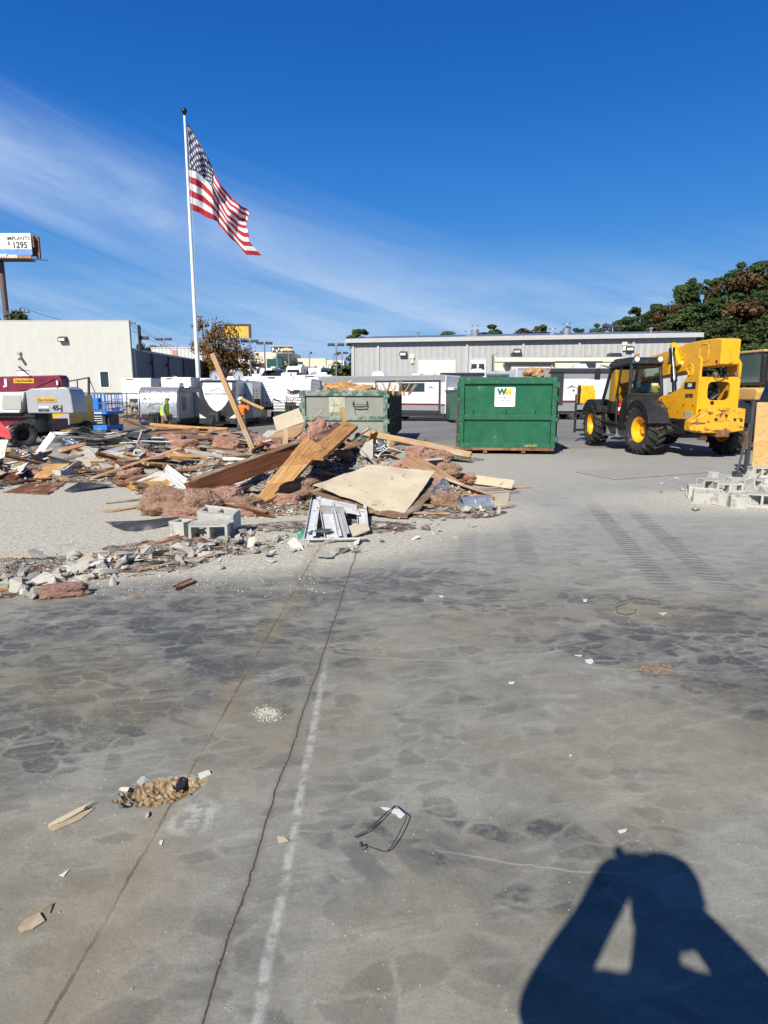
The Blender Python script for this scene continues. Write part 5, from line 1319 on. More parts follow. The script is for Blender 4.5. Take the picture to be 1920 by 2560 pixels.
a = MB(); a.add([(CX1, CY0+.1, 1.3), (CX1, CY1, 1.3), (CX1-.05, CY1-.35, 2.32), (CX1-.05, CY0+.15, 2.36)], [(0, 1, 2, 3)]); a.add([(CX0+.05, CY1+.1, 1.22), (CX1-.04, CY1+.1, 1.22), (CX1-.08, CY1-.3, 2.3), (CX0+.1, CY1-.3, 2.3)], [(0, 1, 2, 3)]); a.build('cab_glazing', cab_glass, T, recalc=False)
a = MB(); a.box(-1.0, -.5, 1.35, 1.85, .95, 1.12); a.prism([(1.3, 1.1), (1.45, 1.1), (1.36, 1.75), (1.24, 1.75)], 0, -1.0, -.5); a.box(-.85, -.65, 1.4, 1.8, .7, .95); a.build('seat', black_plastic, T, bevel=.04)
a = MB(); a.tube([(-.75+.19*math.cos(i*.52), 2.25+.07*math.sin(i*.52), 1.45+.17*math.sin(i*.52)) for i in range(12)], .018, 6, closed=True); a.cyl((-.75, 2.45, 1.1), (-.75, 2.25, 1.45), .03); a.box(-1.05, -.4, 2.4, 2.75, 1.0, 1.35); a.build('steering_wheel', black_plastic, T)
a = MB(); a.box(-.55, -.36, 1.0, 1.04, 1.62, 1.86); a.build('paper_sheet', mat('pale_green_paper', (.55, .65, .35), .7), T)
a = MB(); a.tube([(-.42+.12*math.cos(i*.8), 1.02, 1.7+.1*math.sin(i*.8)) for i in range(8)], .03, 6, closed=True); a.build('coiled_strap', yellow, T)
for x_ in (CX0+.17, CX1-.12):
    a = MB(); a.cyl((x_, CY0+.0, 2.5), (x_, CY0+.12, 2.5), .085, n=18); l_ = a.build('work_light', trim_dark, T); a = MB(); a.cyl((x_, CY0-.012, 2.5), (x_, CY0-.001, 2.5), .07, n=18); a.build('lens', lamp_lens, l_)
a = MB(); a.cyl((-.75, 1.6, 2.56), (-.75, 1.6, 2.68), .06, n=14); a.build('beacon', mat('amber_lens', (.6, .2, .01), .3), T, smooth=True)
a = MB(); a.tube([(CX0+.1, CY1-.3, 2.3), (CX0-.2, CY1-.2, 2.4), (CX0-.28, CY1-.2, 2.2)], .015, 6); a.box(CX0-.36, CX0-.2, CY1-.22, CY1-.16, 1.98, 2.3); a.build('mirror', black_plastic, T, bevel=.015)
a = MB(); a.cyl((CX0+.06, 1.55, .98), (CX0+.06, 1.55, 1.32), .07, n=16); a.cyl((CX0+.06, 1.55, 1.32), (CX0+.06, 1.55, 1.38), .03); a.tube([(CX0+.06, 1.55, 1.38), (CX0, 1.5, 1.36), (CX0, 1.48, 1.2)], .012, 6); fe = a.build('fire_extinguisher', red_paint, T, smooth=True)
a = MB(); a.cyl((CX0+.06, 1.55, 1.1), (CX0+.06, 1.55, 1.2), .073, n=16); a.build('extinguisher_label', white_sign, fe)
a = MB(); a.box(-1.25, -.8, 1.55, 2.4, .36, .42); a.box(-1.2, -.85, 1.6, 1.66, .42, .65); a.box(-1.2, -.85, 2.3, 2.36, .42, .65); a.build('step', galv, T)
fender(T, -1.38, -.82, 0, .655, .72, 15, 165, black_plastic); fender(T, 1.38, .82, 0, .655, .72, 15, 165, black_plastic); fender(T, -1.36, -.84, 3.35, .655, .72, 20, 150, black_plastic); fender(T, 1.36, .84, 3.35, .655, .72, 20, 150, black_plastic)
a = MB(); a.prism([(.5, .75), (.5, 1.35), (1.0, 1.62), (2.6, 1.62), (2.75, 1.4), (2.75, .75)], 0, .72, 1.25); a.build('engine_pod', yellow, T, bevel=.04)
# fork carriage
a = MB(); a.box(-1.1, -1.05, 5.35, 5.45, .25, 1.55); a.box(1.25, 1.3, 5.35, 5.45, .25, 1.55); a.box(-1.05, 1.25, 5.36, 5.44, .3, .38); a.box(-1.05, 1.25, 5.36, 5.44, .95, 1.03)
for x_ in (-.4, .8): a.box(x_-.06, x_+.06, 5.45, 5.52, .12, 1.05); a.box(x_-.06, x_+.06, 5.45, 6.6, .08, .14)
a.build('fork_carriage', black_plastic, T)
a = MB(); a.prism([(5.0, 1.25), (5.35, 1.25), (5.4, 1.75), (5.25, 1.85), (5.05, 1.6)], 0, -1.08, -.55); a.cyl((-1.1, 5.2, 1.65), (-.52, 5.2, 1.65), .07, n=12); a.build('tilt_link', yellow, T, bevel=.02)
a = MB(); a.box(-1.14, -1.08, 5.0, 5.1, 1.2, 1.85); a.build('link_plate', black_plastic, T)

# ================================================================ excavator at the right edge
tan_y = mat('faded_machine_tan', (.58, .36, .12), .5, var=.15, scale=2, dirt=(.3, .2, .1), dirt_amt=.2)
E = thing('excavator', 'faded tan excavator with glazed cab behind the plywood sheet', 'excavator', (12.6, 21.6, -.06), R(6))
a = MB(); a.prism([(-.62, 1.9), (-.66, 2.05), (-.62, 2.85), (-.45, 2.98), (.55, 2.98), (.75, 2.9), (.75, 1.9)], 0, -.55, .55); 
cabshell = a.build('cab', black_plastic, E, bevel=.04); a = MB(); a.box(-.57, .57, -.6, .7, 2.94, 3.03); a.build('cab_roof', tan_y, E, bevel=.04)
for nm, vs in (('rear_window', [(-.45, -.672, 2.03), (.45, -.672, 2.03), (.42, -.64, 2.85), (-.42, -.64, 2.85)]), ('side_window', [(-.556, -.5, 2.0), (-.556, .6, 2.0), (-.556, .6, 2.88), (-.556, -.45, 2.88)])):
    a = MB(); a.add(vs, [(0, 1, 2, 3)]); w1 = a.build(nm, glassmat('tinted_cab_glass', (.06, .10, .09), .08), E, recalc=False); 
a = MB(); a.box(-.3, .15, -.69, -.68, 2.15, 2.5); a.build('painted_reflection', mat('pale_reflection', (.35, .50, .42), .6), E)  # pale panel on the pane, a reflection painted as colour
a = MB()
for vs in ([(-.45, -.69, 2.03), (.45, -.69, 2.03)], [(-.45, -.69, 2.03), (-.42, -.66, 2.85)], [(.45, -.69, 2.03), (.42, -.66, 2.85)], [(-.42, -.66, 2.85), (.42, -.66, 2.85)]): a.tube(vs, .03, 6)
a.build('cab_trim', black_plastic, E)
a = MB(); a.cyl((.3, .1, 3.03), (.3, .1, 3.13), .05); a.cyl((.3, .1, 3.13), (.3, .1, 3.28), .11, n=14); a.build('beacon', rust, E)
a = MB(); a.prism([(-1.3, 1.42), (-1.35, 1.72), (-1.2, 1.82), (1.6, 1.82), (1.6, 1.4)], 0, -1.2, 1.9); a.build('upper_body', tan_y, E, bevel=.06)
a = MB(); a.box(-1.0, 1.8, -1.2, 1.5, 1.0, 1.34); a.cyl((.3, 0, .6), (.3, 0, 1.0), .7, n=24); a.box(-.6, 1.4, -.6, .8, .4, .7); a.build('undercarriage', black_plastic, E)
for x_ in (-1.1, 1.4):
    a = MB(); a.prism([(-1.5, .2), (-1.25, .02), (1.5, .02), (1.75, .2), (1.75, .6), (1.5, .8), (-1.25, .8), (-1.5, .6)], 0, x_, x_+.5)
    for i in range(14): a.box(x_-.02, x_+.52, -1.3+i*.21, -1.2+i*.21, -.01, .05); a.box(x_-.02, x_+.52, -1.3+i*.21, -1.2+i*.21, .78, .84)
    a.build('track', rust, E)
# black lift arm machine in front of it
K = thing('skid_loader', 'black loader arm with yellow stripe rising at the right edge', 'loader', (10.0, 17.2, 0), R(0))
a = MB(); a.prism([(-.1, 1.15), (.15, 1.0), (.5, 1.2), (1.6, 3.6), (1.2, 3.7), (.1, 1.75)], 1, -.12, .12); a.build('lift_arm', black_gloss, K, bevel=.03)
a = MB(); a.prism([(.30, 1.85), (.38, 1.80), (.62, 2.45), (.54, 2.5)], 1, -.14, -.121); a.build('yellow_stripe', mat('stripe_yellow', (.6, .42, .03), .5), K)
a = MB(); a.box(.1, 2.0, -.5, .9, .45, 1.3); a.tube([(.0, -.2, 1.2), (.25, -.5, 1.35), (.6, -.55, 1.1), (.7, -.5, .8)], .035); a.tube([(.2, -.3, 1.0), (.5, -.6, 1.25), (1.0, -.6, 1.1)], .03); a.build('body', black_plastic, K, bevel=.04)
for y_ in (-.4, .8): lugged_wheel(K, .75, y_, .42, .3, -1, R(90))

# ================================================================ boom lift
lift_maroon = mat('lift_maroon', (.17, .012, .035), .4, var=.15, scale=2, dirt=(.25, .1, .1), dirt_amt=.1)
lift_silver = mat('lift_silver', (.36, .38, .40), .35, var=.06, coat=.2); lift_white = mat('lift_white', (.62, .63, .58), .45, var=.05)
sticker_y = mat('yellow_sticker', (.68, .40, .02), .45)
LX, LY = 0, 21.0
def lx(px, Y=21.0): return (px-960)/F*Y
B = thing('boom_lift', 'maroon and silver boom lift parked at the left edge', 'boom lift', (lx(90), 21.0, -.06))
ox = lx(90)
def q_(px, py, Y=21.0): p = at(px, py, Y); return p.x-ox, p.z+.06
hx1, hz1 = q_(170, 971); _, hz0 = q_(100, 1034); hxm, _ = q_(64, 990)
a = MB(); a.prism([(hxm, hz0), (hxm, hz1-.08), (hxm+.2, hz1+.0), (hx1-.12, hz1+.05), (hx1+.02, hz1-.02), (hx1+.08, hz1-.2), (hx1+.12, hz0)], 1, 0, 1.0); hd = a.build('hood', lift_silver, B, bevel=.05)
gx0, gz0 = q_(0, 1033); gx1, gz1 = q_(63, 979)
a = MB(); a.prism([(gx0-.9, gz0), (gx0-.5, gz1-.03), (gx1-.0, gz1), (gx1-.03, gz1-.15), (gx1-.22, gz0)], 1, -.05, 1.0); a.build('grille_hood', lift_white, B, bevel=.04)
g0x, g0z = q_(8, 1023); g1x, g1z = q_(55, 988)
a = MB(); a.prism([(g0x, g0z+.03), (g0x+.08, g1z), (g1x, g1z), (g1x-.04, g0z), (g0x+.05, g0z)], 1, -.07, -.04); a.build('grille', ribmat('vent_mesh', (.40, .41, .38), 2, .03, .3, .2), B)
for (px, py, w_, h_) in ((116, 1000, .62, .14),):
    x_, z_ = q_(px, py); a = MB(); a.box(x_-w_/2, x_+w_/2, -.02, -.006, z_-h_/2, z_+h_/2); st_ = a.build('sticker', sticker_y, hd)
    a = MB(); a.text('HercRentals', .11, TM((x_, -.026, z_)), 0, .002, .002); a.build('lettering', rust, st_)
x_, z_ = q_(110, 1017); a = MB(); a.text('mec', .13, TM((x_, -.012, z_)), 0, .004, .006, 1.5); a.build('lettering', white_sign, hd)
x_, z_ = q_(110, 1025); a = MB(); a.text('BOOM', .095, TM((x_, -.012, z_-.01)), 0, .004, .005, 1.2); a.build('lettering', ink, hd)
x_, z_ = q_(144, 1020); a = MB(); a.text('45-J', .22, TM((x_, -.012, z_)), 0, .004, .008, .95); a.build('lettering', ink, hd)
bx1, bz1 = q_(148, 939); bx0, bz0 = q_(-40, 942); _, bzb = q_(140, 967); _, bzl = q_(0, 985)
a = MB(); a.prism([(bx0, bz0), (bx1-.05, bz1+.02), (bx1+.03, bz1-.1), (bx1+.02, bzb), (bx1-.2, bzb-.02), (bx1-.9, bzb-.08), (bx0+.7, bzl+.06), (bx0, bzl)], 1, .1, .6); bm_o = a.build('boom', lift_maroon, B, bevel=.025)
a = MB(); a.tube([(bx1-.2, .09, bz1-.1), (bx1-.9, .09, bzb-.03)], .02, 6); a.tube([(bx1-.95, .09, bz1+.01), (bx1-1.05, .09, bz1-.1), (bx1-.85, .09, bz1-.2)], .015, 6); a.build('boom_seam', lift_maroon, bm_o)
x_, z_ = q_(56, 952); a = MB(); a.box(x_-.33, x_+.33, .08, .094, z_-.075, z_+.075); st_ = a.build('sticker', sticker_y, bm_o); a = MB(); a.text('HercRentals', .11, TM((x_, .075, z_)), 0, .002, .002); a.build('lettering', rust, st_)
x_, z_ = q_(10, 956); a = MB(); a.text('J', .27, TM((x_, .088, z_)), 0, .004, .012, 1.5); a.build('lettering', white_sign, bm_o)
x_, z_ = q_(142, 960); a = MB(); a.cyl((x_, .05, z_-.14), (x_, .05, z_-.03), .05, n=10); a.cyl((x_, .05, z_-.03), (x_, .05, z_+.11), .035, n=10, mi=1); a.build('warning_lamp', [rust, lamp_lens], B)
a = MB(); a.box(bx0, hx1-1.5, .25, 1.2, .42, hz0-.01); a.box(hx1-2.4, hx1-1.35, .6, 2.6, .35, .75); a.build('chassis', lift_maroon, B, bevel=.03)
a = MB(); a.box(bx0, hx1-1.2, .1, 1.1, hz0-.12, hz0-.012); a.cyl((hxm, .6, .4), (hxm, .6, hz0), .45, n=20); a.build('turntable', black_plastic, B)
for (wx, wy, r_, rz_) in ((-10.96, 19.5, .37, 8), (-11.95, 22.9, .36, 8), (-12.9, 19.9, .37, 8), (-13.9, 23.2, .36, 8)):
    lugged_wheel(B, wx-ox, wy-21.0, r_*1.12, .34, 1, R(-38), black_rubber, nl=16, lug=.05)
a = MB(); a.bar((-10.96-ox, -1.5, .4), (-12.9-ox, -1.1, .4), .16, .16); a.bar((-11.95-ox, 1.9, .4), (-13.9-ox, 2.2, .4), .16, .16); a.bar((-12-ox, -1.2, .45), (-12.8-ox, 2.0, .45), .7, .3); a.build('axles', lift_maroon, B)
# yellow compressor
cx0, cx1 = (100-960)/F*25, (181-960)/F*25
C_ = thing('air_compressor', 'boxy yellow and grey towed compressor right of the boom lift hood', 'compressor', (cx0, 25, -.18), R(0))
w_ = cx1-cx0; zt_, zb_ = at(170, 988, 25).z+.18, at(170, 1061, 25).z+.18
a = MB(); a.box(0, w_, 0, 2.2, zb_, zt_); bd = a.build('housing', mat('compressor_yellow', (.62, .36, .02), .35, var=.1, coat=.3), C_, bevel=.04)
a = MB(); a.prism([(0, zb_+.32), (.5, zb_+.2), (w_+.004, zb_+.45), (w_+.004, zb_-.01), (0, zb_-.01)], 1, -.012, .0-.001); a.build('grey_panel', lift_silver, C_)
a = MB(); a.box(w_+.001, w_+.02, .25, .35, zt_-.45, zt_-.3); a.build('door_latch', ink, C_)
a = MB(); a.box(.3, w_-.2, .3, 1.8, zt_, zt_+.06); a.tube([(w_-.6, .5, zt_+.05), (w_-.4, .6, zt_+.22), (w_-.1, .9, zt_+.2), (w_+.1, 1.2, zt_+.05)], .05); a.cyl((w_-.5, .7, zt_), (w_-.5, .7, zt_+.25), .12); a.build('exhaust_gear', trim_dark, C_)
for x_ in (-.1, w_+.08): wheel(C_, x_, 1.3, .33, .33, .2, 1 if x_ > 0 else -1)
a = MB(); a.box(.05, w_-.05, -.4, 2.5, zb_-.15, zb_-.02); a.build('trailer_frame', black_plastic, C_)
# blue scissor lift
lift_blue = mat('lift_blue', (.02, .17, .55), .4, var=.12, dirt=(.2, .3, .4), dirt_amt=.12)
sx0, sx1 = (219-960)/F*35, (281-960)/F*35; zc_ = GZ(sx0, 35)
S_ = thing('scissor_lift', 'small blue scissor lift standing before the leafy bank', 'scissor lift', (sx0, 35, zc_), R(-12))
w_ = sx1-sx0; Zt = at(250, 985, 35).z-zc_
zp = at(250, 1030, 35).z-zc_
a = MB()
for z_ in (zp, zp+.45, Zt):
    a.tube([(0, 0, z_), (w_, 0, z_), (w_, 1.5, z_), (0, 1.5, z_)], .03, 6, closed=True)
for x_ in (0, w_*.17, w_*.33, w_*.5, w_*.66, w_*.83, w_):
    for y_ in (0, 1.5): a.cyl((x_, y_, zp), (x_, y_, Zt), .028, n=6)
for y_ in (.5, 1.0):
    for x_ in (0, w_): a.cyl((x_, y_, zp), (x_, y_, Zt), .028, n=6)
a.build('guard_rail', lift_blue, S_)
a = MB(); a.box(-.02, w_+.02, -.02, 1.52, zp-.12, zp+.02); a.box(.3, .95, -.06, .2, zp+.15, zp+.75); a.build('platform', lift_blue, S_, bevel=.02)
a = MB()
for i in range(8): a.prism([(.15+i*.12, zp-.1), (.21+i*.12, zp-.1), (.25+i*.12, zp+.0), (.19+i*.12, zp+.0)], 1, -.035, -.022)
a.build('hazard_stripe', white_sign, S_)
a = MB(); a.box(.32, .62, -.075, -.06, Zt-.28, Zt-.05); a.build('sticker', sticker_y, S_)
a = MB()
for i in range(4):
    z_ = .45+i*(zp-.62)/4; dz = (zp-.62)/4
    a.bar((.2, .15, z_), (w_-.2, .15, z_+dz), .05, .07); a.bar((w_-.2, .18, z_), (.2, .18, z_+dz), .05, .07); a.bar((.2, 1.3, z_), (w_-.2, 1.3, z_+dz), .05, .07)
a.box(.1, w_-.1, .3, 1.2, .4, zp-.14); a.build('scissor_stack', trim_dark, S_)
a = MB()
for i in range(4): a.box(.35, w_-.35, .1, .13, .5+i*.12, .53+i*.12)
a.build('scissor_pins', lamp_lens, S_)
a = MB(); a.box(.05, w_-.05, 0, 1.5, .12, .40); a.build('base', lift_blue, S_, bevel=.03)
for x_ in (.12, w_-.12):
    for y_ in (.2, 1.3): wheel(S_, x_, y_, .19, .19, .12, 1 if x_ > .5 else -1)
# chain link gate and rail fence by the bank
def gpole(px, py, Y): return at(px, py, Y)
G = thing('chain_link_gate', 'slanting black chain link gate above the compressor', 'gate', (gpole(222, 990, 30).x, 30, 0))
ox = G.location.x
def gp(px, py): p = at(px, py, 30); return (p.x-ox, 0, p.z)
a = MB(); a.tube([gp(222, 943), gp(222, 1060)], .06); a.tube([gp(150, 957), gp(222, 944)], .035); a.tube([gp(150, 963), gp(200, 976)], .03); a.tube([gp(162, 956), gp(162, 966)], .03); a.tube([gp(193, 950), gp(194, 976)], .03)
a.tube([gp(222, 945), gp(238, 982)], .02); a.tube([gp(200, 973), gp(201, 985)], .04); a.build('gate_frame', trim_dark, G)
RF = thing('rail_fence', 'thin black rail fence crossing in front of the ribbed trailer end', 'fence', (at(200, 982, 40).x, 40, 0)); ox = RF.location.x
def rp(px, py): p = at(px, py, 40); return (p.x-ox, 0, p.z)
a = MB(); a.tube([rp(200, 982), rp(352, 983)], .03); a.tube([rp(278, 998), rp(352, 998)], .02); a.build('rail', trim_dark, RF)
for px in (205, 244, 317, 349): a = MB(); a.tube([rp(px, 982), rp(px, 1050)], .035); a.build('post', trim_dark, RF)

# plywood sheet standing in a black frame at the right edge
pm, pnt, pb2 = newmat('plywood_face'); _o = coord(pnt); px_, py_, pz_ = sep(pnt, _o)
_n, _ = tnoise(pnt, vec(pnt, px_*1.2, py_, pz_*4.0), 1.2, 5, .6, 1.2); _r = ((_n*9.0).fract()-.5).abs()
_c = mix(pnt, _r.ss(.0, .5), (.50, .29, .10), (.62, .40, .17)); _v, _ = tvor(pnt, _o, 3.2); _c = mix(pnt, _v.ss(.06, .03), _c, (.12, .055, .02)); _n5, _ = tnoise(pnt, _o, 2, 6)
_c = mix(pnt, _n5.ss(.55, .75)*.5, _c, (.40, .24, .10)); pnt.links.new(_c.s, pb2.inputs['Base Color']); pb2.inputs['Roughness'].default_value = .7
plywood = pm
pX, pY = (1884-960)/F*12.6, 12.6
o = MB().box(0, 1.3, 0, .02, 0, 1.40).build('plywood_sheet', plywood, None, loc=(pX, pY, .02)); o.rotation_euler = (R(-2), 0, R(2)); tag(o, 'upright knotty plywood sheet at the right edge', 'plywood')
FRM = thing('steel_prop_frame', 'black steel prop frame bracing the upright plywood sheet', 'frame', (pX, pY+.12, 0))
a = MB(); a.box(-.07, -.01, -.03, .06, 0, 1.45); a.box(-.14, -.06, -.03, .06, .5, .85, 1); a.box(-.07, 1.2, .02, .08, 1.36, 1.42); a.build('post', [trim_dark, rust], FRM)
a = MB(); a.bar((-.05, .0, 1.0), (-.42, -.35, .06), .035, .035); a.prism([(-.50, 0), (-.34, 0), (-.38, .1), (-.46, .1)], 1, -.45, -.28); a.build('prop', trim_dark, FRM)
a = MB(); a.tube([(1.3, -.1, .62), (.4, -.22, .2), (-.1, -.3, .03)], .018, 6); a.tube([(1.0, -.1, .52), (.8, -.17, .4)], .032, 6); a.build('strap', trim_dark, FRM)
# ================================================================ demolition debris
pine = woodmat('fresh_pine', (.52, .31, .125), (.36, .19, .07), (.45, .38, .29), amt=.30, rand=.2)
brownw = woodmat('stained_brown_wood', (.21, .085, .035), (.10, .038, .018), (.38, .31, .24), amt=.45, rand=.3)
oldw = woodmat('aged_wood', (.33, .19, .10), (.20, .11, .06), (.46, .40, .32), amt=.55, rand=.3)
greyw = woodmat('grey_weathered_wood', (.26, .21, .17), (.16, .125, .10), (.46, .42, .36), amt=.55, rand=.25)
beamw = woodmat('beam_brown', (.32, .115, .04), (.17, .055, .02), (.40, .28, .19), amt=.10, rand=.05)
lightbeam = woodmat('worn_plank', (.47, .26, .10), (.29, .135, .048), (.16, .07, .03), amt=.3, rand=.05)
osb_m, ont, ob = newmat('strand_board'); _o = coord(ont); _v, _vc = tvor(ont, vscale(ont, _o, (1, 2.4, 1)), 28); _r = sep(ont, _vc)[0]
_c = mix(ont, _r, (.36, .20, .075), (.62, .40, .17)); ont.links.new(_c.s, ob.inputs['Base Color']); ob.inputs['Roughness'].default_value = .8; bump(ont, ob, _v, .3, .004)
dry_tan = mat('tan_wallboard', (.50, .43, .31), .85, var=.07, scale=2, dirt=(.27, .19, .11), dirt_amt=.16, dscale=7, bmp=.1)
dry_white = mat('white_wallboard', (.50, .48, .43), .85, var=.1, scale=4, dirt=(.33, .27, .2), dirt_amt=.3, dscale=6, bmp=.2, obj_rand=.15)
dry_grey = mat('grey_board', (.34, .33, .31), .8, var=.15, scale=4, dirt=(.2, .15, .11), dirt_amt=.3, dscale=5, bmp=.2, obj_rand=.25)
white_metal = mat('white_trim_metal', (.66, .67, .66), .35, var=.1, scale=4, dirt=(.3, .25, .2), dirt_amt=.2, dscale=5, bmp=.08)
dark_sheet = mat('dark_roof_sheet', (.05, .05, .055), .6, var=.4, scale=3, dirt=(.2, .18, .16), dirt_amt=.3, bmp=.2, obj_rand=.3)
corr = ribmat('corrugated_white', (.62, .64, .62), 1, .06, .35, .2, rough=.4)
blockm = mat('cinder_block', (.46, .455, .42), .95, var=.12, scale=6, dirt=(.28, .26, .23), dirt_amt=.3, dscale=4, bmp=.6, bscale=60, obj_rand=.12)
concm = mat('broken_concrete', (.45, .43, .38), .95, var=.2, scale=7, dirt=(.26, .23, .19), dirt_amt=.35, dscale=7, bmp=.6, bscale=40, obj_rand=.22)
foil, fnt, fb = newmat('crumpled_foil'); fb.inputs['Metallic'].default_value = .95; fb.inputs['Roughness'].default_value = .22; fb.inputs['Base Color'].default_value = (.62, .64, .68, 1); _n, _ = tnoise(fnt, coord(fnt), 9, 4, .6, 1.5); bump(fnt, fb, _n, 1.0, .05)
def fluff(name, c, c2, c3):
    m, nt, b = newmat(name); o = coord(nt); n1, _ = tnoise(nt, o, 5, 8, .72, .5); n2, _ = tnoise(nt, o, 34, 7, .78, 1.5); n3, _ = tnoise(nt, o, 2.4, 5, .6)
    c_ = mix(nt, n1.ss(.32, .66), c, c2); c_ = mix(nt, n3.ss(.48, .7)*.75, c_, c3); c_ = mix(nt, n2.ss(.35, .7)*.35, c_, tuple(min(1, x*1.5) for x in c2))
    nt.links.new(c_.s, b.inputs['Base Color']); b.inputs['Roughness'].default_value = 1; b.inputs['Specular IOR Level'].default_value = .05
    b.inputs['Sheen Weight'].default_value = .3
    bump(nt, b, n2+n1*.8, .9, .03); return m
pink = fluff('pink_insulation', (.36, .16, .11), (.54, .29, .215), (.33, .22, .15)); tanfl = fluff('dusty_insulation', (.27, .145, .085), (.40, .24, .155), (.50, .24, .18)); yelfl = fluff('yellow_insulation', (.50, .36, .12), (.62, .50, .24), (.4, .28, .14))
red_sheet = mat('red_plastic', (.48, .04, .05), .4, var=.15)
tealm = mat('teal_board', (.06, .28, .19), .6, var=.25, dirt=(.4, .4, .35), dirt_amt=.3)
cardm = mat('wet_cardboard', (.42, .22, .08), .85, var=.3, scale=5, dirt=(.62, .55, .44), dirt_amt=.35, dscale=3, bmp=.3)

BUMPS = [(-1.9, 11.3, 2.5, 2.0, .55), (-.55, 12.0, 1.5, 1.6, .42), (-3.3, 12.6, 2.2, 1.8, .38), (.45, 9.7, 1.25, 1.3, .26), (-1.9, 9.1, 1.5, .9, .16), (.5, 11.6, 1.3, 1.3, .22), (-.2, 14.3, 1.9, 1.2, .22),
         (-5.6, 13.2, 3.0, 1.9, .20), (-8.4, 12.4, 2.6, 2.0, .22), (-11, 15, 3, 3, .25), (-5.6, 16.8, 4.4, 2.3, .28), (-3.0, 5.85, 1.6, .42, .07), (-2.0, 6.55, 1.3, .5, .05), (-4.6, 5.6, 1.5, .6, .08), (-.6, 7.6, 1.5, .55, .05), (.9, 8.6, .9, .6, .10), (6.2, 9.9, 1.6, 1.0, .06), (1.6, 15.6, 1.0, .7, .10)]
def H(x, y):
    s_ = 0.0
    for cx, cy, rx, ry, h in BUMPS:
        r2 = ((x-cx)/rx)**2+((y-cy)/ry)**2
        if r2 < 1: s_ += h*(1-r2)**1.3
    if s_ > 0: s_ *= .66+.45*noise.noise((x*1.4, y*1.4, 0))
    return max(0, s_)
mm, mnt, mb_ = newmat('debris_mound'); _o = coord(mnt); _v, _vc = tvor(mnt, _o, 5.5); _v2, _vc2 = tvor(mnt, _o, 16); _r1 = sep(mnt, _vc); _r2 = sep(mnt, _vc2); _n, _ = tnoise(mnt, _o, 8, 8, .7)
_c = mix(mnt, _r1[0].ss(.3, .8), (.24, .215, .175), (.11, .06, .035)); _c = mix(mnt, _r1[1].gt(.72), _c, (.38, .36, .31)); _c = mix(mnt, _r2[0].gt(.7), _c, (.20, .095, .055)); _c = mix(mnt, _r2[1].gt(.75), _c, (.33, .31, .27)); _c = mix(mnt, _r2[2].gt(.8), _c, (.05, .045, .04)); _c = mix(mnt, _n.ss(.4, .7)*.6, _c, (.21, .19, .16))  # rubble tones, darkened to pass for the shaded gaps between pieces
mnt.links.new(_c.s, mb_.inputs['Base Color']); mb_.inputs['Roughness'].default_value = .95; bump(mnt, mb_, _r2[0]*.8+_n, .9, .06)
a = MB(); st = .10; vid = {}
nx, ny = int(18/st), int(16.5/st)
def mv(i, j):
    if (i, j) not in vid:
        x, y = -14+i*st, 4.5+j*st
        h = H(x, y); n_ = noise.noise((x*3.1, y*3.1, 2))*.5+noise.noise((x*8, y*8, 5))*.5
        z = h*(1+.35*n_)+min(.05, h*.6)*n_ - .012
        vid[(i, j)] = len(a.v); a.v.append(Vector((x, y, z if z > -.012 else -.02)))
    return vid[(i, j)]
for i in range(nx):
    for j in range(ny):
        if H(-14+(i+.5)*st, 4.5+(j+.5)*st) > .004:
            a.f.append((mv(i, j), mv(i+1, j), mv(i+1, j+1), mv(i, j+1))); a.m.append(0)
o = a.build('debris_mound', mm, None, recalc=False); tag(o, 'low mound of crushed demolition rubble under the loose boards', 'rubble', kind='stuff')

def G(px, py, z=0.0): return gnd(px, py, z)
def plank_data(L, w_, t_, seed, splint=.12, notch=True):
    r = random.Random(seed); n_ = 5
    ys = [-w_/2+w_*i/n_ for i in range(n_+1)]
    e1 = [(L/2-(r.random()**2)*splint, y) for y in ys]; e0 = [(-L/2+(r.random()**2)*splint, y) for y in ys]
    poly = e0[::-1][::-1]
    poly = [(x, y) for x, y in e0[::-1]]
    bot = [(-L/2+L*k/6, -w_/2+r.uniform(-.004, .004)) for k in range(1, 6)]
    top = [(-L/2+L*k/6, w_/2+r.uniform(-.004, .004)) for k in range(5, 0, -1)]
    poly = e0[::-1]+bot+e1+top
    a = MB(); a.prism(poly, 2, -t_/2, t_/2)
    bow = r.uniform(-.012, .012)*L
    for v in a.v: v.z += bow*(1-(2*v.x/L)**2)
    return a
def orient(o, p0, p1, roll=0.0):
    d = Vector(p1)-Vector(p0); q = d.to_track_quat('X', 'Z') @ Euler((roll, 0, 0)).to_quaternion()
    o.rotation_mode = 'QUATERNION'; o.rotation_quaternion = q; o.location = (Vector(p0)+Vector(p1))/2; return o
def board(p0, p1, w_, t_, m_, label, roll=0.0, cat='board', name='wooden_board', group=None, splint=.06, seed=None):
    L = (Vector(p1)-Vector(p0)).length
    o = plank_data(L, w_, t_, seed if seed is not None else rnd.randint(0, 9999), splint).build(name, m_, None, bevel=.004, seg=1)
    orient(o, p0, p1, roll); return tag(o, label, cat, group)
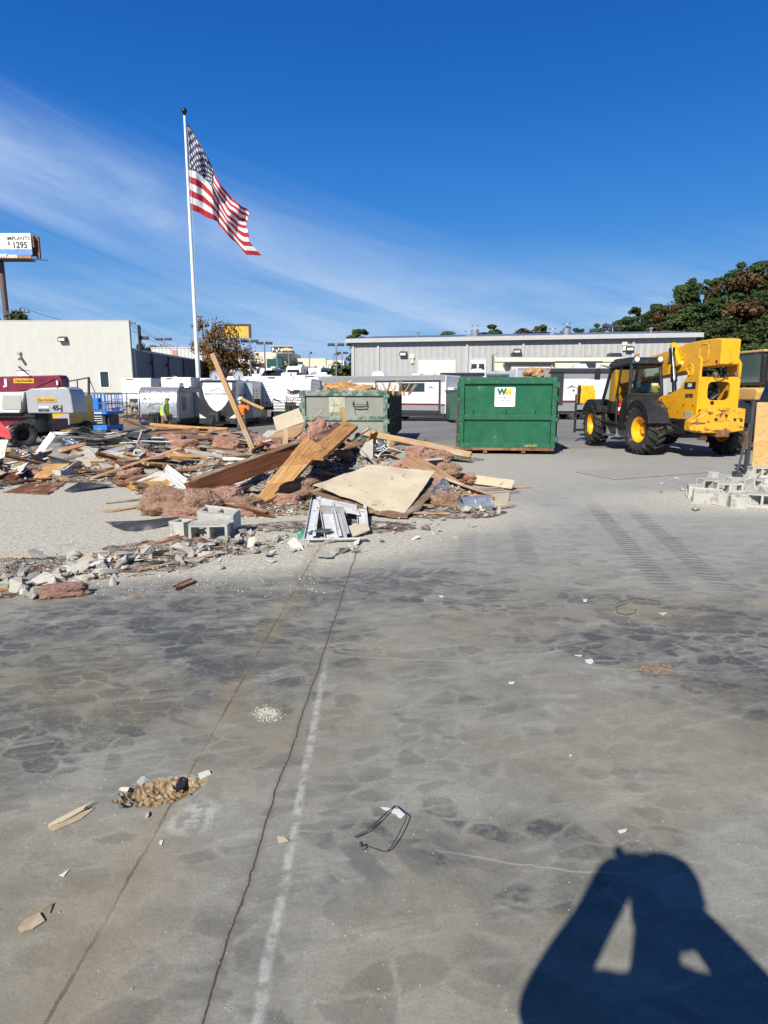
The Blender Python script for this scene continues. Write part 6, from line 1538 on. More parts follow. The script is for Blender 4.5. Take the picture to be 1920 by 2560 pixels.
def sheet(pts, th, m_, label, cat='panel', name='broken_panel', jag=0.0, ripple=0.0, seed=1, group=None, rib=False):
    pts = [Vector(p) for p in pts]; c = sum(pts, Vector())/len(pts); n = Vector()
    for i in range(len(pts)): n += (pts[i]-c).cross(pts[(i+1) % len(pts)]-c)
    n.normalize()
    if n.z < 0: n = -n
    ax_ = (pts[1]-pts[0]).normalized(); ax_ = (ax_-n*ax_.dot(n)).normalized(); ay = n.cross(ax_)
    M = Matrix((ax_, ay, n)).transposed().to_4x4(); M.translation = c
    r = random.Random(seed); loc2 = []
    for i in range(len(pts)):
        p, q = pts[i]-c, pts[(i+1) % len(pts)]-c
        k = max(1, int((q-p).length/.09)) if jag else 1
        for j in range(k):
            v = p.lerp(q, j/k); x, y = v.dot(ax_), v.dot(ay)
            if jag and j: x += r.uniform(-jag, jag); y += r.uniform(-jag, jag)
            loc2.append((x, y))
    a = MB()
    if ripple:
        # subdivided, gently warped sheet: fan of rings
        rings = 7; k = len(loc2); vs = []
        for s_ in range(rings+1):
            f_ = s_/rings
            for x, y in loc2: vs.append((x*f_, y*f_, ripple*noise.noise((x*f_*3, y*f_*3, seed*3.1))))
        top = len(vs); vs += [(x, y, z-th) for x, y, z in vs]; fs = []
        for s_ in range(rings):
            for j in range(k):
                q = (s_*k+j, s_*k+(j+1) % k, (s_+1)*k+(j+1) % k, (s_+1)*k+j)
                if s_ == 0: q = (s_*k, (s_+1)*k+(j+1) % k, (s_+1)*k+j)
                fs.append(q[::-1]); fs.append(tuple(top+t for t in q))
        for j in range(k): fs.append((rings*k+j, rings*k+(j+1) % k, top+rings*k+(j+1) % k, top+rings*k+j))
        a.add(vs, fs)
    else: a.prism(loc2, 2, -th, 0)
    o = a.build(name, m_, None); o.matrix_world = M
    return tag(o, label, cat, group)
def blob_mesh(name, seed, m_, sub=4, boxy=.6, amp=.22):
    bm = bmesh.new(); bmesh.ops.create_icosphere(bm, subdivisions=sub, radius=1.0)
    for v in bm.verts:
        p = v.co.copy(); q = Vector([math.copysign(abs(c)**boxy, c) for c in p])
        p = p.lerp(q, .7)
        d = noise.fractal(p*1.3+Vector((seed, 0, 0)), 1.0, 2.0, 5)*amp+noise.noise(p*6+Vector((0, seed, 0)))*.11+noise.noise(p*15)*.075+noise.noise(p*34)*.05
        v.co = p*(1+d)
    if m_ in (pink, tanfl, yelfl):
        r = random.Random(int(seed*10)); vv = [v for v in bm.verts]
        for i in range(1500):
            v = r.choice(vv); c = v.co.copy(); n = (c.normalized()+Vector((r.gauss(0, .6), r.gauss(0, .6), r.gauss(0, .6)))).normalized(); t = n.orthogonal().normalized()*.016
            bm.faces.new([bm.verts.new(c-t), bm.verts.new(c+t), bm.verts.new(c+n*r.uniform(.06, .24))])
    me = bpy.data.meshes.new(name); bm.to_mesh(me); bm.free(); me.materials.append(m_)
    me.polygons.foreach_set('use_smooth', [True]*len(me.polygons)); return me
BL = {k: [blob_mesh('insulation', s_*7+i*3.3, m_, 5 if k != 'foil' else 4, .5, .30) for i in range(3)] for s_, (k, m_) in enumerate((('pink', pink), ('tan', tanfl), ('yel', yelfl), ('foil', foil), ('card', cardm)))}
def blob(k, loc, size, rot, label, cat='insulation', name='insulation_batt', group=None, i=None):
    me = BL[k][rnd.randint(0, 2) if i is None else i]; o = bpy.data.objects.new(name, me); COL.objects.link(o)
    o.location = loc; o.scale = size; o.rotation_euler = [R(t) for t in rot]; return tag(o, label, cat, group)
def block_mesh(broken=0, seed=0):
    xs_ = [-.2, -.168, -.016, .016, .168, .2]; ys_ = [-.1, -.067, .067, .1]; solid = {}
    for i in range(5):
        for j in range(3): solid[(i, j)] = not (j == 1 and i in (1, 3))
    if broken == 1:
        for j in range(3): solid[(4, j)] = False; solid[(3, j)] = solid[(3, j)] and j == 0
    if broken == 2:
        for j in range(3):
            for i in (3, 4): solid[(i, j)] = False
    a = MB(); r = random.Random(seed)
    for (i, j), s_ in solid.items():
        if not s_: continue
        x0, x1, y0, y1 = xs_[i], xs_[i+1], ys_[j], ys_[j+1]
        a.add([(x0, y0, 0), (x1, y0, 0), (x1, y1, 0), (x0, y1, 0)], [(0, 3, 2, 1)]); a.add([(x0, y0, .19), (x1, y0, .19), (x1, y1, .19), (x0, y1, .19)], [(0, 1, 2, 3)])
        for (di, dj, q) in ((-1, 0, ((x0, y1), (x0, y0))), (1, 0, ((x1, y0), (x1, y1))), (0, -1, ((x0, y0), (x1, y0))), (0, 1, ((x1, y1), (x0, y1)))):
            if not solid.get((i+di, j+dj), False):
                (ax_, ay_), (bx_, by_) = q; a.add([(ax_, ay_, 0), (bx_, by_, 0), (bx_, by_, .19), (ax_, ay_, .19)], [(0, 1, 2, 3)])
    o = a.build('cinder_block', blockm, None); bm = bmesh.new(); bm.from_mesh(o.data); bmesh.ops.remove_doubles(bm, verts=bm.verts, dist=.001)
    bmesh.ops.bevel(bm, geom=[e for e in bm.edges if e.is_manifold and e.calc_face_angle(0) > .5], offset=.006, segments=1, affect='EDGES')
    bmesh.ops.subdivide_edges(bm, edges=bm.edges[:], cuts=1)
    for v in bm.verts: v.co += Vector((noise.noise(v.co*25), noise.noise(v.co*25+Vector((5, 0, 0))), noise.noise(v.co*25+Vector((0, 5, 0)))))*.004
    bm.to_mesh(o.data); bm.free(); me = o.data; bpy.data.objects.remove(o); return me
BLK = [block_mesh(0, 1), block_mesh(1, 2), block_mesh(2, 3)]
for _m in BLK: _m.transform(Matrix.Translation((0, 0, -.095)))
def block(loc, rot, label, k=0, s=1.0, group=None):
    o = bpy.data.objects.new('cinder_block', BLK[k]); COL.objects.link(o); o.location = loc; o.rotation_euler = [R(t) for t in rot]; o.scale = (s, s, s); return tag(o, label, 'block', group)
def chunk_mesh(seed, m_=concm, flat=.6):
    r = random.Random(seed); bm = bmesh.new()
    for i in range(14): bm.verts.new((r.uniform(-1, 1), r.uniform(-.8, .8), r.uniform(-flat, flat)))
    bmesh.ops.convex_hull(bm, input=bm.verts); bmesh.ops.delete(bm, geom=[v for v in bm.verts if not v.link_faces], context='VERTS')
    bmesh.ops.subdivide_edges(bm, edges=bm.edges[:], cuts=2)
    for v in bm.verts: v.co += v.co.normalized()*noise.noise(v.co*2.3+Vector((seed, 0, 0)))*.16
    me = bpy.data.meshes.new('chunk'); bm.to_mesh(me); bm.free(); me.materials.append(m_); return me
CHK = [chunk_mesh(i) for i in range(7)]; FLK = [chunk_mesh(20+i, dry_white, .12) for i in range(4)]; FLG = [chunk_mesh(30+i, dry_grey, .10) for i in range(3)]

# ---- heaps' big recognisable pieces
_a, _b = G(495, 1246, .14), G(766, 1140, .52)
sheet([at(466, 1208, _a.y-.05), at(768, 1099, _b.y), _b, _a], .09, beamw, 'long dark red brown beam lying across the heap', 'beam', 'timber_beam', jag=.004, seed=51)
board(at(468, 1204, _a.y+.05), at(775, 1093, _b.y+.1), .09, .03, oldw, 'thin splintered strip along the top of the dark beam', R(30), splint=.2)
sheet([G(613, 1268, .10), G(764, 1099, .84), G(812, 1110, .80), G(688, 1252, .12)], .05, lightbeam, 'wide worn plank with blond patches leaning up the heap', 'plank', 'wooden_plank', jag=.008, seed=52)
sheet([G(664, 1212, .365), G(706, 1166, .565), G(770, 1160, .585), G(733, 1202, .395)], .004, pine, 'blond board patch nailed across the wide worn plank', 'board', 'wooden_board', jag=.006, seed=57)
board(G(690, 1262, .02), G(822, 1128, .50), .10, .08, brownw, 'dark stud tucked under the wide worn plank', R(-10))
sheet([G(750, 1136, .66), G(864, 1055, 1.06), G(894, 1061, 1.04), G(808, 1147, .62)], .05, lightbeam, 'wide brown plank reaching highest at the top of the heap', 'plank', 'wooden_plank', jag=.01, seed=53)
sheet([G(736, 1118, .70), G(842, 1056, 1.0), G(858, 1061, .98), G(760, 1132, .64)], .04, brownw, 'dark brown plank just behind the highest plank', 'plank', 'wooden_plank', jag=.01, seed=54)
pb0 = G(641, 1142, .45); board(pb0, at(531, 884, pb0.y+.35), .09, .09, pine, 'tall square pine post leaning up out of the heap', R(20), 'post', 'wooden_post', splint=.01)
tanp = [G(783, 1218, .30), G(858, 1188, .42), G(931, 1160, .56), G(1010, 1163, .55), G(1088, 1180, .46), G(1045, 1240, .22), G(1000, 1292, .04), G(890, 1250, .19)]
sheet(tanp, .014, dry_tan, 'large tan wallboard sheet sloping down the front of the heap', jag=.006, ripple=.035, seed=4)
pw = [p-Vector((0, 0, .05)) for p in tanp]
sheet([G(775, 1228, .22), G(905, 1195, .34), G(1085, 1188, .40), G(1092, 1222, .26), G(1058, 1262, .12), G(1018, 1296, .02), G(880, 1272, .10)], .018, oldw, 'splintered plywood under the tan wallboard sheet', jag=.03, seed=5)
for i in range(9):
    t = i/8; p0 = G(1052+20*t, 1205+75*t-(i % 2)*10, .30-.24*t); board(p0+Vector((-.35, 0, 0)), p0+Vector((.12+.08*(i % 3), -.03, -.01)), .06, .015, pine if i % 3 == 0 else oldw, 'splintered plywood strip at the right edge of the tan wallboard, number %s from the top' % ['one', 'two', 'three', 'four', 'five', 'six', 'seven', 'eight', 'nine'][i], R(5), splint=.1)
sheet([G(1030, 1124, .62), G(1062, 1148, .48), G(1158, 1214, .13), G(1124, 1246, .05), G(1070, 1200, .22), G(1006, 1162, .42)], .02, lightbeam, 'brown veneer panel standing behind the tan wallboard', jag=.004, seed=6)
sheet([G(868, 1086, .62), G(915, 1150, .32), G(872, 1158, .30), G(856, 1132, .42)], .014, osb_m, 'triangular strand board scrap beside the highest plank', jag=.008, seed=7)
sheet([at(682, 1044, 13.0), at(747, 1019, 13.3), at(761, 1055, 12.7), at(692, 1078, 12.4)], .03, dry_tan, 'beige board tilted up at the back of the heap', jag=.004, seed=8)
sheet([at(692, 1079, 12.35), at(761, 1056, 12.65), at(752, 1084, 12.3), at(735, 1092, 12.1), at(669, 1095, 12.1)], .03, pine, 'blond wood face just below the tilted beige board', jag=.004, seed=9)
board(at(713, 1116, 11.6), at(713, 1072, 11.6), .09, .09, pine, 'short upright pine stub in the middle of the heap', R(10), 'post', 'wooden_post', splint=.02)
board(at(863, 1066, 13.0), at(854, 1018, 13.0), .09, .09, pine, 'short upright pine stub in front of the pale dumpster', R(10), 'post', 'wooden_post', splint=.02)
board(at(762, 1070, 13.2), at(806, 1025, 13.4), .04, .03, oldw, 'thin stick pointing up before the pale dumpster', 0, splint=.03)
board(G(770, 1063, .95), G(852, 1082, .80), .14, .05, pine, 'blond board lying at the heap top left of the upright stub', R(70), splint=.02)
board(at(905, 1083, 15.2), at(1135, 1128, 15.0), .16, .10, pine, 'long blond timber sloping down toward the green dumpster', R(50), 'beam', 'timber_beam', splint=.02)
board(at(1040, 1112, 15.3), at(1178, 1139, 14.7), .16, .09, pine, 'second blond timber ending at the green dumpster corner', R(50), 'beam', 'timber_beam', splint=.02)
board(at(868, 1105, 13.6), at(925, 1068, 13.8), .10, .05, greyw, 'dark slanted board behind the highest plank', R(30))
# tin pipe and its wrap
p0, p1 = G(1150, 1262, .115), G(1224, 1257, .115)
tp = thing('duct_pipe', 'galvanised duct pipe lying at the right foot of the heap', 'pipe', (p1+p0)/2, math.atan2(p1.y-p0.y, p1.x-p0.x)); Lh = (p1-p0).length/2
ductm = mat('duct_metal', (.50, .54, .58), .35, metal=.65, var=.2, scale=6, dirt=(.42, .38, .32), dirt_amt=.35, dscale=6)
a = MB(); a.lathe([(.105, -Lh), (.108, -Lh*.2), (.115, -Lh*.2), (.115, Lh), (.10, Lh), (.10, -Lh)], (0, 0, 0), 0, 28); a.lathe([(.118, Lh-.03), (.122, Lh-.02), (.118, Lh)], (0, 0, 0), 0, 28); a.build('pipe_wall', ductm, tp, smooth=True)
blob('tan', G(1120, 1252, .13), (.20, .12, .12), (0, 15, 8), 'dusty wrap of insulation hugging the duct pipe', i=0)
blob('foil', G(1090, 1238, .20), (.09, .07, .24), (20, 35, 0), 'torn silver jacket insulation tube before the veneer panel', i=1)
blob('pink', G(1103, 1210, .34), (.10, .07, .07), (0, 0, 0), 'small pink tuft at the top of the torn silver tube')
# white metal trims at the front
def tray(p0, p1, w_, h_, label, m_=white_metal, th=.006):
    L = (Vector(p1)-Vector(p0)).length; a = MB()
    a.box(-L/2, L/2, -w_/2, w_/2, 0, th); a.box(-L/2, L/2, -w_/2, -w_/2+th, th, h_); a.box(-L/2, L/2, w_/2-th, w_/2, th, h_*.8); a.box(-L/2, L/2, -w_/2-.03, -w_/2, h_-th, h_)
    o = a.build('metal_channel', m_, None); orient(o, p0, p1); return tag(o, label, 'metal trim')
tray(G(771, 1350, .01), G(788, 1250, .16), .10, .05, 'white metal channel at the left of the front trims')
tray(G(830, 1350, .01), G(812, 1262, .15), .16, .05, 'broad white metal channel in the middle of the front trims')
tray(G(856, 1346, .02), G(842, 1285, .12), .10, .06, 'grey blue metal channel with a dark end at the front', trim_grey)
tray(G(905, 1335, .01), G(900, 1262, .10), .10, .05, 'white metal channel at the right of the front trims')
tray(G(770, 1352, .02), G(920, 1350, .02), .05, .03, 'white metal strip lying across the ends of the front channels')
sheet([G(790, 1240, .22), G(890, 1256, .16), G(900, 1290, .08), G(800, 1272, .14)], .006, white_metal, 'crumpled white metal sheet behind the front channels', ripple=.05, seed=3)
sheet([G(800, 1262, .2), G(858, 1268, .17), G(868, 1284, .12), G(806, 1282, .13)], .02, dry_grey, 'grey flat scrap resting on the white channels', jag=.01, seed=13)
o = bpy.data.objects.new('asphalt_lump', chunk_mesh(51, dark_sheet, .25)); COL.objects.link(o); o.location = G(800, 1330, .06); o.scale = (.16, .12, .12); tag(o, 'black lump of asphalt resting on the white channels', 'asphalt')
sheet([G(862, 1318, .08), G(918, 1305, .12), G(925, 1325, .06), G(880, 1340, .03)], .015, dry_tan, 'small tan wallboard scrap right of the white channels', jag=.006, seed=14)
sheet([G(415, 1160, .42), G(478, 1206, .32), G(452, 1236, .08), G(394, 1196, .14)], .006, corr, 'bent sheet of white corrugated metal at the left of the heap', ripple=.05, seed=15)
sheet([G(470, 1228, .12), G(530, 1205, .16), G(560, 1225, .10), G(490, 1245, .05)], .006, white_metal, 'white metal scrap under the dark beam end', ripple=.04, seed=16)
sheet([G(640, 1196, .24), G(742, 1150, .42), G(735, 1168, .34), G(650, 1206, .18)], .006, white_metal, 'white curved trim under the dark beam', ripple=.04, seed=17)
# cinder blocks at the heap front
block(G(525, 1330, .095), (90, 0, 4), 'cinder block with holes facing front, at the foot of the brown insulation', 0, 1.05)
block(G(470, 1318, .10), (0, 0, 70), 'cinder block end standing left of the front block', 1, 1.0)
block(G(548, 1296, .19), (8, 4, -10), 'cinder block lying on top behind the front block', 0, 1.05)
# far right boards
board(G(1180, 1198, .10), G(1284, 1212, .10), .16, .03, dry_tan, 'pale board lying beyond the duct pipe', R(60), splint=.03)
sheet([G(1213, 1232, .02), G(1275, 1226, .03), G(1271, 1266, .02), G(1228, 1256, .02)], .015, dry_tan, 'torn wallboard piece right of the duct pipe', jag=.012, seed=18)
board(G(1120, 1206, .18), G(1190, 1230, .05), .05, .03, pine, 'thin blond strip by the veneer panel corner', 0)
for i, (a_, b_, c_, d_) in enumerate(((1150, 1222, 1260, 1222), (1180, 1236, 1300, 1228), (1200, 1218, 1330, 1216), (1090, 1150, 1130, 1170), (1240, 1270, 1290, 1262))):
    board(G(a_, b_, .03), G(c_, d_, .03), .05, .012, [greyw, oldw, pine, brownw, oldw][i], 'thin lath among the scraps right of the heap, %s' % ['behind the duct pipe', 'pointing right past the pipe', 'farthest out', 'by the dusty batts', 'in front of the torn piece'][i], 0)
# flashing, fibreboard and others on the left
sheet([G(262, 1306, .06), G(350, 1300, .07), G(448, 1294, .05), G(436, 1306, .03), G(335, 1330, .015), G(300, 1322, .015)], .004, dark_sheet, 'curled dark roof flashing lying before the brown insulation', ripple=.05, seed=19)
sheet([G(77, 1203, .02), G(120, 1166, .22), G(171, 1150, .34), G(171, 1166, .22), G(98, 1205, .02)], .015, pine, 'curved blond fibreboard scrap standing in the left debris', jag=.004, ripple=.06, seed=20)
o = MB().box(-.27, .27, -.12, .12, -.13, .13).build('foam_block', dry_tan, None, bevel=.01); o.location = G(231, 1164, .14); o.rotation_euler = (R(4), R(3), R(8)); tag(o, 'square beige block in the left debris field', 'block')
board(G(75, 1126, .30), G(243, 1141, .16), .15, .05, oldw, 'long dusty brown board across the far left debris', R(60), splint=.1)
board(G(231, 1139, .18), G(348, 1110, .32), .10, .03, white_metal, 'long white metal strip in the left debris', R(50), name='metal_strip', cat='metal strip')
board(G(291, 1132, .20), G(378, 1146, .14), .16, .04, oldw, 'flat brown board right of the white metal strip', R(40), splint=.15)
board(G(84, 1153, .12), at(135, 1082, 14.4), .16, .03, white_metal, 'white edged maroon trim leaning up at far left', R(40), name='metal_strip', cat='metal strip')
board(at(342, 1116, 14.2), at(356, 1075, 14.4), .04, .04, greyw, 'thin forked stick standing in the left debris', 0)
sheet([at(-4, 1050, 12.5), at(26, 1082, 12.3), at(27, 1097, 12.2), at(-4, 1090, 12.3)], .02, red_sheet, 'red plastic panel at the left picture edge', seed=21)
sheet([at(-6, 1098, 11.5), at(22, 1100, 11.5), at(10, 1142, 11.3), at(-6, 1150, 11.3)], .02, dry_white, 'white board scrap at the left picture edge', jag=.01, seed=22)
blob('foil', G(182, 1110, .22), (.34, .16, .12), (0, 10, -25), 'crumpled silver foil backed batt in the left debris', i=0)
blob('foil', G(50, 1140, .16), (.22, .16, .14), (0, 0, 30), 'crumpled silver foil at the far left edge', i=2)
blob('yel', G(25, 1140, .20), (.16, .12, .16), (0, 0, 0), 'yellow insulation tuft at the far left edge')
blob('yel', G(300, 1108, .22), (.26, .16, .10), (0, 0, 10), 'yellow insulation lump in the left debris')
blob('foil', G(940, 1125, .34), (.22, .14, .22), (10, 10, 20), 'crumpled silver foil beside the strand board scrap', i=1)
blob('foil', G(915, 1140, .30), (.08, .06, .25), (0, 12, 0), 'narrow twist of foil beside the strand board scrap', i=0)
blob('yel', G(960, 1118, .36), (.24, .16, .14), (0, 0, 20), 'pale yellow fluff above the silver foil')
for px_, py_, z_, s_, rt, k, lab in ((430, 1258, .14, (.36, .24, .19), (0, 10, 5), 'tan', 'large brown insulation batt at the left foot of the heap'), (502, 1264, .13, (.22, .22, .19), (15, 0, 30), 'tan', 'rounded brown insulation batt right of the largest batt'), (470, 1285, .06, (.28, .14, .08), (0, 0, 0), 'pink', 'flattened batt edge in front of the brown batts'),
                             (556, 1250, .14, (.26, .20, .16), (0, 0, 0), 'pink', 'pinkish batt under the dark beam'), (595, 1262, .10, (.28, .15, .11), (0, 0, 10), 'tan', 'long grey pink batt lying before the dark beam'), (610, 1282, .04, (.26, .10, .06), (0, 0, 5), 'pink', 'thin pink batt edge below the grey pink batt'),
                             (735, 1228, .20, (.30, .18, .15), (0, -15, 20), 'tan', 'brown and pink batt under the worn plank'), (715, 1252, .10, (.22, .14, .10), (0, 0, 0), 'pink', 'pink batt at the foot of the worn plank'),
                             (790, 1085, .80, (.16, .14, .30), (0, 40, 0), 'pink', 'pink batt draped over the top of the dark beam'), (768, 1115, .66, (.18, .14, .20), (0, 30, 10), 'pink', 'pink batt hanging below the draped batt'), (815, 1105, .66, (.10, .12, .24), (0, 10, 10), 'tan', 'brown batt hanging between the two upper planks'),
                             (566, 1120, .52, (.26, .22, .20), (0, 20, 0), 'pink', 'big pink batt left of the tall post'), (545, 1150, .36, (.32, .22, .14), (0, -15, 10), 'tan', 'brown batt slumped below the big pink batt'), (600, 1140, .42, (.16, .14, .10), (0, 0, 0), 'pink', 'small pink batt left of the post foot'),
                             (465, 1115, .40, (.30, .2, .13), (0, 0, 0), 'pink', 'pink batt in the middle left of the heap'), (500, 1130, .32, (.26, .18, .12), (0, 0, 20), 'pink', 'pink batt right of the middle left batt'), (440, 1098, .42, (.25, .2, .12), (0, 0, 0), 'pink', 'pink batt behind the middle left batt'), (415, 1152, .16, (.16, .10, .08), (0, 0, 0), 'pink', 'small pink batt by the corrugated sheet'),
                             (272, 1182, .06, (.14, .10, .08), (0, 0, 0), 'pink', 'little pink batt among the left blocks'), (730, 1096, .62, (.10, .08, .06), (0, 0, 0), 'pink', 'bright pink tuft beside the middle stub'), (1092, 1146, .38, (.26, .20, .15), (0, 0, 0), 'tan', 'grey brown batt behind the veneer panel'), (1120, 1176, .28, (.20, .16, .12), (0, 0, 0), 'tan', 'dark brown batt right of the veneer panel'), (1165, 1196, .12, (.16, .12, .09), (0, 0, 0), 'pink', 'pink scrap by the pale board'),
                             (1040, 1130, .40, (.2, .16, .12), (0, 0, 0), 'pink', 'pink fluff behind the veneer panel top'), (660, 1100, .52, (.2, .16, .1), (0, 0, 0), 'tan', 'brown fluff behind the tall post')):
    blob(k, G(px_, py_, z_), s_, rt, lab)
blob('pink', gnd(162, 1476, .045), (.17, .07, .055), (0, 0, 16), 'pink insulation batt at the front left corner of the rubble', i=2); blob('pink', gnd(125, 1482, .03), (.12, .05, .04), (0, 0, 5), 'flat pink insulation scrap beside the front left batt', i=0)
# teal scraps
sheet([G(742, 1326, .02), G(765, 1322, .04), G(768, 1342, .02), G(745, 1346, .01)], .02, tealm, 'teal board scrap left of the front channels', jag=.004, seed=24)
sheet([G(880, 1098, .60), G(905, 1095, .62), G(908, 1112, .5), G(884, 1118, .48)], .02, tealm, 'teal board scrap behind the strand board', jag=.004, seed=25)

# ---- scattered individuals
ZL = [(-40, 1450, 'beyond the left picture edge'), (20, 1470, 'by the pale blocks at the left edge'), (110, 1480, 'behind the front pink batt'), (170, 1440, 'beside the front pink batt'), (215, 1410, 'by the flat pale metal scrap'), (300, 1420, 'in the middle of the front rubble band'), (380, 1400, 'along the long thin lath'), (450, 1390, 'before the front cinder blocks'), (540, 1370, 'right of the front cinder blocks'), (620, 1380, 'at the right end of the front rubble band'),
      (20, 1180, 'by the far left cinder block'), (60, 1120, 'under the red plastic panel'), (120, 1180, 'by the curved fibreboard scrap'), (150, 1100, 'before the boom lift wheels'), (200, 1130, 'on the long dusty board'), (231, 1165, 'by the square beige block'), (280, 1120, 'before the scissor lift'), (290, 1165, 'by the left group of blocks'), (340, 1150, 'by the small group of left blocks'), (350, 1100, 'behind the white metal strip'), (390, 1190, 'left of the corrugated sheet'), (430, 1180, 'on the corrugated sheet'), (450, 1110, 'by the middle left pink batts'),
      (430, 1250, 'on the large brown batt'), (500, 1290, 'just behind the front blocks'), (520, 1180, 'above the dark beam foot'), (540, 1240, 'under the dark beam foot'), (560, 1110, 'by the big pink batt'), (600, 1300, 'right of the front blocks'), (620, 1200, 'on the dark beam'), (640, 1110, 'right of the tall post foot'), (660, 1260, 'at the foot of the worn plank'), (690, 1330, 'left of the front metal channels'), (700, 1180, 'between the dark beam and the worn plank'), (720, 1090, 'by the middle pine stub'), (740, 1240, 'right of the worn plank foot'), (760, 1140, 'where the two planks cross'),
      (800, 1200, 'above the tan wallboard corner'), (820, 1300, 'on the front metal channels'), (820, 1100, 'on the highest planks'), (860, 1160, 'below the strand board scrap'), (860, 1340, 'just before the metal channels'), (900, 1100, 'behind the strand board scrap'), (930, 1350, 'right of the metal channels'), (950, 1130, 'by the silver foil'), (980, 1300, 'below the tan wallboard tip'), (1000, 1160, 'by the veneer panel'), (1060, 1300, 'before the splintered plywood'), (1090, 1150, 'by the grey brown batt'), (1100, 1250, 'by the torn silver tube'), (1150, 1290, 'before the duct pipe'), (1170, 1200, 'behind the duct pipe'), (1240, 1260, 'right of the duct pipe'), (1100, 1125, 'before the green dumpster corner'),
      (1720, 1240, 'left of the block pile'), (1780, 1250, 'before the block pile'), (1840, 1250, 'at the foot of the block pile'), (1900, 1240, 'by the plywood foot')]
_uzl = {}
def zone(x, y):
    k = y*math.cos(TH)+EYE*math.sin(TH); px = 960+F*x/k; py = 1280-F*(-EYE*math.cos(TH)+y*math.sin(TH))/k
    if y > 15.2 and x < -1: return ['in the dark rubble near the boom lift', 'in the dark rubble before the scissor lift', 'in the dark rubble left of the lime vest', 'in the dark rubble right of the lime vest', 'in the dark rubble before the worker in orange'][max(0, min(4, int((px-170)/95)))]
    return min(ZL, key=lambda a: (a[0]-px)**2+((a[1]-py)*1.6)**2)[2]
SH_ = ['', 'bent ', 'flat ', 'tilted ', 'upturned ', 'half buried ', 'dusty edged ', 'clean edged ']
REG = [((-1.9, 11.3, 2.3, 1.9), 120), ((-.3, 11.6, 1.5, 1.5), 36), ((-3.3, 12.6, 2.2, 1.7), 44), ((.5, 9.8, 1.0, 1.0), 12), ((-1.9, 9.0, 1.4, .8), 20), ((-5.6, 13.2, 2.9, 1.8), 92), ((-8.2, 12.4, 2.4, 2.0), 62)]
MW = [(pine, 'blond'), (brownw, 'dark brown'), (oldw, 'dusty brown'), (greyw, 'grey'), (oldw, 'dusty brown')]
PROT = []
for mi, (m_, cn) in enumerate(MW[:4]):
    for k in range(4):
        L = (.5, .9, 1.4, 2.1)[k]; w_ = (.06, .10, .14, .20)[(k+mi) % 4]; o = plank_data(L, w_, (.03, .04, .045, .02)[k], 100+mi*4+k, .16).build('wooden_board', m_, None, bevel=.003, seg=1)
        PROT.append((o.data, L, cn)); bpy.data.objects.remove(o)
rs = random.Random(77)
def scatter(me, name, cat, label, x, y, zoff, rot, scale=1.0, group=None):
    o = bpy.data.objects.new(name, me); COL.objects.link(o)
    o.location = (x, y, H(x, y)+zoff); o.rotation_euler = rot
    o.scale = scale if isinstance(scale, tuple) else (scale,)*3; return tag(o, label, cat, group)
def hides(x, y):
    z = H(x, y)+.12; k = y*math.cos(TH)-(z-EYE)*math.sin(TH); px = 960+F*x/k; py = 1280-F*((z-EYE)*math.cos(TH)+y*math.sin(TH))/k
    for (x0, y0, x1, y1, ya, yb, wd_) in ((470, 1228, 768, 1118, 9.3, 11.9, 34), (648, 1258, 790, 1106, 8.9, 12.0, 44), (778, 1142, 878, 1062, 10.8, 14.0, 34), (800, 1230, 1050, 1200, 8.6, 9.8, 50), (415, 1160, 470, 1220, 9.6, 10.5, 24), (860, 1090, 900, 1150, 10.5, 12, 26)):
        t = max(0, min(1, ((px-x0)*(x1-x0)+(py-y0)*(y1-y0))/((x1-x0)**2+(y1-y0)**2)))
        if math.hypot(px-x0-t*(x1-x0), py-y0-t*(y1-y0)) < wd_ and y < ya+(yb-ya)*t+.15: return True
    return False
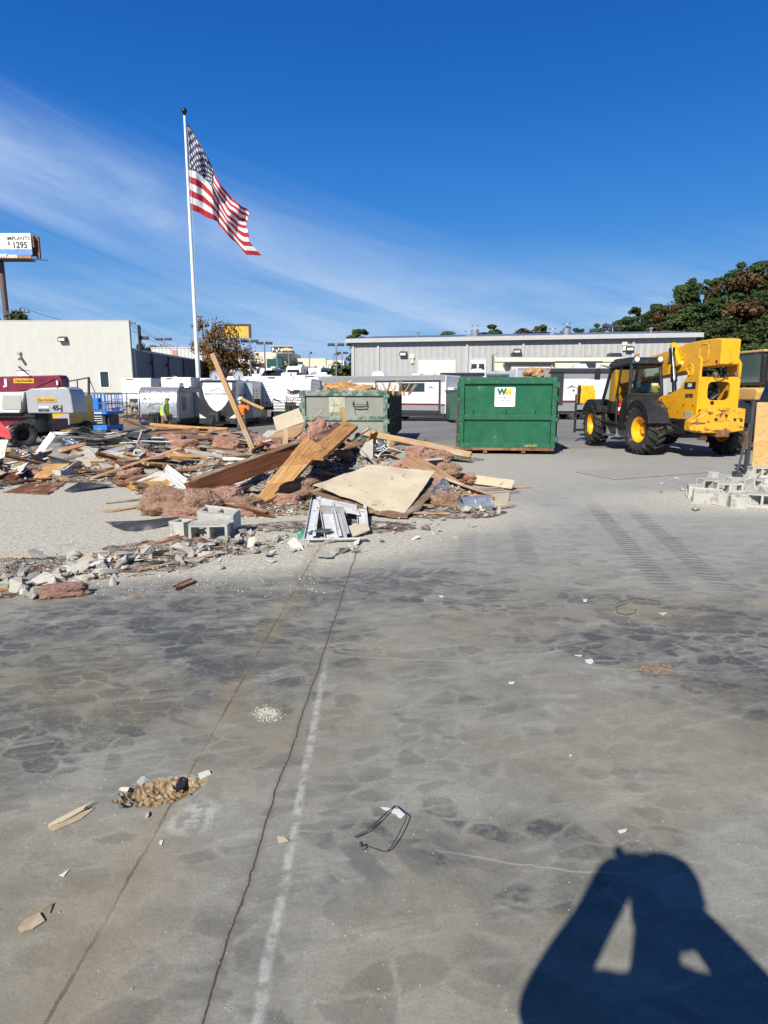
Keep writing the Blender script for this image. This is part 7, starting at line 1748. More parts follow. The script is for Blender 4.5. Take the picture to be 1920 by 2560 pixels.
for (cx, cy, rx, ry), n_ in REG:
    for i in range(n_):
        for _try in range(8):
            a_ = rs.uniform(0, 6.28); q = math.sqrt(rs.random()); x, y = cx+rx*q*math.cos(a_), cy+ry*q*math.sin(a_)
            if not hides(x, y): break
        t_ = rs.random()
        if t_ < .62:
            me, L, cn = rs.choice(PROT+PROT[4:12]+PROT[4:12])
            if L > 1.5 and (rs.random() < .7 or cn == 'blond'): continue
            if L > 1.2 and cx > -2.5 and rs.random() < .6: continue
            yaw = rs.gauss(.25, .75); pit = rs.gauss(0, .20)
            scatter(me, 'wooden_board', 'board', '%s %s board %s %s' % ({.5: 'short', .9: 'medium', 1.4: 'long', 2.1: 'longest'}[L], cn, 'lying crosswise' if abs(yaw) < .35 else 'pointing back right' if yaw > 0 else 'pointing forward right', zone(x, y)), x, y, .03+abs(pit)*.18*L, (rs.gauss(0, .45), pit, yaw), group='loose boards of the heap')
        elif t_ < .83:
            k = rs.choice(FLK+FLG+FLG); s_ = rs.uniform(.09, .30); wh = k in FLK
            scatter(k, 'wallboard_scrap', 'wallboard', '%s %s wallboard scrap %s' % ('big' if s_ > .23 else 'middling' if s_ > .16 else 'small', 'white' if wh else 'grey', zone(x, y)), x, y, .04+s_*.2, (rs.gauss(0, .4), rs.gauss(0, .4), rs.uniform(0, 6.28)), (s_*1.3, s_, s_*(.5 if s_ > .15 else .9)), 'broken wallboard scraps')
        elif t_ < .90:
            s_ = rs.uniform(.08, .2); k = rs.choice(['pink', 'pink', 'tan'])
            o = blob(k, (x, y, H(x, y)+s_*.3), (s_*1.4, s_, s_*.55), (rs.uniform(-20, 20), rs.uniform(-20, 20), rs.uniform(0, 360)), 'loose %s insulation tuft %s' % ({'pink': 'pink', 'tan': 'brown'}[k], zone(x, y)), name='insulation_tuft', group='loose insulation tufts')
        elif t_ < .95:
            p0 = Vector((x, y, H(x, y)+.06)); yaw = rs.uniform(0, 6.28); L = rs.uniform(.4, 1.2)
            board(p0, p0+Vector((math.cos(yaw)*L, math.sin(yaw)*L*.6, rs.uniform(-.05, .2))), rs.choice([.04, .08]), .008, rs.choice([white_metal, white_metal, trim_grey]), 'bent light metal strip %s' % zone(x, y), rs.uniform(0, 1.5), 'metal strip', 'metal_strip', 'loose metal strips', 0)
        else:
            p0 = Vector((x, y, H(x, y)+.05)); pts = [p0]
            for k in range(7): pts.append(pts[-1]+Vector((rs.uniform(-.02, .14), rs.uniform(-.12, .12), rs.uniform(-.05, .07))))
            for p in pts: p.z = max(p.z, H(p.x, p.y)+.02)
            o = MB().tube(pts, .009, 5).build('cable', rs.choice([trim_white, trim_dark])); tag(o, 'thin loose cable curling %s' % zone(x, y), 'cable', 'loose cables')
# blocks and chunks
for i, (px_, py_, z_, r_, k) in enumerate(((15, 1175, .1, (0, 0, 10), 0), (147, 1178, .1, (90, 0, 20), 0), (165, 1186, .1, (0, 0, 70), 1), (285, 1168, .1, (0, 10, 30), 0), (318, 1174, .12, (20, 0, 60), 0), (292, 1140, .14, (0, 0, 10), 1), (318, 1156, .12, (90, 0, 40), 0), (346, 1172, .08, (0, 0, -20), 2),
                                       (380, 1150, .2, (10, 20, 40), 0), (392, 1184, .12, (0, 0, 20), 0), (412, 1192, .12, (0, 0, 80), 1), (225, 1128, .2, (0, 10, 20), 1), (130, 1118, .22, (0, 0, 40), 0), (360, 1140, .22, (30, 0, 10), 1), (460, 1190, .12, (0, 0, 15), 2), (590, 1192, .2, (0, 20, 0), 1))):
    block(G(px_, py_, z_), r_, 'pale cinder block %s, %s' % ('broken' if k else 'whole', ['at the left picture edge', 'before the fibreboard scrap', 'beside the fibreboard scrap', 'right of the square beige block', 'second right of the beige block', 'behind the beige block', 'on edge behind the others', 'half block near the small pink batt', 'below the flat brown board', 'left of the corrugated sheet', 'touching the corrugated sheet', 'beside the white strip end', 'under the long dusty board', 'near the white strip', 'under the corrugated sheet', 'below the slumped batt'][i]), k, 1.05)
bp = [(1732, 1226, .09, (90, 0, 75), 2), (1775, 1212, .1, (90, 0, 12), 0), (1820, 1222, .1, (90, 0, -8), 0), (1770, 1242, .09, (10, 0, -20), 0), (1850, 1212, .08, (12, 6, 25), 0), (1895, 1218, .08, (70, 10, 20), 1), (1862, 1246, .1, (0, 0, 15), 0), (1800, 1196, .1, (0, 10, 30), 1), (1905, 1250, .1, (90, 0, -30), 0), (1880, 1192, .08, (25, 0, 50), 2), (1815, 1250, .06, (5, 10, 40), 2), (1925, 1215, .1, (0, 0, 60), 0), (1840, 1255, .06, (0, 0, 70), 2), (1900, 1180, .1, (90, 0, 0), 0), (1935, 1240, .12, (20, 10, 0), 1)]
wd = ['standing on end, leftmost', 'holes to the front, second from left', 'holes to the front, third from left', 'tipped forward in the front row', 'flat behind the third block', 'turned on its side near the plywood', 'large face up in the front row', 'back left', 'front right corner', 'leaning at the back of the pile', 'lying low before the pile', 'cut by the picture edge', 'half block in front', 'right under the plywood', 'topmost at the picture edge']
for i, (px_, py_, z_, r_, k) in enumerate(bp): block(G(px_, py_, z_), r_, 'grey cinder block of the right pile, %s' % wd[i], k, 1.0)
def chunks(n_, pick, smin, smax, grp, flakes=.3):
    for i in range(n_):
        x, y = pick(); s_ = smin+(smax-smin)*rs.random()**2.2; f_ = rs.random() < flakes; me = rs.choice(FLK+FLG) if f_ else rs.choice(CHK)
        scatter(me, 'wallboard_flake' if f_ else 'concrete_chunk', 'wallboard' if f_ else 'concrete', '%s %s lying %s' % (rs.choice(['', 'long ', 'squat ', 'tilted ', 'dusty '])+'large' if s_ > (smin+smax)*.5 else 'middling' if s_ > (smin+smax)*.25 else 'little', 'flat wallboard flake' if f_ else 'angular grey concrete chunk', zone(x, y)), x, y, s_*.3, (rs.gauss(0, .35), rs.gauss(0, .35), rs.uniform(0, 6.28)), (s_, s_*rs.uniform(.6, 1), s_*rs.uniform(.5, .9)), grp)
def band(): 
    px_ = rs.uniform(-20, 640); py_ = 1492-px_*.17+rs.gauss(-28, 24); p = gnd(px_, max(1340, py_)); return p.x, p.y
chunks(200, band, .02, .12, 'loose chunks and flakes of rubble', .38)
def foot():
    px_ = rs.uniform(430, 1250); py_ = 1330-max(0, px_-900)*.12+rs.gauss(0, 22)+(20 if px_ < 900 else 0); p = gnd(px_, py_); return p.x, p.y
chunks(140, foot, .018, .11, 'loose chunks and flakes of rubble', .45)
def bpile(): p = gnd(rs.gauss(1790, 60), rs.gauss(1236, 18)); return p.x, p.y
chunks(45, bpile, .02, .09, 'loose chunks and flakes of rubble', .1)
def gfar(): p = gnd(rs.uniform(1060, 1160), rs.gauss(1128, 4)); return p.x, p.y
chunks(25, gfar, .03, .10, 'loose chunks and flakes of rubble', .6)
for i in range(22):
    x, y = band(); me, L, cn = rs.choice(PROT[:12]); s_ = rs.uniform(.18, .4)
    scatter(me, 'wood_splinter', 'wood splinter', '%s splinter of wood lying flat %s' % (cn, zone(x, y)), x, y, .012, (rs.gauss(0, .2), rs.gauss(0, .06), rs.gauss(.2, .4)), s_, 'wood splinters in the rubble')
sheet([gnd(75, 1452, .02), gnd(110, 1425, .08), gnd(135, 1440, .05), gnd(120, 1462, .02)], .012, dry_white, 'torn white wallboard piece in the front left rubble', jag=.008, ripple=.03, seed=31)
sheet([gnd(190, 1400, .10), gnd(218, 1386, .12), gnd(240, 1398, .08), gnd(205, 1412, .05)], .015, dry_tan, 'cream wallboard piece on the front rubble band', jag=.004, seed=32)
sheet([gnd(150, 1415, .06), gnd(280, 1392, .08), gnd(275, 1404, .04), gnd(180, 1422, .02)], .006, white_metal, 'flat pale metal scrap on the front rubble band', ripple=.04, seed=33)
sheet([gnd(5, 1230, .012), gnd(90, 1202, .02), gnd(165, 1206, .02), gnd(120, 1236, .012)], .008, brownw, 'thin brown veneer sheet lying flat in the left field', jag=.02, ripple=.03, seed=34); sheet([gnd(160, 1228, .01), gnd(200, 1206, .03), gnd(285, 1212, .05), gnd(180, 1230, .015)], .006, dark_sheet, 'dark curled sheet lying flat in the left field', ripple=.03, seed=35)
board(gnd(262, 1258, .015), gnd(360, 1247, .02), .06, .02, greyw, 'dark strip lying flat on the dusty slab', 0, splint=.05); board(gnd(255, 1280, .015), gnd(372, 1262, .02), .12, .012, pine, 'torn blond board lying flat on the dusty slab', 0, splint=.3)
board(gnd(268, 1386, .02), gnd(520, 1342, .04), .045, .03, greyw, 'long thin dark lath behind the front rubble band', 0, splint=.1)
board(gnd(436, 1472, .018), gnd(486, 1450, .018), .05, .03, brownw, 'short splintered brown stick lying on the bare slab', .3, splint=.08, seed=3); board(gnd(322, 1484, .006), gnd(362, 1478, .006), .01, .008, oldw, 'tiny sliver of wood lying on the slab near the rubble', 0)
# dark rubble before the workers
for i in range(60):
    px_ = rs.uniform(165, 640); py_ = rs.uniform(1074, 1112); Y = 16.2+rs.uniform(-1, 1.9); z = .05; p = gnd(px_, py_, rs.uniform(.05, .45)); 
    if p.y > 19.5: p = at(px_, py_, 19+rs.uniform(-1, .5))
    L = rs.uniform(.5, 1.8); yaw = rs.gauss(0, .5); m_, cn = rs.choice([(dark_sheet, 'black'), (dark_sheet, 'black'), (dark_sheet, 'black'), (greyw, 'grey'), (oldw, 'brown'), (white_metal, 'white')]) if px_ < 420 else rs.choice([(oldw, 'brown'), (pine, 'blond'), (dark_sheet, 'black'), (brownw, 'dark brown')])
    dv = Vector((math.cos(yaw)*L/2, math.sin(yaw)*L/2, rs.uniform(-.08, .12)))
    board(p-dv, p+dv, rs.uniform(.04, .35), .02, m_, '%s %s strip lying %s' % ('long' if L > 1.3 else 'middling' if L > .9 else 'short', cn, zone(p.x, max(15.3, p.y))), rs.gauss(0, .4), 'strip' if m_ is dark_sheet else 'board', 'dark_strip' if m_ is dark_sheet else 'wooden_board', 'strips in the dark rubble', .1)
board(at(377, 1060, 22), at(570, 1072, 20.5), .10, .08, pine, 'long blond timber lying before the worker in the lime vest', 0, 'beam', 'timber_beam'); board(at(360, 1068, 21), at(640, 1082, 19.5), .25, .06, oldw, 'long brown timber in front of both workers', 0, 'beam', 'timber_beam')
board(at(310, 1050, 20), at(390, 1080, 19.4), .05, .05, dark_sheet, 'thin black rod slanting left of the worker in the lime vest', 0, 'rod', 'metal_rod', splint=0)
sheet([at(172, 1098, 18.5), at(300, 1080, 19.2), at(345, 1082, 18.4), at(250, 1110, 17.8)], .02, dark_sheet, 'large black roofing sheet near the boom lift', jag=.02, ripple=.08, seed=41)
sheet([at(630, 1110, 14.5), at(670, 1075, 15), at(700, 1076, 14.6), at(668, 1104, 14.2)], .02, dry_grey, 'pale blue grey panel behind the tall post', jag=.006, seed=42)
PL = thing('wooden_pallet', 'flat wooden pallet lying behind the boom lift', 'pallet', at(182, 1073, 30) - Vector((0, 0, .15)), R(5))
a = MB()
for i in range(7): a.box(-.6, .6, -.5+i*.16, -.4+i*.16, .1, .12)
for x_ in (-.58, -.04, .5): a.box(x_, x_+.08, -.5, .56, 0, .1)
a.build('slats', pine, PL)

dusty_board = mat('dusty_board', (.33, .315, .285), .9, var=.15, scale=3, dirt=(.24, .21, .17), dirt_amt=.3, dscale=3, aniso=(.5, 3, 1))
# ---- loads on the dumpsters
blob('card', (-1.15, 21.0, 1.66), (.72, .45, .24), (0, 4, 5), 'heap of wet cardboard and plastic on the pale dumpster', 'cardboard', 'cardboard_heap', i=0)
sheet([(-2.0, 20.9, 1.63), (-.9, 20.6, 1.70), (-.15, 21.0, 1.72), (-.9, 21.6, 1.78)], .02, cardm, 'flattened brown cardboard under the wet heap', 'cardboard', 'cardboard_sheet', jag=.03, ripple=.12, seed=43)
sheet([(-2.05, 21.2, 1.62), (-1.5, 20.9, 1.95), (-.9, 21.0, 2.02), (-1.3, 21.7, 1.8)], .012, dry_white, 'crumpled white plastic sheet on the pale dumpster', 'plastic sheet', 'plastic_sheet', jag=.03, ripple=.14, seed=44)
for i in range(14):
    x = -.35+i*.085; p0 = Vector((x, 20.6+rs.uniform(0, .6), 1.5)); board(p0, p0+Vector((rs.uniform(-.25, .3), rs.uniform(-.1, .2), rs.uniform(.28, .5))), rs.uniform(.03, .09), .02, rs.choice([pine, oldw, pine]), 'splintered stick poking out of the pale dumpster', rs.uniform(0, 3), 'wood splinter', 'wood_splinter', 'sticks poking out of the pale dumpster', .12)
blob('card', at(1333, 936, 17.9), (.26, .2, .16), (0, 0, 10), 'orange brown cardboard box on the green dumpster rim', 'cardboard', 'cardboard_box', i=1)
board(at(1362, 946, 17.8), at(1381, 912, 17.9), .03, .03, pine, 'thin stick leaning on the green dumpster rim', 0, 'stick', 'wood_stick')
sheet([at(1441, 1179, gnd(1441, 1179, .02).y), G(1631, 1165, .02), G(1782, 1179, .02), G(1535, 1197, .02)], .012, dusty_board, 'dusty flat board lying before the telehandler', jag=.01, seed=45)

# ---- small litter on the slab
WIRE = thing('bent_wire_frame', 'bent black wire frame lying on the slab near a white paper scrap', 'wire', (0, 0, 0))
def wp(x, y, z=.006): return gnd(860+x*200/1659, 1980+y*180/1493, z)
a = MB(); a.tube([wp(1050, 290), wp(940, 380, .02), wp(700, 610, .025), wp(480, 810, .02), wp(340, 900, .01), wp(250, 945)], .0024, 6)
a.tube([wp(940, 370, .02), wp(720, 570, .028), wp(430, 790, .022), wp(200, 935)], .0013, 5)
a.tube([wp(1100, 290, .01), wp(1180, 370, .02), wp(1270, 450, .03), wp(1303, 490, .03), wp(1250, 640, .03), wp(1120, 900, .03), wp(980, 1140, .02), wp(900, 1215, .015), wp(780, 1225, .01), wp(620, 1170), wp(440, 1115)], .0022, 6)
a.tube([wp(335, 1040), wp(380, 1150, .01), wp(390, 1190)], .004, 5); a.tube([wp(440, 1100), wp(430, 1150, .01), wp(390, 1170)], .006, 5); a.build('wire', trim_dark, WIRE, smooth=True)
paper = mat('white_paper', (.62, .62, .60), .8, var=.06)
def flat(pts, m_, label, cat='paper scrap', name='paper_scrap', z=.004, th=.002, group=None):
    return sheet([gnd(x, y, z) for x, y in pts], th, m_, label, cat, name, group=group)
sc_ = lambda L: [(860+x*200/1659, 1980+y*180/1493) for x, y in L]
flat(sc_([(760, 310), (900, 320), (1060, 345), (1160, 355), (1300, 410), (1280, 445), (1230, 500), (1190, 540), (1120, 520), (1070, 440), (1010, 430), (950, 385), (830, 355)]), paper, 'white paper scrap lying under the bent wire frame')
def sl(L, x0=960, y0=1400, k=960/1659): return [(x0+x*k, y0+y*k) for x, y in L]
flat(sl([(868, 430), (900, 426), (906, 440), (895, 450), (872, 441)]), paper, 'white paper scrap left of the leaf litter pile'); flat(sl([(538, 526), (566, 525), (560, 534), (540, 535)]), paper, 'small white paper scrap in the middle of the slab')
flat(sl([(238, 153), (258, 154), (256, 160), (240, 160)]), paper, 'small white scrap beyond the tread marks'); flat(sl([(1010, 1168), (1050, 1160), (1045, 1172), (1018, 1180)]), paper, 'pale paper scrap above the photographer shadow'); flat(sl([(860, 170), (880, 168), (876, 180), (862, 180)]), paper, 'white scrap touching the curled wire', z=.01)
flat(sl([(1185, 228), (1226, 225), (1208, 240)]), dry_white, 'small folded white triangle on the slab'); flat(sl([(822, 410), (858, 410), (850, 417)]), paper, 'thin white sliver beside the paper scrap'); flat(sl([(800, 842), (812, 840), (808, 850)]), paper, 'tiny white fleck in the right middle of the slab')
flat([(158, 2182), (174, 2172), (160, 2190), (148, 2188)], paper, 'small white triangle scrap at lower left'); flat([(400, 2100), (408, 2100), (404, 2112), (398, 2108)], paper, 'white chip between the joint and the crack')
flat([(693, 2090), (712, 2092), (720, 2100), (697, 2106)], dry_tan, 'tan triangular chip right of the crack', th=.004, z=.006)
leaf_m = mat('dry_leaf', (.25, .18, .115), .8, var=.3, scale=20); leaf_m2 = mat('pale_dry_leaf', (.42, .33, .22), .8, var=.25, scale=20)
sheet([gnd(45, 2322, .004), gnd(62, 2296, .012), gnd(98, 2284, .004), gnd(112, 2298, .010), gnd(82, 2322, .004), gnd(50, 2328, .01)], .002, leaf_m2, 'tan dry leaf scrap at the lower left', 'leaf', 'dry_leaf', ripple=.01); sheet([gnd(103, 2278, .004), gnd(120, 2262, .012), gnd(133, 2258, .004), gnd(125, 2280, .008)], .002, leaf_m, 'narrow tan leaf scrap beside the larger leaf', 'leaf', 'dry_leaf')
board(gnd(122, 2066, .006), gnd(238, 2006, .014), .018, .006, dry_tan, 'torn pale strip curling on the slab left of the hole', .3, 'strip', 'torn_strip', splint=.05); flat([(122, 2068), (160, 2046), (238, 2018), (205, 2045), (135, 2078)], leaf_m2, 'flat brown strip under the torn pale strip', 'strip', 'torn_strip')
# rubble in and round the hole
flat([(440, 1962), (452, 1940), (470, 1944), (458, 1966), (440, 1976)], ink, 'black slate piece standing in the broken hole', 'slate', 'slate_piece', z=-.004, th=.012)
for i, (x, y, s_) in enumerate(((497, 1952, .035), (510, 1940, .03), (312, 1998, .03), (325, 2010, .025), (440, 2000, .025), (430, 1950, .02), (355, 1955, .03), (310, 1975, .025), (480, 1985, .022), (368, 2112 - 70, .02))):
    p = gnd(x, y); o = bpy.data.objects.new('hole_fragment', rs.choice(CHK+FLK)); COL.objects.link(o); o.location = (p.x, p.y, .004 if hole_d(p.x, p.y) > 1 else -.03); o.scale = (s_, s_*.7, s_*.5); o.rotation_euler = (rs.random(), 0, rs.random()*6); tag(o, 'whitish concrete fragment at the rim of the broken hole', 'concrete', 'fragments round the broken hole')
# curled wire on the right
a = MB()
cw = [(870, 172), (905, 156), (950, 152), (1000, 162), (1030, 178), (1000, 192), (940, 192), (895, 184), (878, 174)]
a.tube([gnd(*sl([p])[0], .008+.01*(i % 3)) for i, p in enumerate(cw)], .002, 5); a.tube([gnd(*sl([p])[0], .008) for p in ((1060, 180), (1000, 205), (1010, 228), (1050, 236), (1085, 228), (1090, 210))], .002, 5); a.tube([gnd(*sl([p])[0], .01) for p in ((1030, 178), (1080, 165), (1140, 168), (1190, 182), (1195, 190), (1140, 190), (1080, 180))], .002, 5)
o = a.build('curled_wire', trim_dark, None, smooth=True); tag(o, 'thin curled black wire lying on the slab at right', 'wire')
# stuff: crumbs, splinters, leaf litter
def crumbs(name, label, n_, pick, smin, smax, m_, cat, flat_=1.0, seed=1):
    r = random.Random(seed); a = MB()
    for i in range(n_):
        x, y = pick(); s_ = smin+(smax-smin)*r.random()**3; z = H(x, y)+s_*.35*flat_; q = Euler((r.uniform(-.4, .4), r.uniform(-.4, .4), r.uniform(0, 6.3))).to_matrix()
        vs = [q @ Vector((s_*r.uniform(.6, 1.1)*cx_, s_*r.uniform(.4, .9)*cy_, s_*flat_*r.uniform(.3, .6)*cz_))+Vector((x, y, z)) for cx_, cy_, cz_ in ((1, 0, -.6), (-.5, .9, -.6), (-.5, -.9, -.6), (0.1, .1, 1))]
        a.add(vs, [(0, 1, 3), (1, 2, 3), (2, 0, 3), (0, 2, 1)], 0)
    o = a.build(name, m_, None, recalc=False); return tag(o, label, cat, kind='stuff')
r9 = random.Random(5)
def pk_field():
    px_ = r9.uniform(-30, 820); py_ = r9.triangular(1215, 1500, 1370); 
    if r9.random() < .35: py_ = 1460-px_*.15+r9.gauss(0, 22)
    p = gnd(px_, py_); return p.x, p.y
crumbs('gravel_crumbs', 'pale crumbs of concrete spread over the dusty slab', 11000, pk_field, .003, .015, concm, 'gravel', seed=2)
def pk_heap():
    (cx, cy, rx, ry), _ = r9.choice(REG); a_ = r9.uniform(0, 6.28); q = math.sqrt(r9.random())*1.1; return cx+rx*q*math.cos(a_), cy+ry*q*math.sin(a_)
crumbs('rubble_crumbs', 'pale rubble crumbs strewn through the heap', 5000, pk_heap, .01, .05, concm, 'rubble', seed=3); crumbs('wallboard_crumbs', 'white wallboard crumbs strewn through the heap', 2500, pk_heap, .015, .07, dry_white, 'rubble', .3, seed=4); crumbs('wood_chips', 'brown wood chips strewn through the heap', 3500, pk_heap, .015, .08, oldw, 'wood chips', .3, seed=6)
crumbs('dark_chips', 'dark chips in the rubble before the workers', 1500, lambda: (r9.uniform(-11, -1.5), r9.uniform(15.5, 19.2)), .02, .10, dark_sheet, 'rubble', .4, seed=8)
def pk_slab():
    px_ = r9.uniform(0, 1920); py_ = r9.uniform(1330, 2560) if r9.random() < .6 else r9.uniform(1280, 1700); p = gnd(px_, py_); return p.x, p.y
crumbs('slab_grit', 'tiny white grit scattered over the bare slab', 1500, pk_slab, .001, .0065, concm, 'grit', seed=9)
crumbs('sand_grit', 'tan grit scattered beside the joint and the hole', 2600, lambda: (lambda p: (p.x, p.y))(gnd(r9.gauss(420, 120), r9.gauss(2180, 170))), .0008, .0035, mat('tan_grit', (.38, .29, .17), .9), 'grit', seed=10)
crumbs('powder_heap', 'small spill of white rubble powder on the slab', 1300, lambda: (lambda p: (p.x, p.y))(gnd(r9.gauss(668, 15), r9.gauss(1783, 8))), .0015, .009, concm, 'powder', seed=11)
crumbs('leaf_litter', 'small pile of dry brown leaf litter on the slab', 350, lambda: (lambda p: (p.x, p.y))(gnd(r9.gauss(1640, 24), r9.gauss(1672, 6))), .008, .022, leaf_m, 'leaf litter', .25, seed=12)
def pk_rock():
    px_ = r9.uniform(288, 362); return at(px_, 1015, 49).x, 48.5+r9.uniform(-.8, .8)
a = MB()
for i in range(90):
    x, y = pk_rock(); s_ = r9.uniform(.1, .3); z = .55+r9.uniform(-.3, .3)
    a.add([Vector((x, y, z))+Vector((s_*r9.uniform(.6, 1.1)*c0, s_*r9.uniform(.6, 1)*c1, s_*c2)) for c0, c1, c2 in ((1, 0, -.5), (-.5, .9, -.5), (-.5, -.9, -.5), (.1, .1, .7), (.8, .7, .2))], [(0, 1, 3), (1, 2, 3), (2, 0, 3), (0, 4, 1), (1, 4, 3), (3, 4, 0)])
tag(a.build('rock_pile', concm, None), 'broken rock spill on the bank below the ribbed trailer', 'rocks', kind='stuff')
# ================================================================ people
skin_m = mat('skin', (.42, .22, .14), .55, var=.08); hair_m = mat('dark_hair', (.03, .02, .015), .7)
def figure(J, E, root, zones, mats, name, parent, extra=None):
    """one continuous body grown from a jointed skeleton; zones(c) gives the material of a face"""
    names = list(J); me = bpy.data.meshes.new('sk'); me.from_pydata([J[n][0] for n in names], [(names.index(a), names.index(b)) for a, b in E], [])
    ob = bpy.data.objects.new('sk', me); COL.objects.link(ob)
    md = ob.modifiers.new('skin', 'SKIN'); md.use_smooth_shade = True
    sv = me.skin_vertices[0].data
    for i, n in enumerate(names):
        r_ = J[n][1]; sv[i].radius = r_ if isinstance(r_, tuple) else (r_, r_); sv[i].use_root = (n == root)
    ob.modifiers.new('sub', 'SUBSURF').levels = 2; ob.modifiers['sub'].render_levels = 2
    dg = bpy.context.evaluated_depsgraph_get(); dg.update(); ev = ob.evaluated_get(dg)
    m2 = bpy.data.meshes.new_from_object(ev); bpy.data.objects.remove(ob)
    if extra:
        bm = bmesh.new(); bm.from_mesh(m2); t = bpy.data.meshes.new('x'); t.from_pydata([tuple(v) for v in extra.v], [], extra.f); bm.from_mesh(t); bm.to_mesh(m2); bm.free()
    m2.materials.clear()
    for m in mats: m2.materials.append(m)
    for p in m2.polygons: p.material_index = zones(p.center); p.use_smooth = True
    o = bpy.data.objects.new(name, m2); COL.objects.link(o); o.parent = parent; return o
def hand(x, pal, fwd, side, up, spread=.010, curl=.5, s=1.0):
    """palm is part of the skeleton; adds five separate, unequal, bent fingers rooted inside it"""
    pal, fwd, side, up = Vector(pal), Vector(fwd).normalized(), Vector(side).normalized(), Vector(up).normalized()
    for k, (off, L) in enumerate(((-.030, .070), (-.010, .080), (.011, .074), (.031, .058))):
        b = pal+side*off*s; pts = [b, b+fwd*.04*s, b+fwd*(.04+L*.45*(1-curl*.3))*s-up*L*.25*curl*s, b+fwd*(.04+L*.8*(1-curl*.55))*s-up*L*.75*curl*s]
        x.tube(pts, [.011*s, .010*s, .009*s, .0075*s], 8)
    b = pal-side*.035*s-fwd*.02*s; x.tube([b, b-side*.03*s+fwd*.02*s, b-side*.045*s+fwd*.05*s-up*.015*s], [.013*s, .012*s, .009*s], 8)
def face(x, c, f, s=1.0):
    """nose, ears, brow for a head centred at c that looks along f"""
    c, f = Vector(c), Vector(f).normalized(); u = Vector((0, 0, 1)); r_ = f.cross(u).normalized()
    x.tube([c+f*.088*s+u*.02*s, c+f*.112*s-u*.012*s, c+f*.09*s-u*.03*s], [.008*s, .014*s, .010*s], 8)
    for sg in (-1, 1): x.tube([c+r_*.078*sg*s+u*.02*s, c+r_*.092*sg*s, c+r_*.078*sg*s-u*.03*s], [.008*s, .014*s, .008*s], 6)
    x.tube([c+f*.088*s-r_*.022*s-u*.055*s, c+f*.097*s-u*.055*s, c+f*.088*s+r_*.022*s-u*.055*s], .006*s, 6)
def hat(parent, c, f, m_, s=1.0):
    c = Vector(c); a = MB(); a.lathe([(.125*s, 0), (.122*s, .04*s), (.105*s, .085*s), (.07*s, .115*s), (.02*s, .128*s), (0, .13*s)], c, 2, 24); a.lathe([(.124*s, .0), (.15*s, -.008*s), (.15*s, -.002*s), (.122*s, .008*s)], c, 2, 24)
    f = Vector(f).normalized(); r_ = f.cross(Vector((0, 0, 1)))
    a.add([c+f*.13*s+r_*.09*s, c+f*.13*s-r_*.09*s, c+f*.20*s-r_*.05*s+Vector((0, 0, -.015)), c+f*.20*s+r_*.05*s+Vector((0, 0, -.015))], [(0, 1, 2, 3)]); a.box(c.x-.01, c.x+.01, c.y-.11*s, c.y+.11*s, c.z+.08*s, c.z+.105*s)
    return a.build('hard_hat', m_, parent, smooth=True)
hat_m = mat('white_hard_hat', (.78, .79, .80), .3, coat=.3, var=.03)
def shell(body, name, m_, test, off, parent):
    """clothing shell: body faces inside the test zone, pushed out along their normals"""
    bm = bmesh.new(); bm.from_mesh(body.data); bmesh.ops.delete(bm, geom=[f for f in bm.faces if not test(f.calc_center_median())], context='FACES'); bm.normal_update()
    for v in bm.verts: v.co += v.normal*off
    me = bpy.data.meshes.new(name); bm.to_mesh(me); bm.free(); me.materials.clear(); me.materials.append(m_)
    for p in me.polygons: p.material_index = 0; p.use_smooth = True
    o = bpy.data.objects.new(name, me); COL.objects.link(o); o.parent = parent; return o
# worker in the lime vest: side on, striding to the right, stooping a little
fp_ = at(416, 1098, 26.3); W1 = thing('person', 'person in lime safety vest and white hard hat walking past the silver trailer', 'person', (fp_.x, 26.3, fp_.z), 0)
J = {'pel': ((0, 0, .93), (.15, .12)), 'wai': ((.0, 0, 1.10), (.155, .13)), 'che': ((.03, 0, 1.30), (.17, .155)), 'nkb': ((.07, 0, 1.47), (.10, .09)), 'nek': ((.11, 0, 1.53), .062), 'hd1': ((.14, 0, 1.59), (.088, .075)), 'hd2': ((.15, 0, 1.68), (.10, .085)),
     'shl': ((.04, .19, 1.43), .068), 'ell': ((.0, .25, 1.15), .052), 'wrl': ((.14, .22, .93), .036), 'hal': ((.18, .21, .87), (.042, .022)), 'shr': ((.04, -.19, 1.43), .068), 'elr': ((.02, -.25, 1.15), .052), 'wrr': ((.10, -.24, .92), .036), 'har': ((.12, -.24, .84), (.042, .022)),
     'hpl': ((.02, .10, .88), .11), 'knl': ((.18, .11, .50), .072), 'anl': ((.14, .11, .10), .05), 'tol': ((.30, .11, .04), .045), 'hpr': ((-.02, -.10, .88), .11), 'knr': ((-.08, -.11, .50), .072), 'anr': ((-.32, -.11, .14), .05), 'tor': ((-.20, -.11, .045), .045)}
E_ = [('pel', 'wai'), ('wai', 'che'), ('che', 'nkb'), ('nkb', 'nek'), ('nek', 'hd1'), ('hd1', 'hd2'), ('che', 'shl'), ('shl', 'ell'), ('ell', 'wrl'), ('wrl', 'hal'), ('che', 'shr'), ('shr', 'elr'), ('elr', 'wrr'), ('wrr', 'har'), ('pel', 'hpl'), ('hpl', 'knl'), ('knl', 'anl'), ('anl', 'tol'), ('pel', 'hpr'), ('hpr', 'knr'), ('knr', 'anr'), ('anr', 'tor')]
shirt = mat('grey_sweatshirt', (.40, .37, .33), .85, var=.15, scale=9); trou = mat('brown_trousers', (.15, .105, .07), .85, var=.25, scale=7); boots = mat('brown_boots', (.06, .04, .028), .7); vestm = mat('lime_vest', (.50, .85, .02), .6, var=.08)
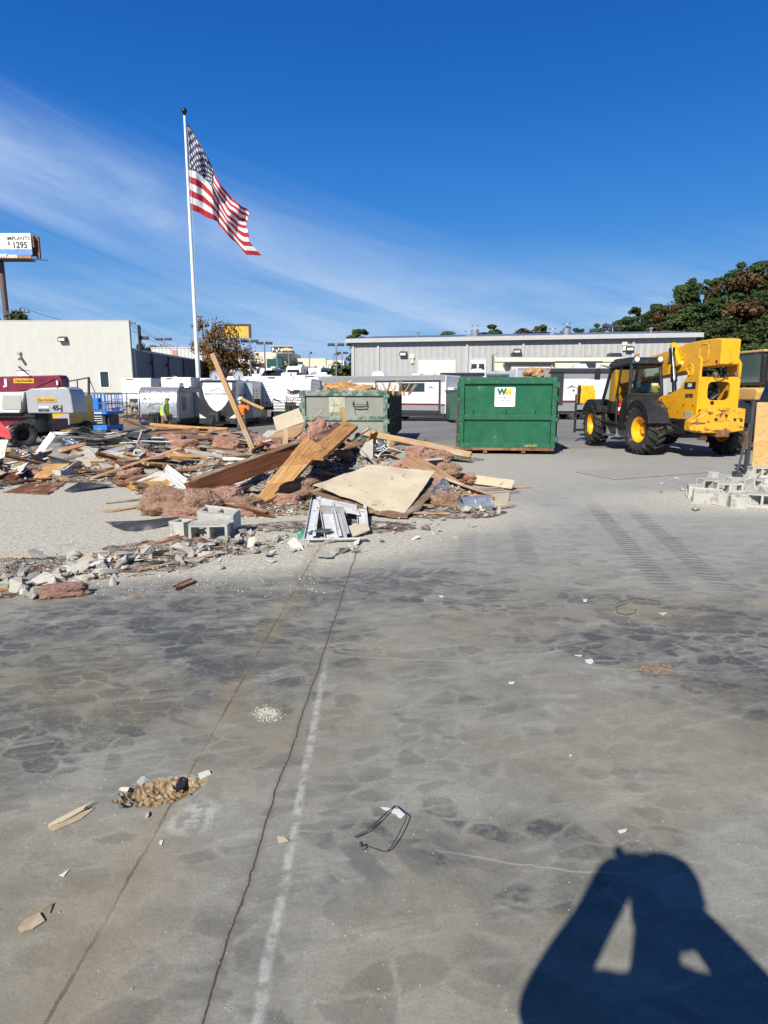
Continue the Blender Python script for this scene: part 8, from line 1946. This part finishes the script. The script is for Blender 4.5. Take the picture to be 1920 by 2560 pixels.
def z1f(c):
    if c.z > 1.50: return 0 if c.z < 1.66 and c.x > .10 else 4
    if c.z < .14: return 3
    if c.z < .95 and abs(c.y) < .19: return 2
    if abs(c.y) > .17 and c.z < .90: return 0
    return 1
ex = MB(); hand(ex, (.18, .21, .86), (.2, 0, -1), (1, 0, 0), (0, 1, 0)); hand(ex, (.12, -.24, .83), (.1, 0, -1), (1, 0, 0), (0, -1, 0)); face(ex, (.14, 0, 1.62), (1, 0, -.15))
b1 = figure(J, E_, 'pel', z1f, [skin_m, shirt, trou, boots, hair_m], 'body', W1, ex)
shell(b1, 'safety_vest', vestm, lambda c: .98 < c.z < 1.49 and abs(c.y) < .19+.0*c.z and c.x < .16, .02, W1); hat(W1, (.15, 0, 1.70), (1, 0, -.1), hat_m)
# worker in orange: facing the camera side, board on the shoulder
fp_ = at(607, 1102, 26.8); W2 = thing('person', 'person in orange shirt, white hard hat and mask carrying a board', 'person', (fp_.x, 26.8, fp_.z), R(-15))
J = {'pel': ((0, 0, .93), (.15, .12)), 'wai': ((0, 0, 1.10), (.16, .13)), 'che': ((0, 0, 1.30), (.185, .14)), 'nkb': ((0, -.01, 1.46), (.10, .09)), 'nek': ((0, -.02, 1.52), .062), 'hd1': ((0, -.03, 1.58), (.08, .085)), 'hd2': ((0, -.03, 1.67), (.088, .10)),
     'shl': ((.20, 0, 1.42), .07), 'ell': ((.40, -.08, 1.28), .055), 'wrl': ((.38, -.16, 1.50), .038), 'hal': ((.36, -.18, 1.56), (.042, .024)), 'shr': ((-.20, 0, 1.42), .07), 'elr': ((-.22, -.10, 1.14), .055), 'wrr': ((-.02, -.24, 1.12), .038), 'har': ((.05, -.26, 1.14), (.042, .024)),
     'hpl': ((.10, 0, .88), .11), 'knl': ((.12, -.03, .50), .075), 'anl': ((.12, .03, .10), .05), 'tol': ((.13, -.11, .04), .045), 'hpr': ((-.10, 0, .88), .11), 'knr': ((-.13, -.06, .50), .075), 'anr': ((-.14, -.0, .10), .05), 'tor': ((-.16, -.14, .04), .045)}
orange = mat('orange_shirt', (.85, .16, .01), .7, var=.1, scale=6); dtr = mat('dark_trousers', (.07, .075, .09), .85, var=.2)
def z2f(c):
    if c.z > 1.50 and abs(c.x) < .15: return 0
    if c.z < .13: return 3
    if c.z < .95: return 2
    if c.z > 1.5 or (c.y < -.22 and abs(c.x) < .15): return 0
    return 1
ex = MB(); hand(ex, (.36, -.185, 1.57), (-.2, -.2, 1), (0, -1, .2), (1, 0, 0), curl=1.0); hand(ex, (.05, -.26, 1.14), (1, -.1, .1), (0, 0, 1), (0, -1, 0), curl=.8); face(ex, (0, -.03, 1.61), (0, -1, -.1))
b2 = figure(J, E_, 'pel', z2f, [skin_m, orange, dtr, boots, hair_m], 'body', W2, ex); hat(W2, (0, -.03, 1.69), (0, -1, 0), hat_m)
a = MB(); a.lathe([(0, .045), (.03, .035), (.05, .015), (.058, 0)], (0, 0, 0), 1, 16); q = a.build('dust_mask', hat_m, W2, smooth=True); q.location = (0, -.125, 1.585); q.scale = (1, -1, 1)
p0, p1 = at(601, 996, 26.55), at(659, 1022, 26.2); o = board(p0, p1, .13, .04, pine, 'blond board carried on the shoulder of the worker in orange', R(30), splint=.03)
# the photographer (stands at the camera and casts the shadow at the lower right)
PH = thing('person', 'person holding up a phone with both hands, casting the shadow on the slab', 'person', (0, 0, 0), 0)
hxp = .17
J = {'pel': ((.03, -.30, .90), (.17, .14)), 'wai': ((.03, -.30, 1.06), (.18, .15)), 'che': ((.01, -.29, 1.25), (.17, .15)), 'nkb': ((.0, -.26, 1.41), (.09, .09)), 'nek': ((-.01, -.24, 1.51), .058), 'hd1': ((.02, -.23, 1.60), (.08, .085)), 'hd2': ((.035, -.23, 1.70), (.088, .098)),
     'shl': ((-.14, -.27, 1.41), .09), 'ell': ((-.27, -.13, 1.27), .088), 'wrl': ((-.125, -.075, 1.48), .062), 'hal': ((-.07, -.075, 1.63), (.07, .04)), 'hal2': ((-.045, -.07, 1.70), (.05, .035)), 'shr': ((.20, -.27, 1.40), .088), 'elr': ((.355, -.13, 1.28), .08), 'wrr': ((.18, -.09, 1.50), .055), 'har': ((.05, -.08, 1.62), (.055, .035)),
     'hpl': ((-.07, -.31, .86), .12), 'knl': ((-.08, -.33, .48), .08), 'anl': ((-.09, -.35, .10), .055), 'tol': ((-.10, -.22, .045), .05), 'hpr': ((.14, -.31, .86), .12), 'knr': ((.15, -.33, .48), .08), 'anr': ((.16, -.35, .10), .055), 'tor': ((.17, -.22, .045), .05)}
def z3f(c):
    if c.z > 1.575: return 0
    if c.y > -.12 and c.z > 1.5: return 0
    if c.z < .14: return 3
    if c.z < 1.0 : return 2
    return 1
ex = MB(); hand(ex, (-.06, -.085, 1.66), (.15, 0, 1), (.3, 1, 0), (1, 0, 0), curl=.6, s=1.1); hand(ex, (.055, -.085, 1.62), (-.25, 0, 1), (-.3, 1, 0), (-1, 0, 0), curl=.6, s=1.1); face(ex, (.03, -.23, 1.66), (-.1, 1, -.05))
navy = mat('navy_jacket', (.03, .035, .06), .8, var=.2)
figure(J, E_+[('hal', 'hal2')], 'pel', z3f, [skin_m, navy, dtr, boots], 'body', PH, ex); a = MB(); a.lathe([(.104, -.11), (.112, -.03), (.108, .04), (.088, .085), (.05, .108), (0, .115)], (.035, -.235, 1.715), 2, 24)
for i in range(60): an = rnd.uniform(0, 6.28); el_ = rnd.uniform(-.3, 1.4); p_ = Vector((.035+.105*math.cos(an)*math.cos(el_), -.235+.105*math.sin(an)*math.cos(el_), 1.715+.108*math.sin(el_))); a.tube([p_, p_+Vector((math.cos(an)*.012, math.sin(an)*.012, .006))], .006, 4)
a.build('hair', hair_m, PH, smooth=True)
o = MB().box(-.036, .036, -.062, -.052, -.08, .08).build('phone', black_gloss, None, bevel=.003); o.location = (-.01, 0, 1.635); tag(o, 'black phone held upright by the photographer', 'phone')
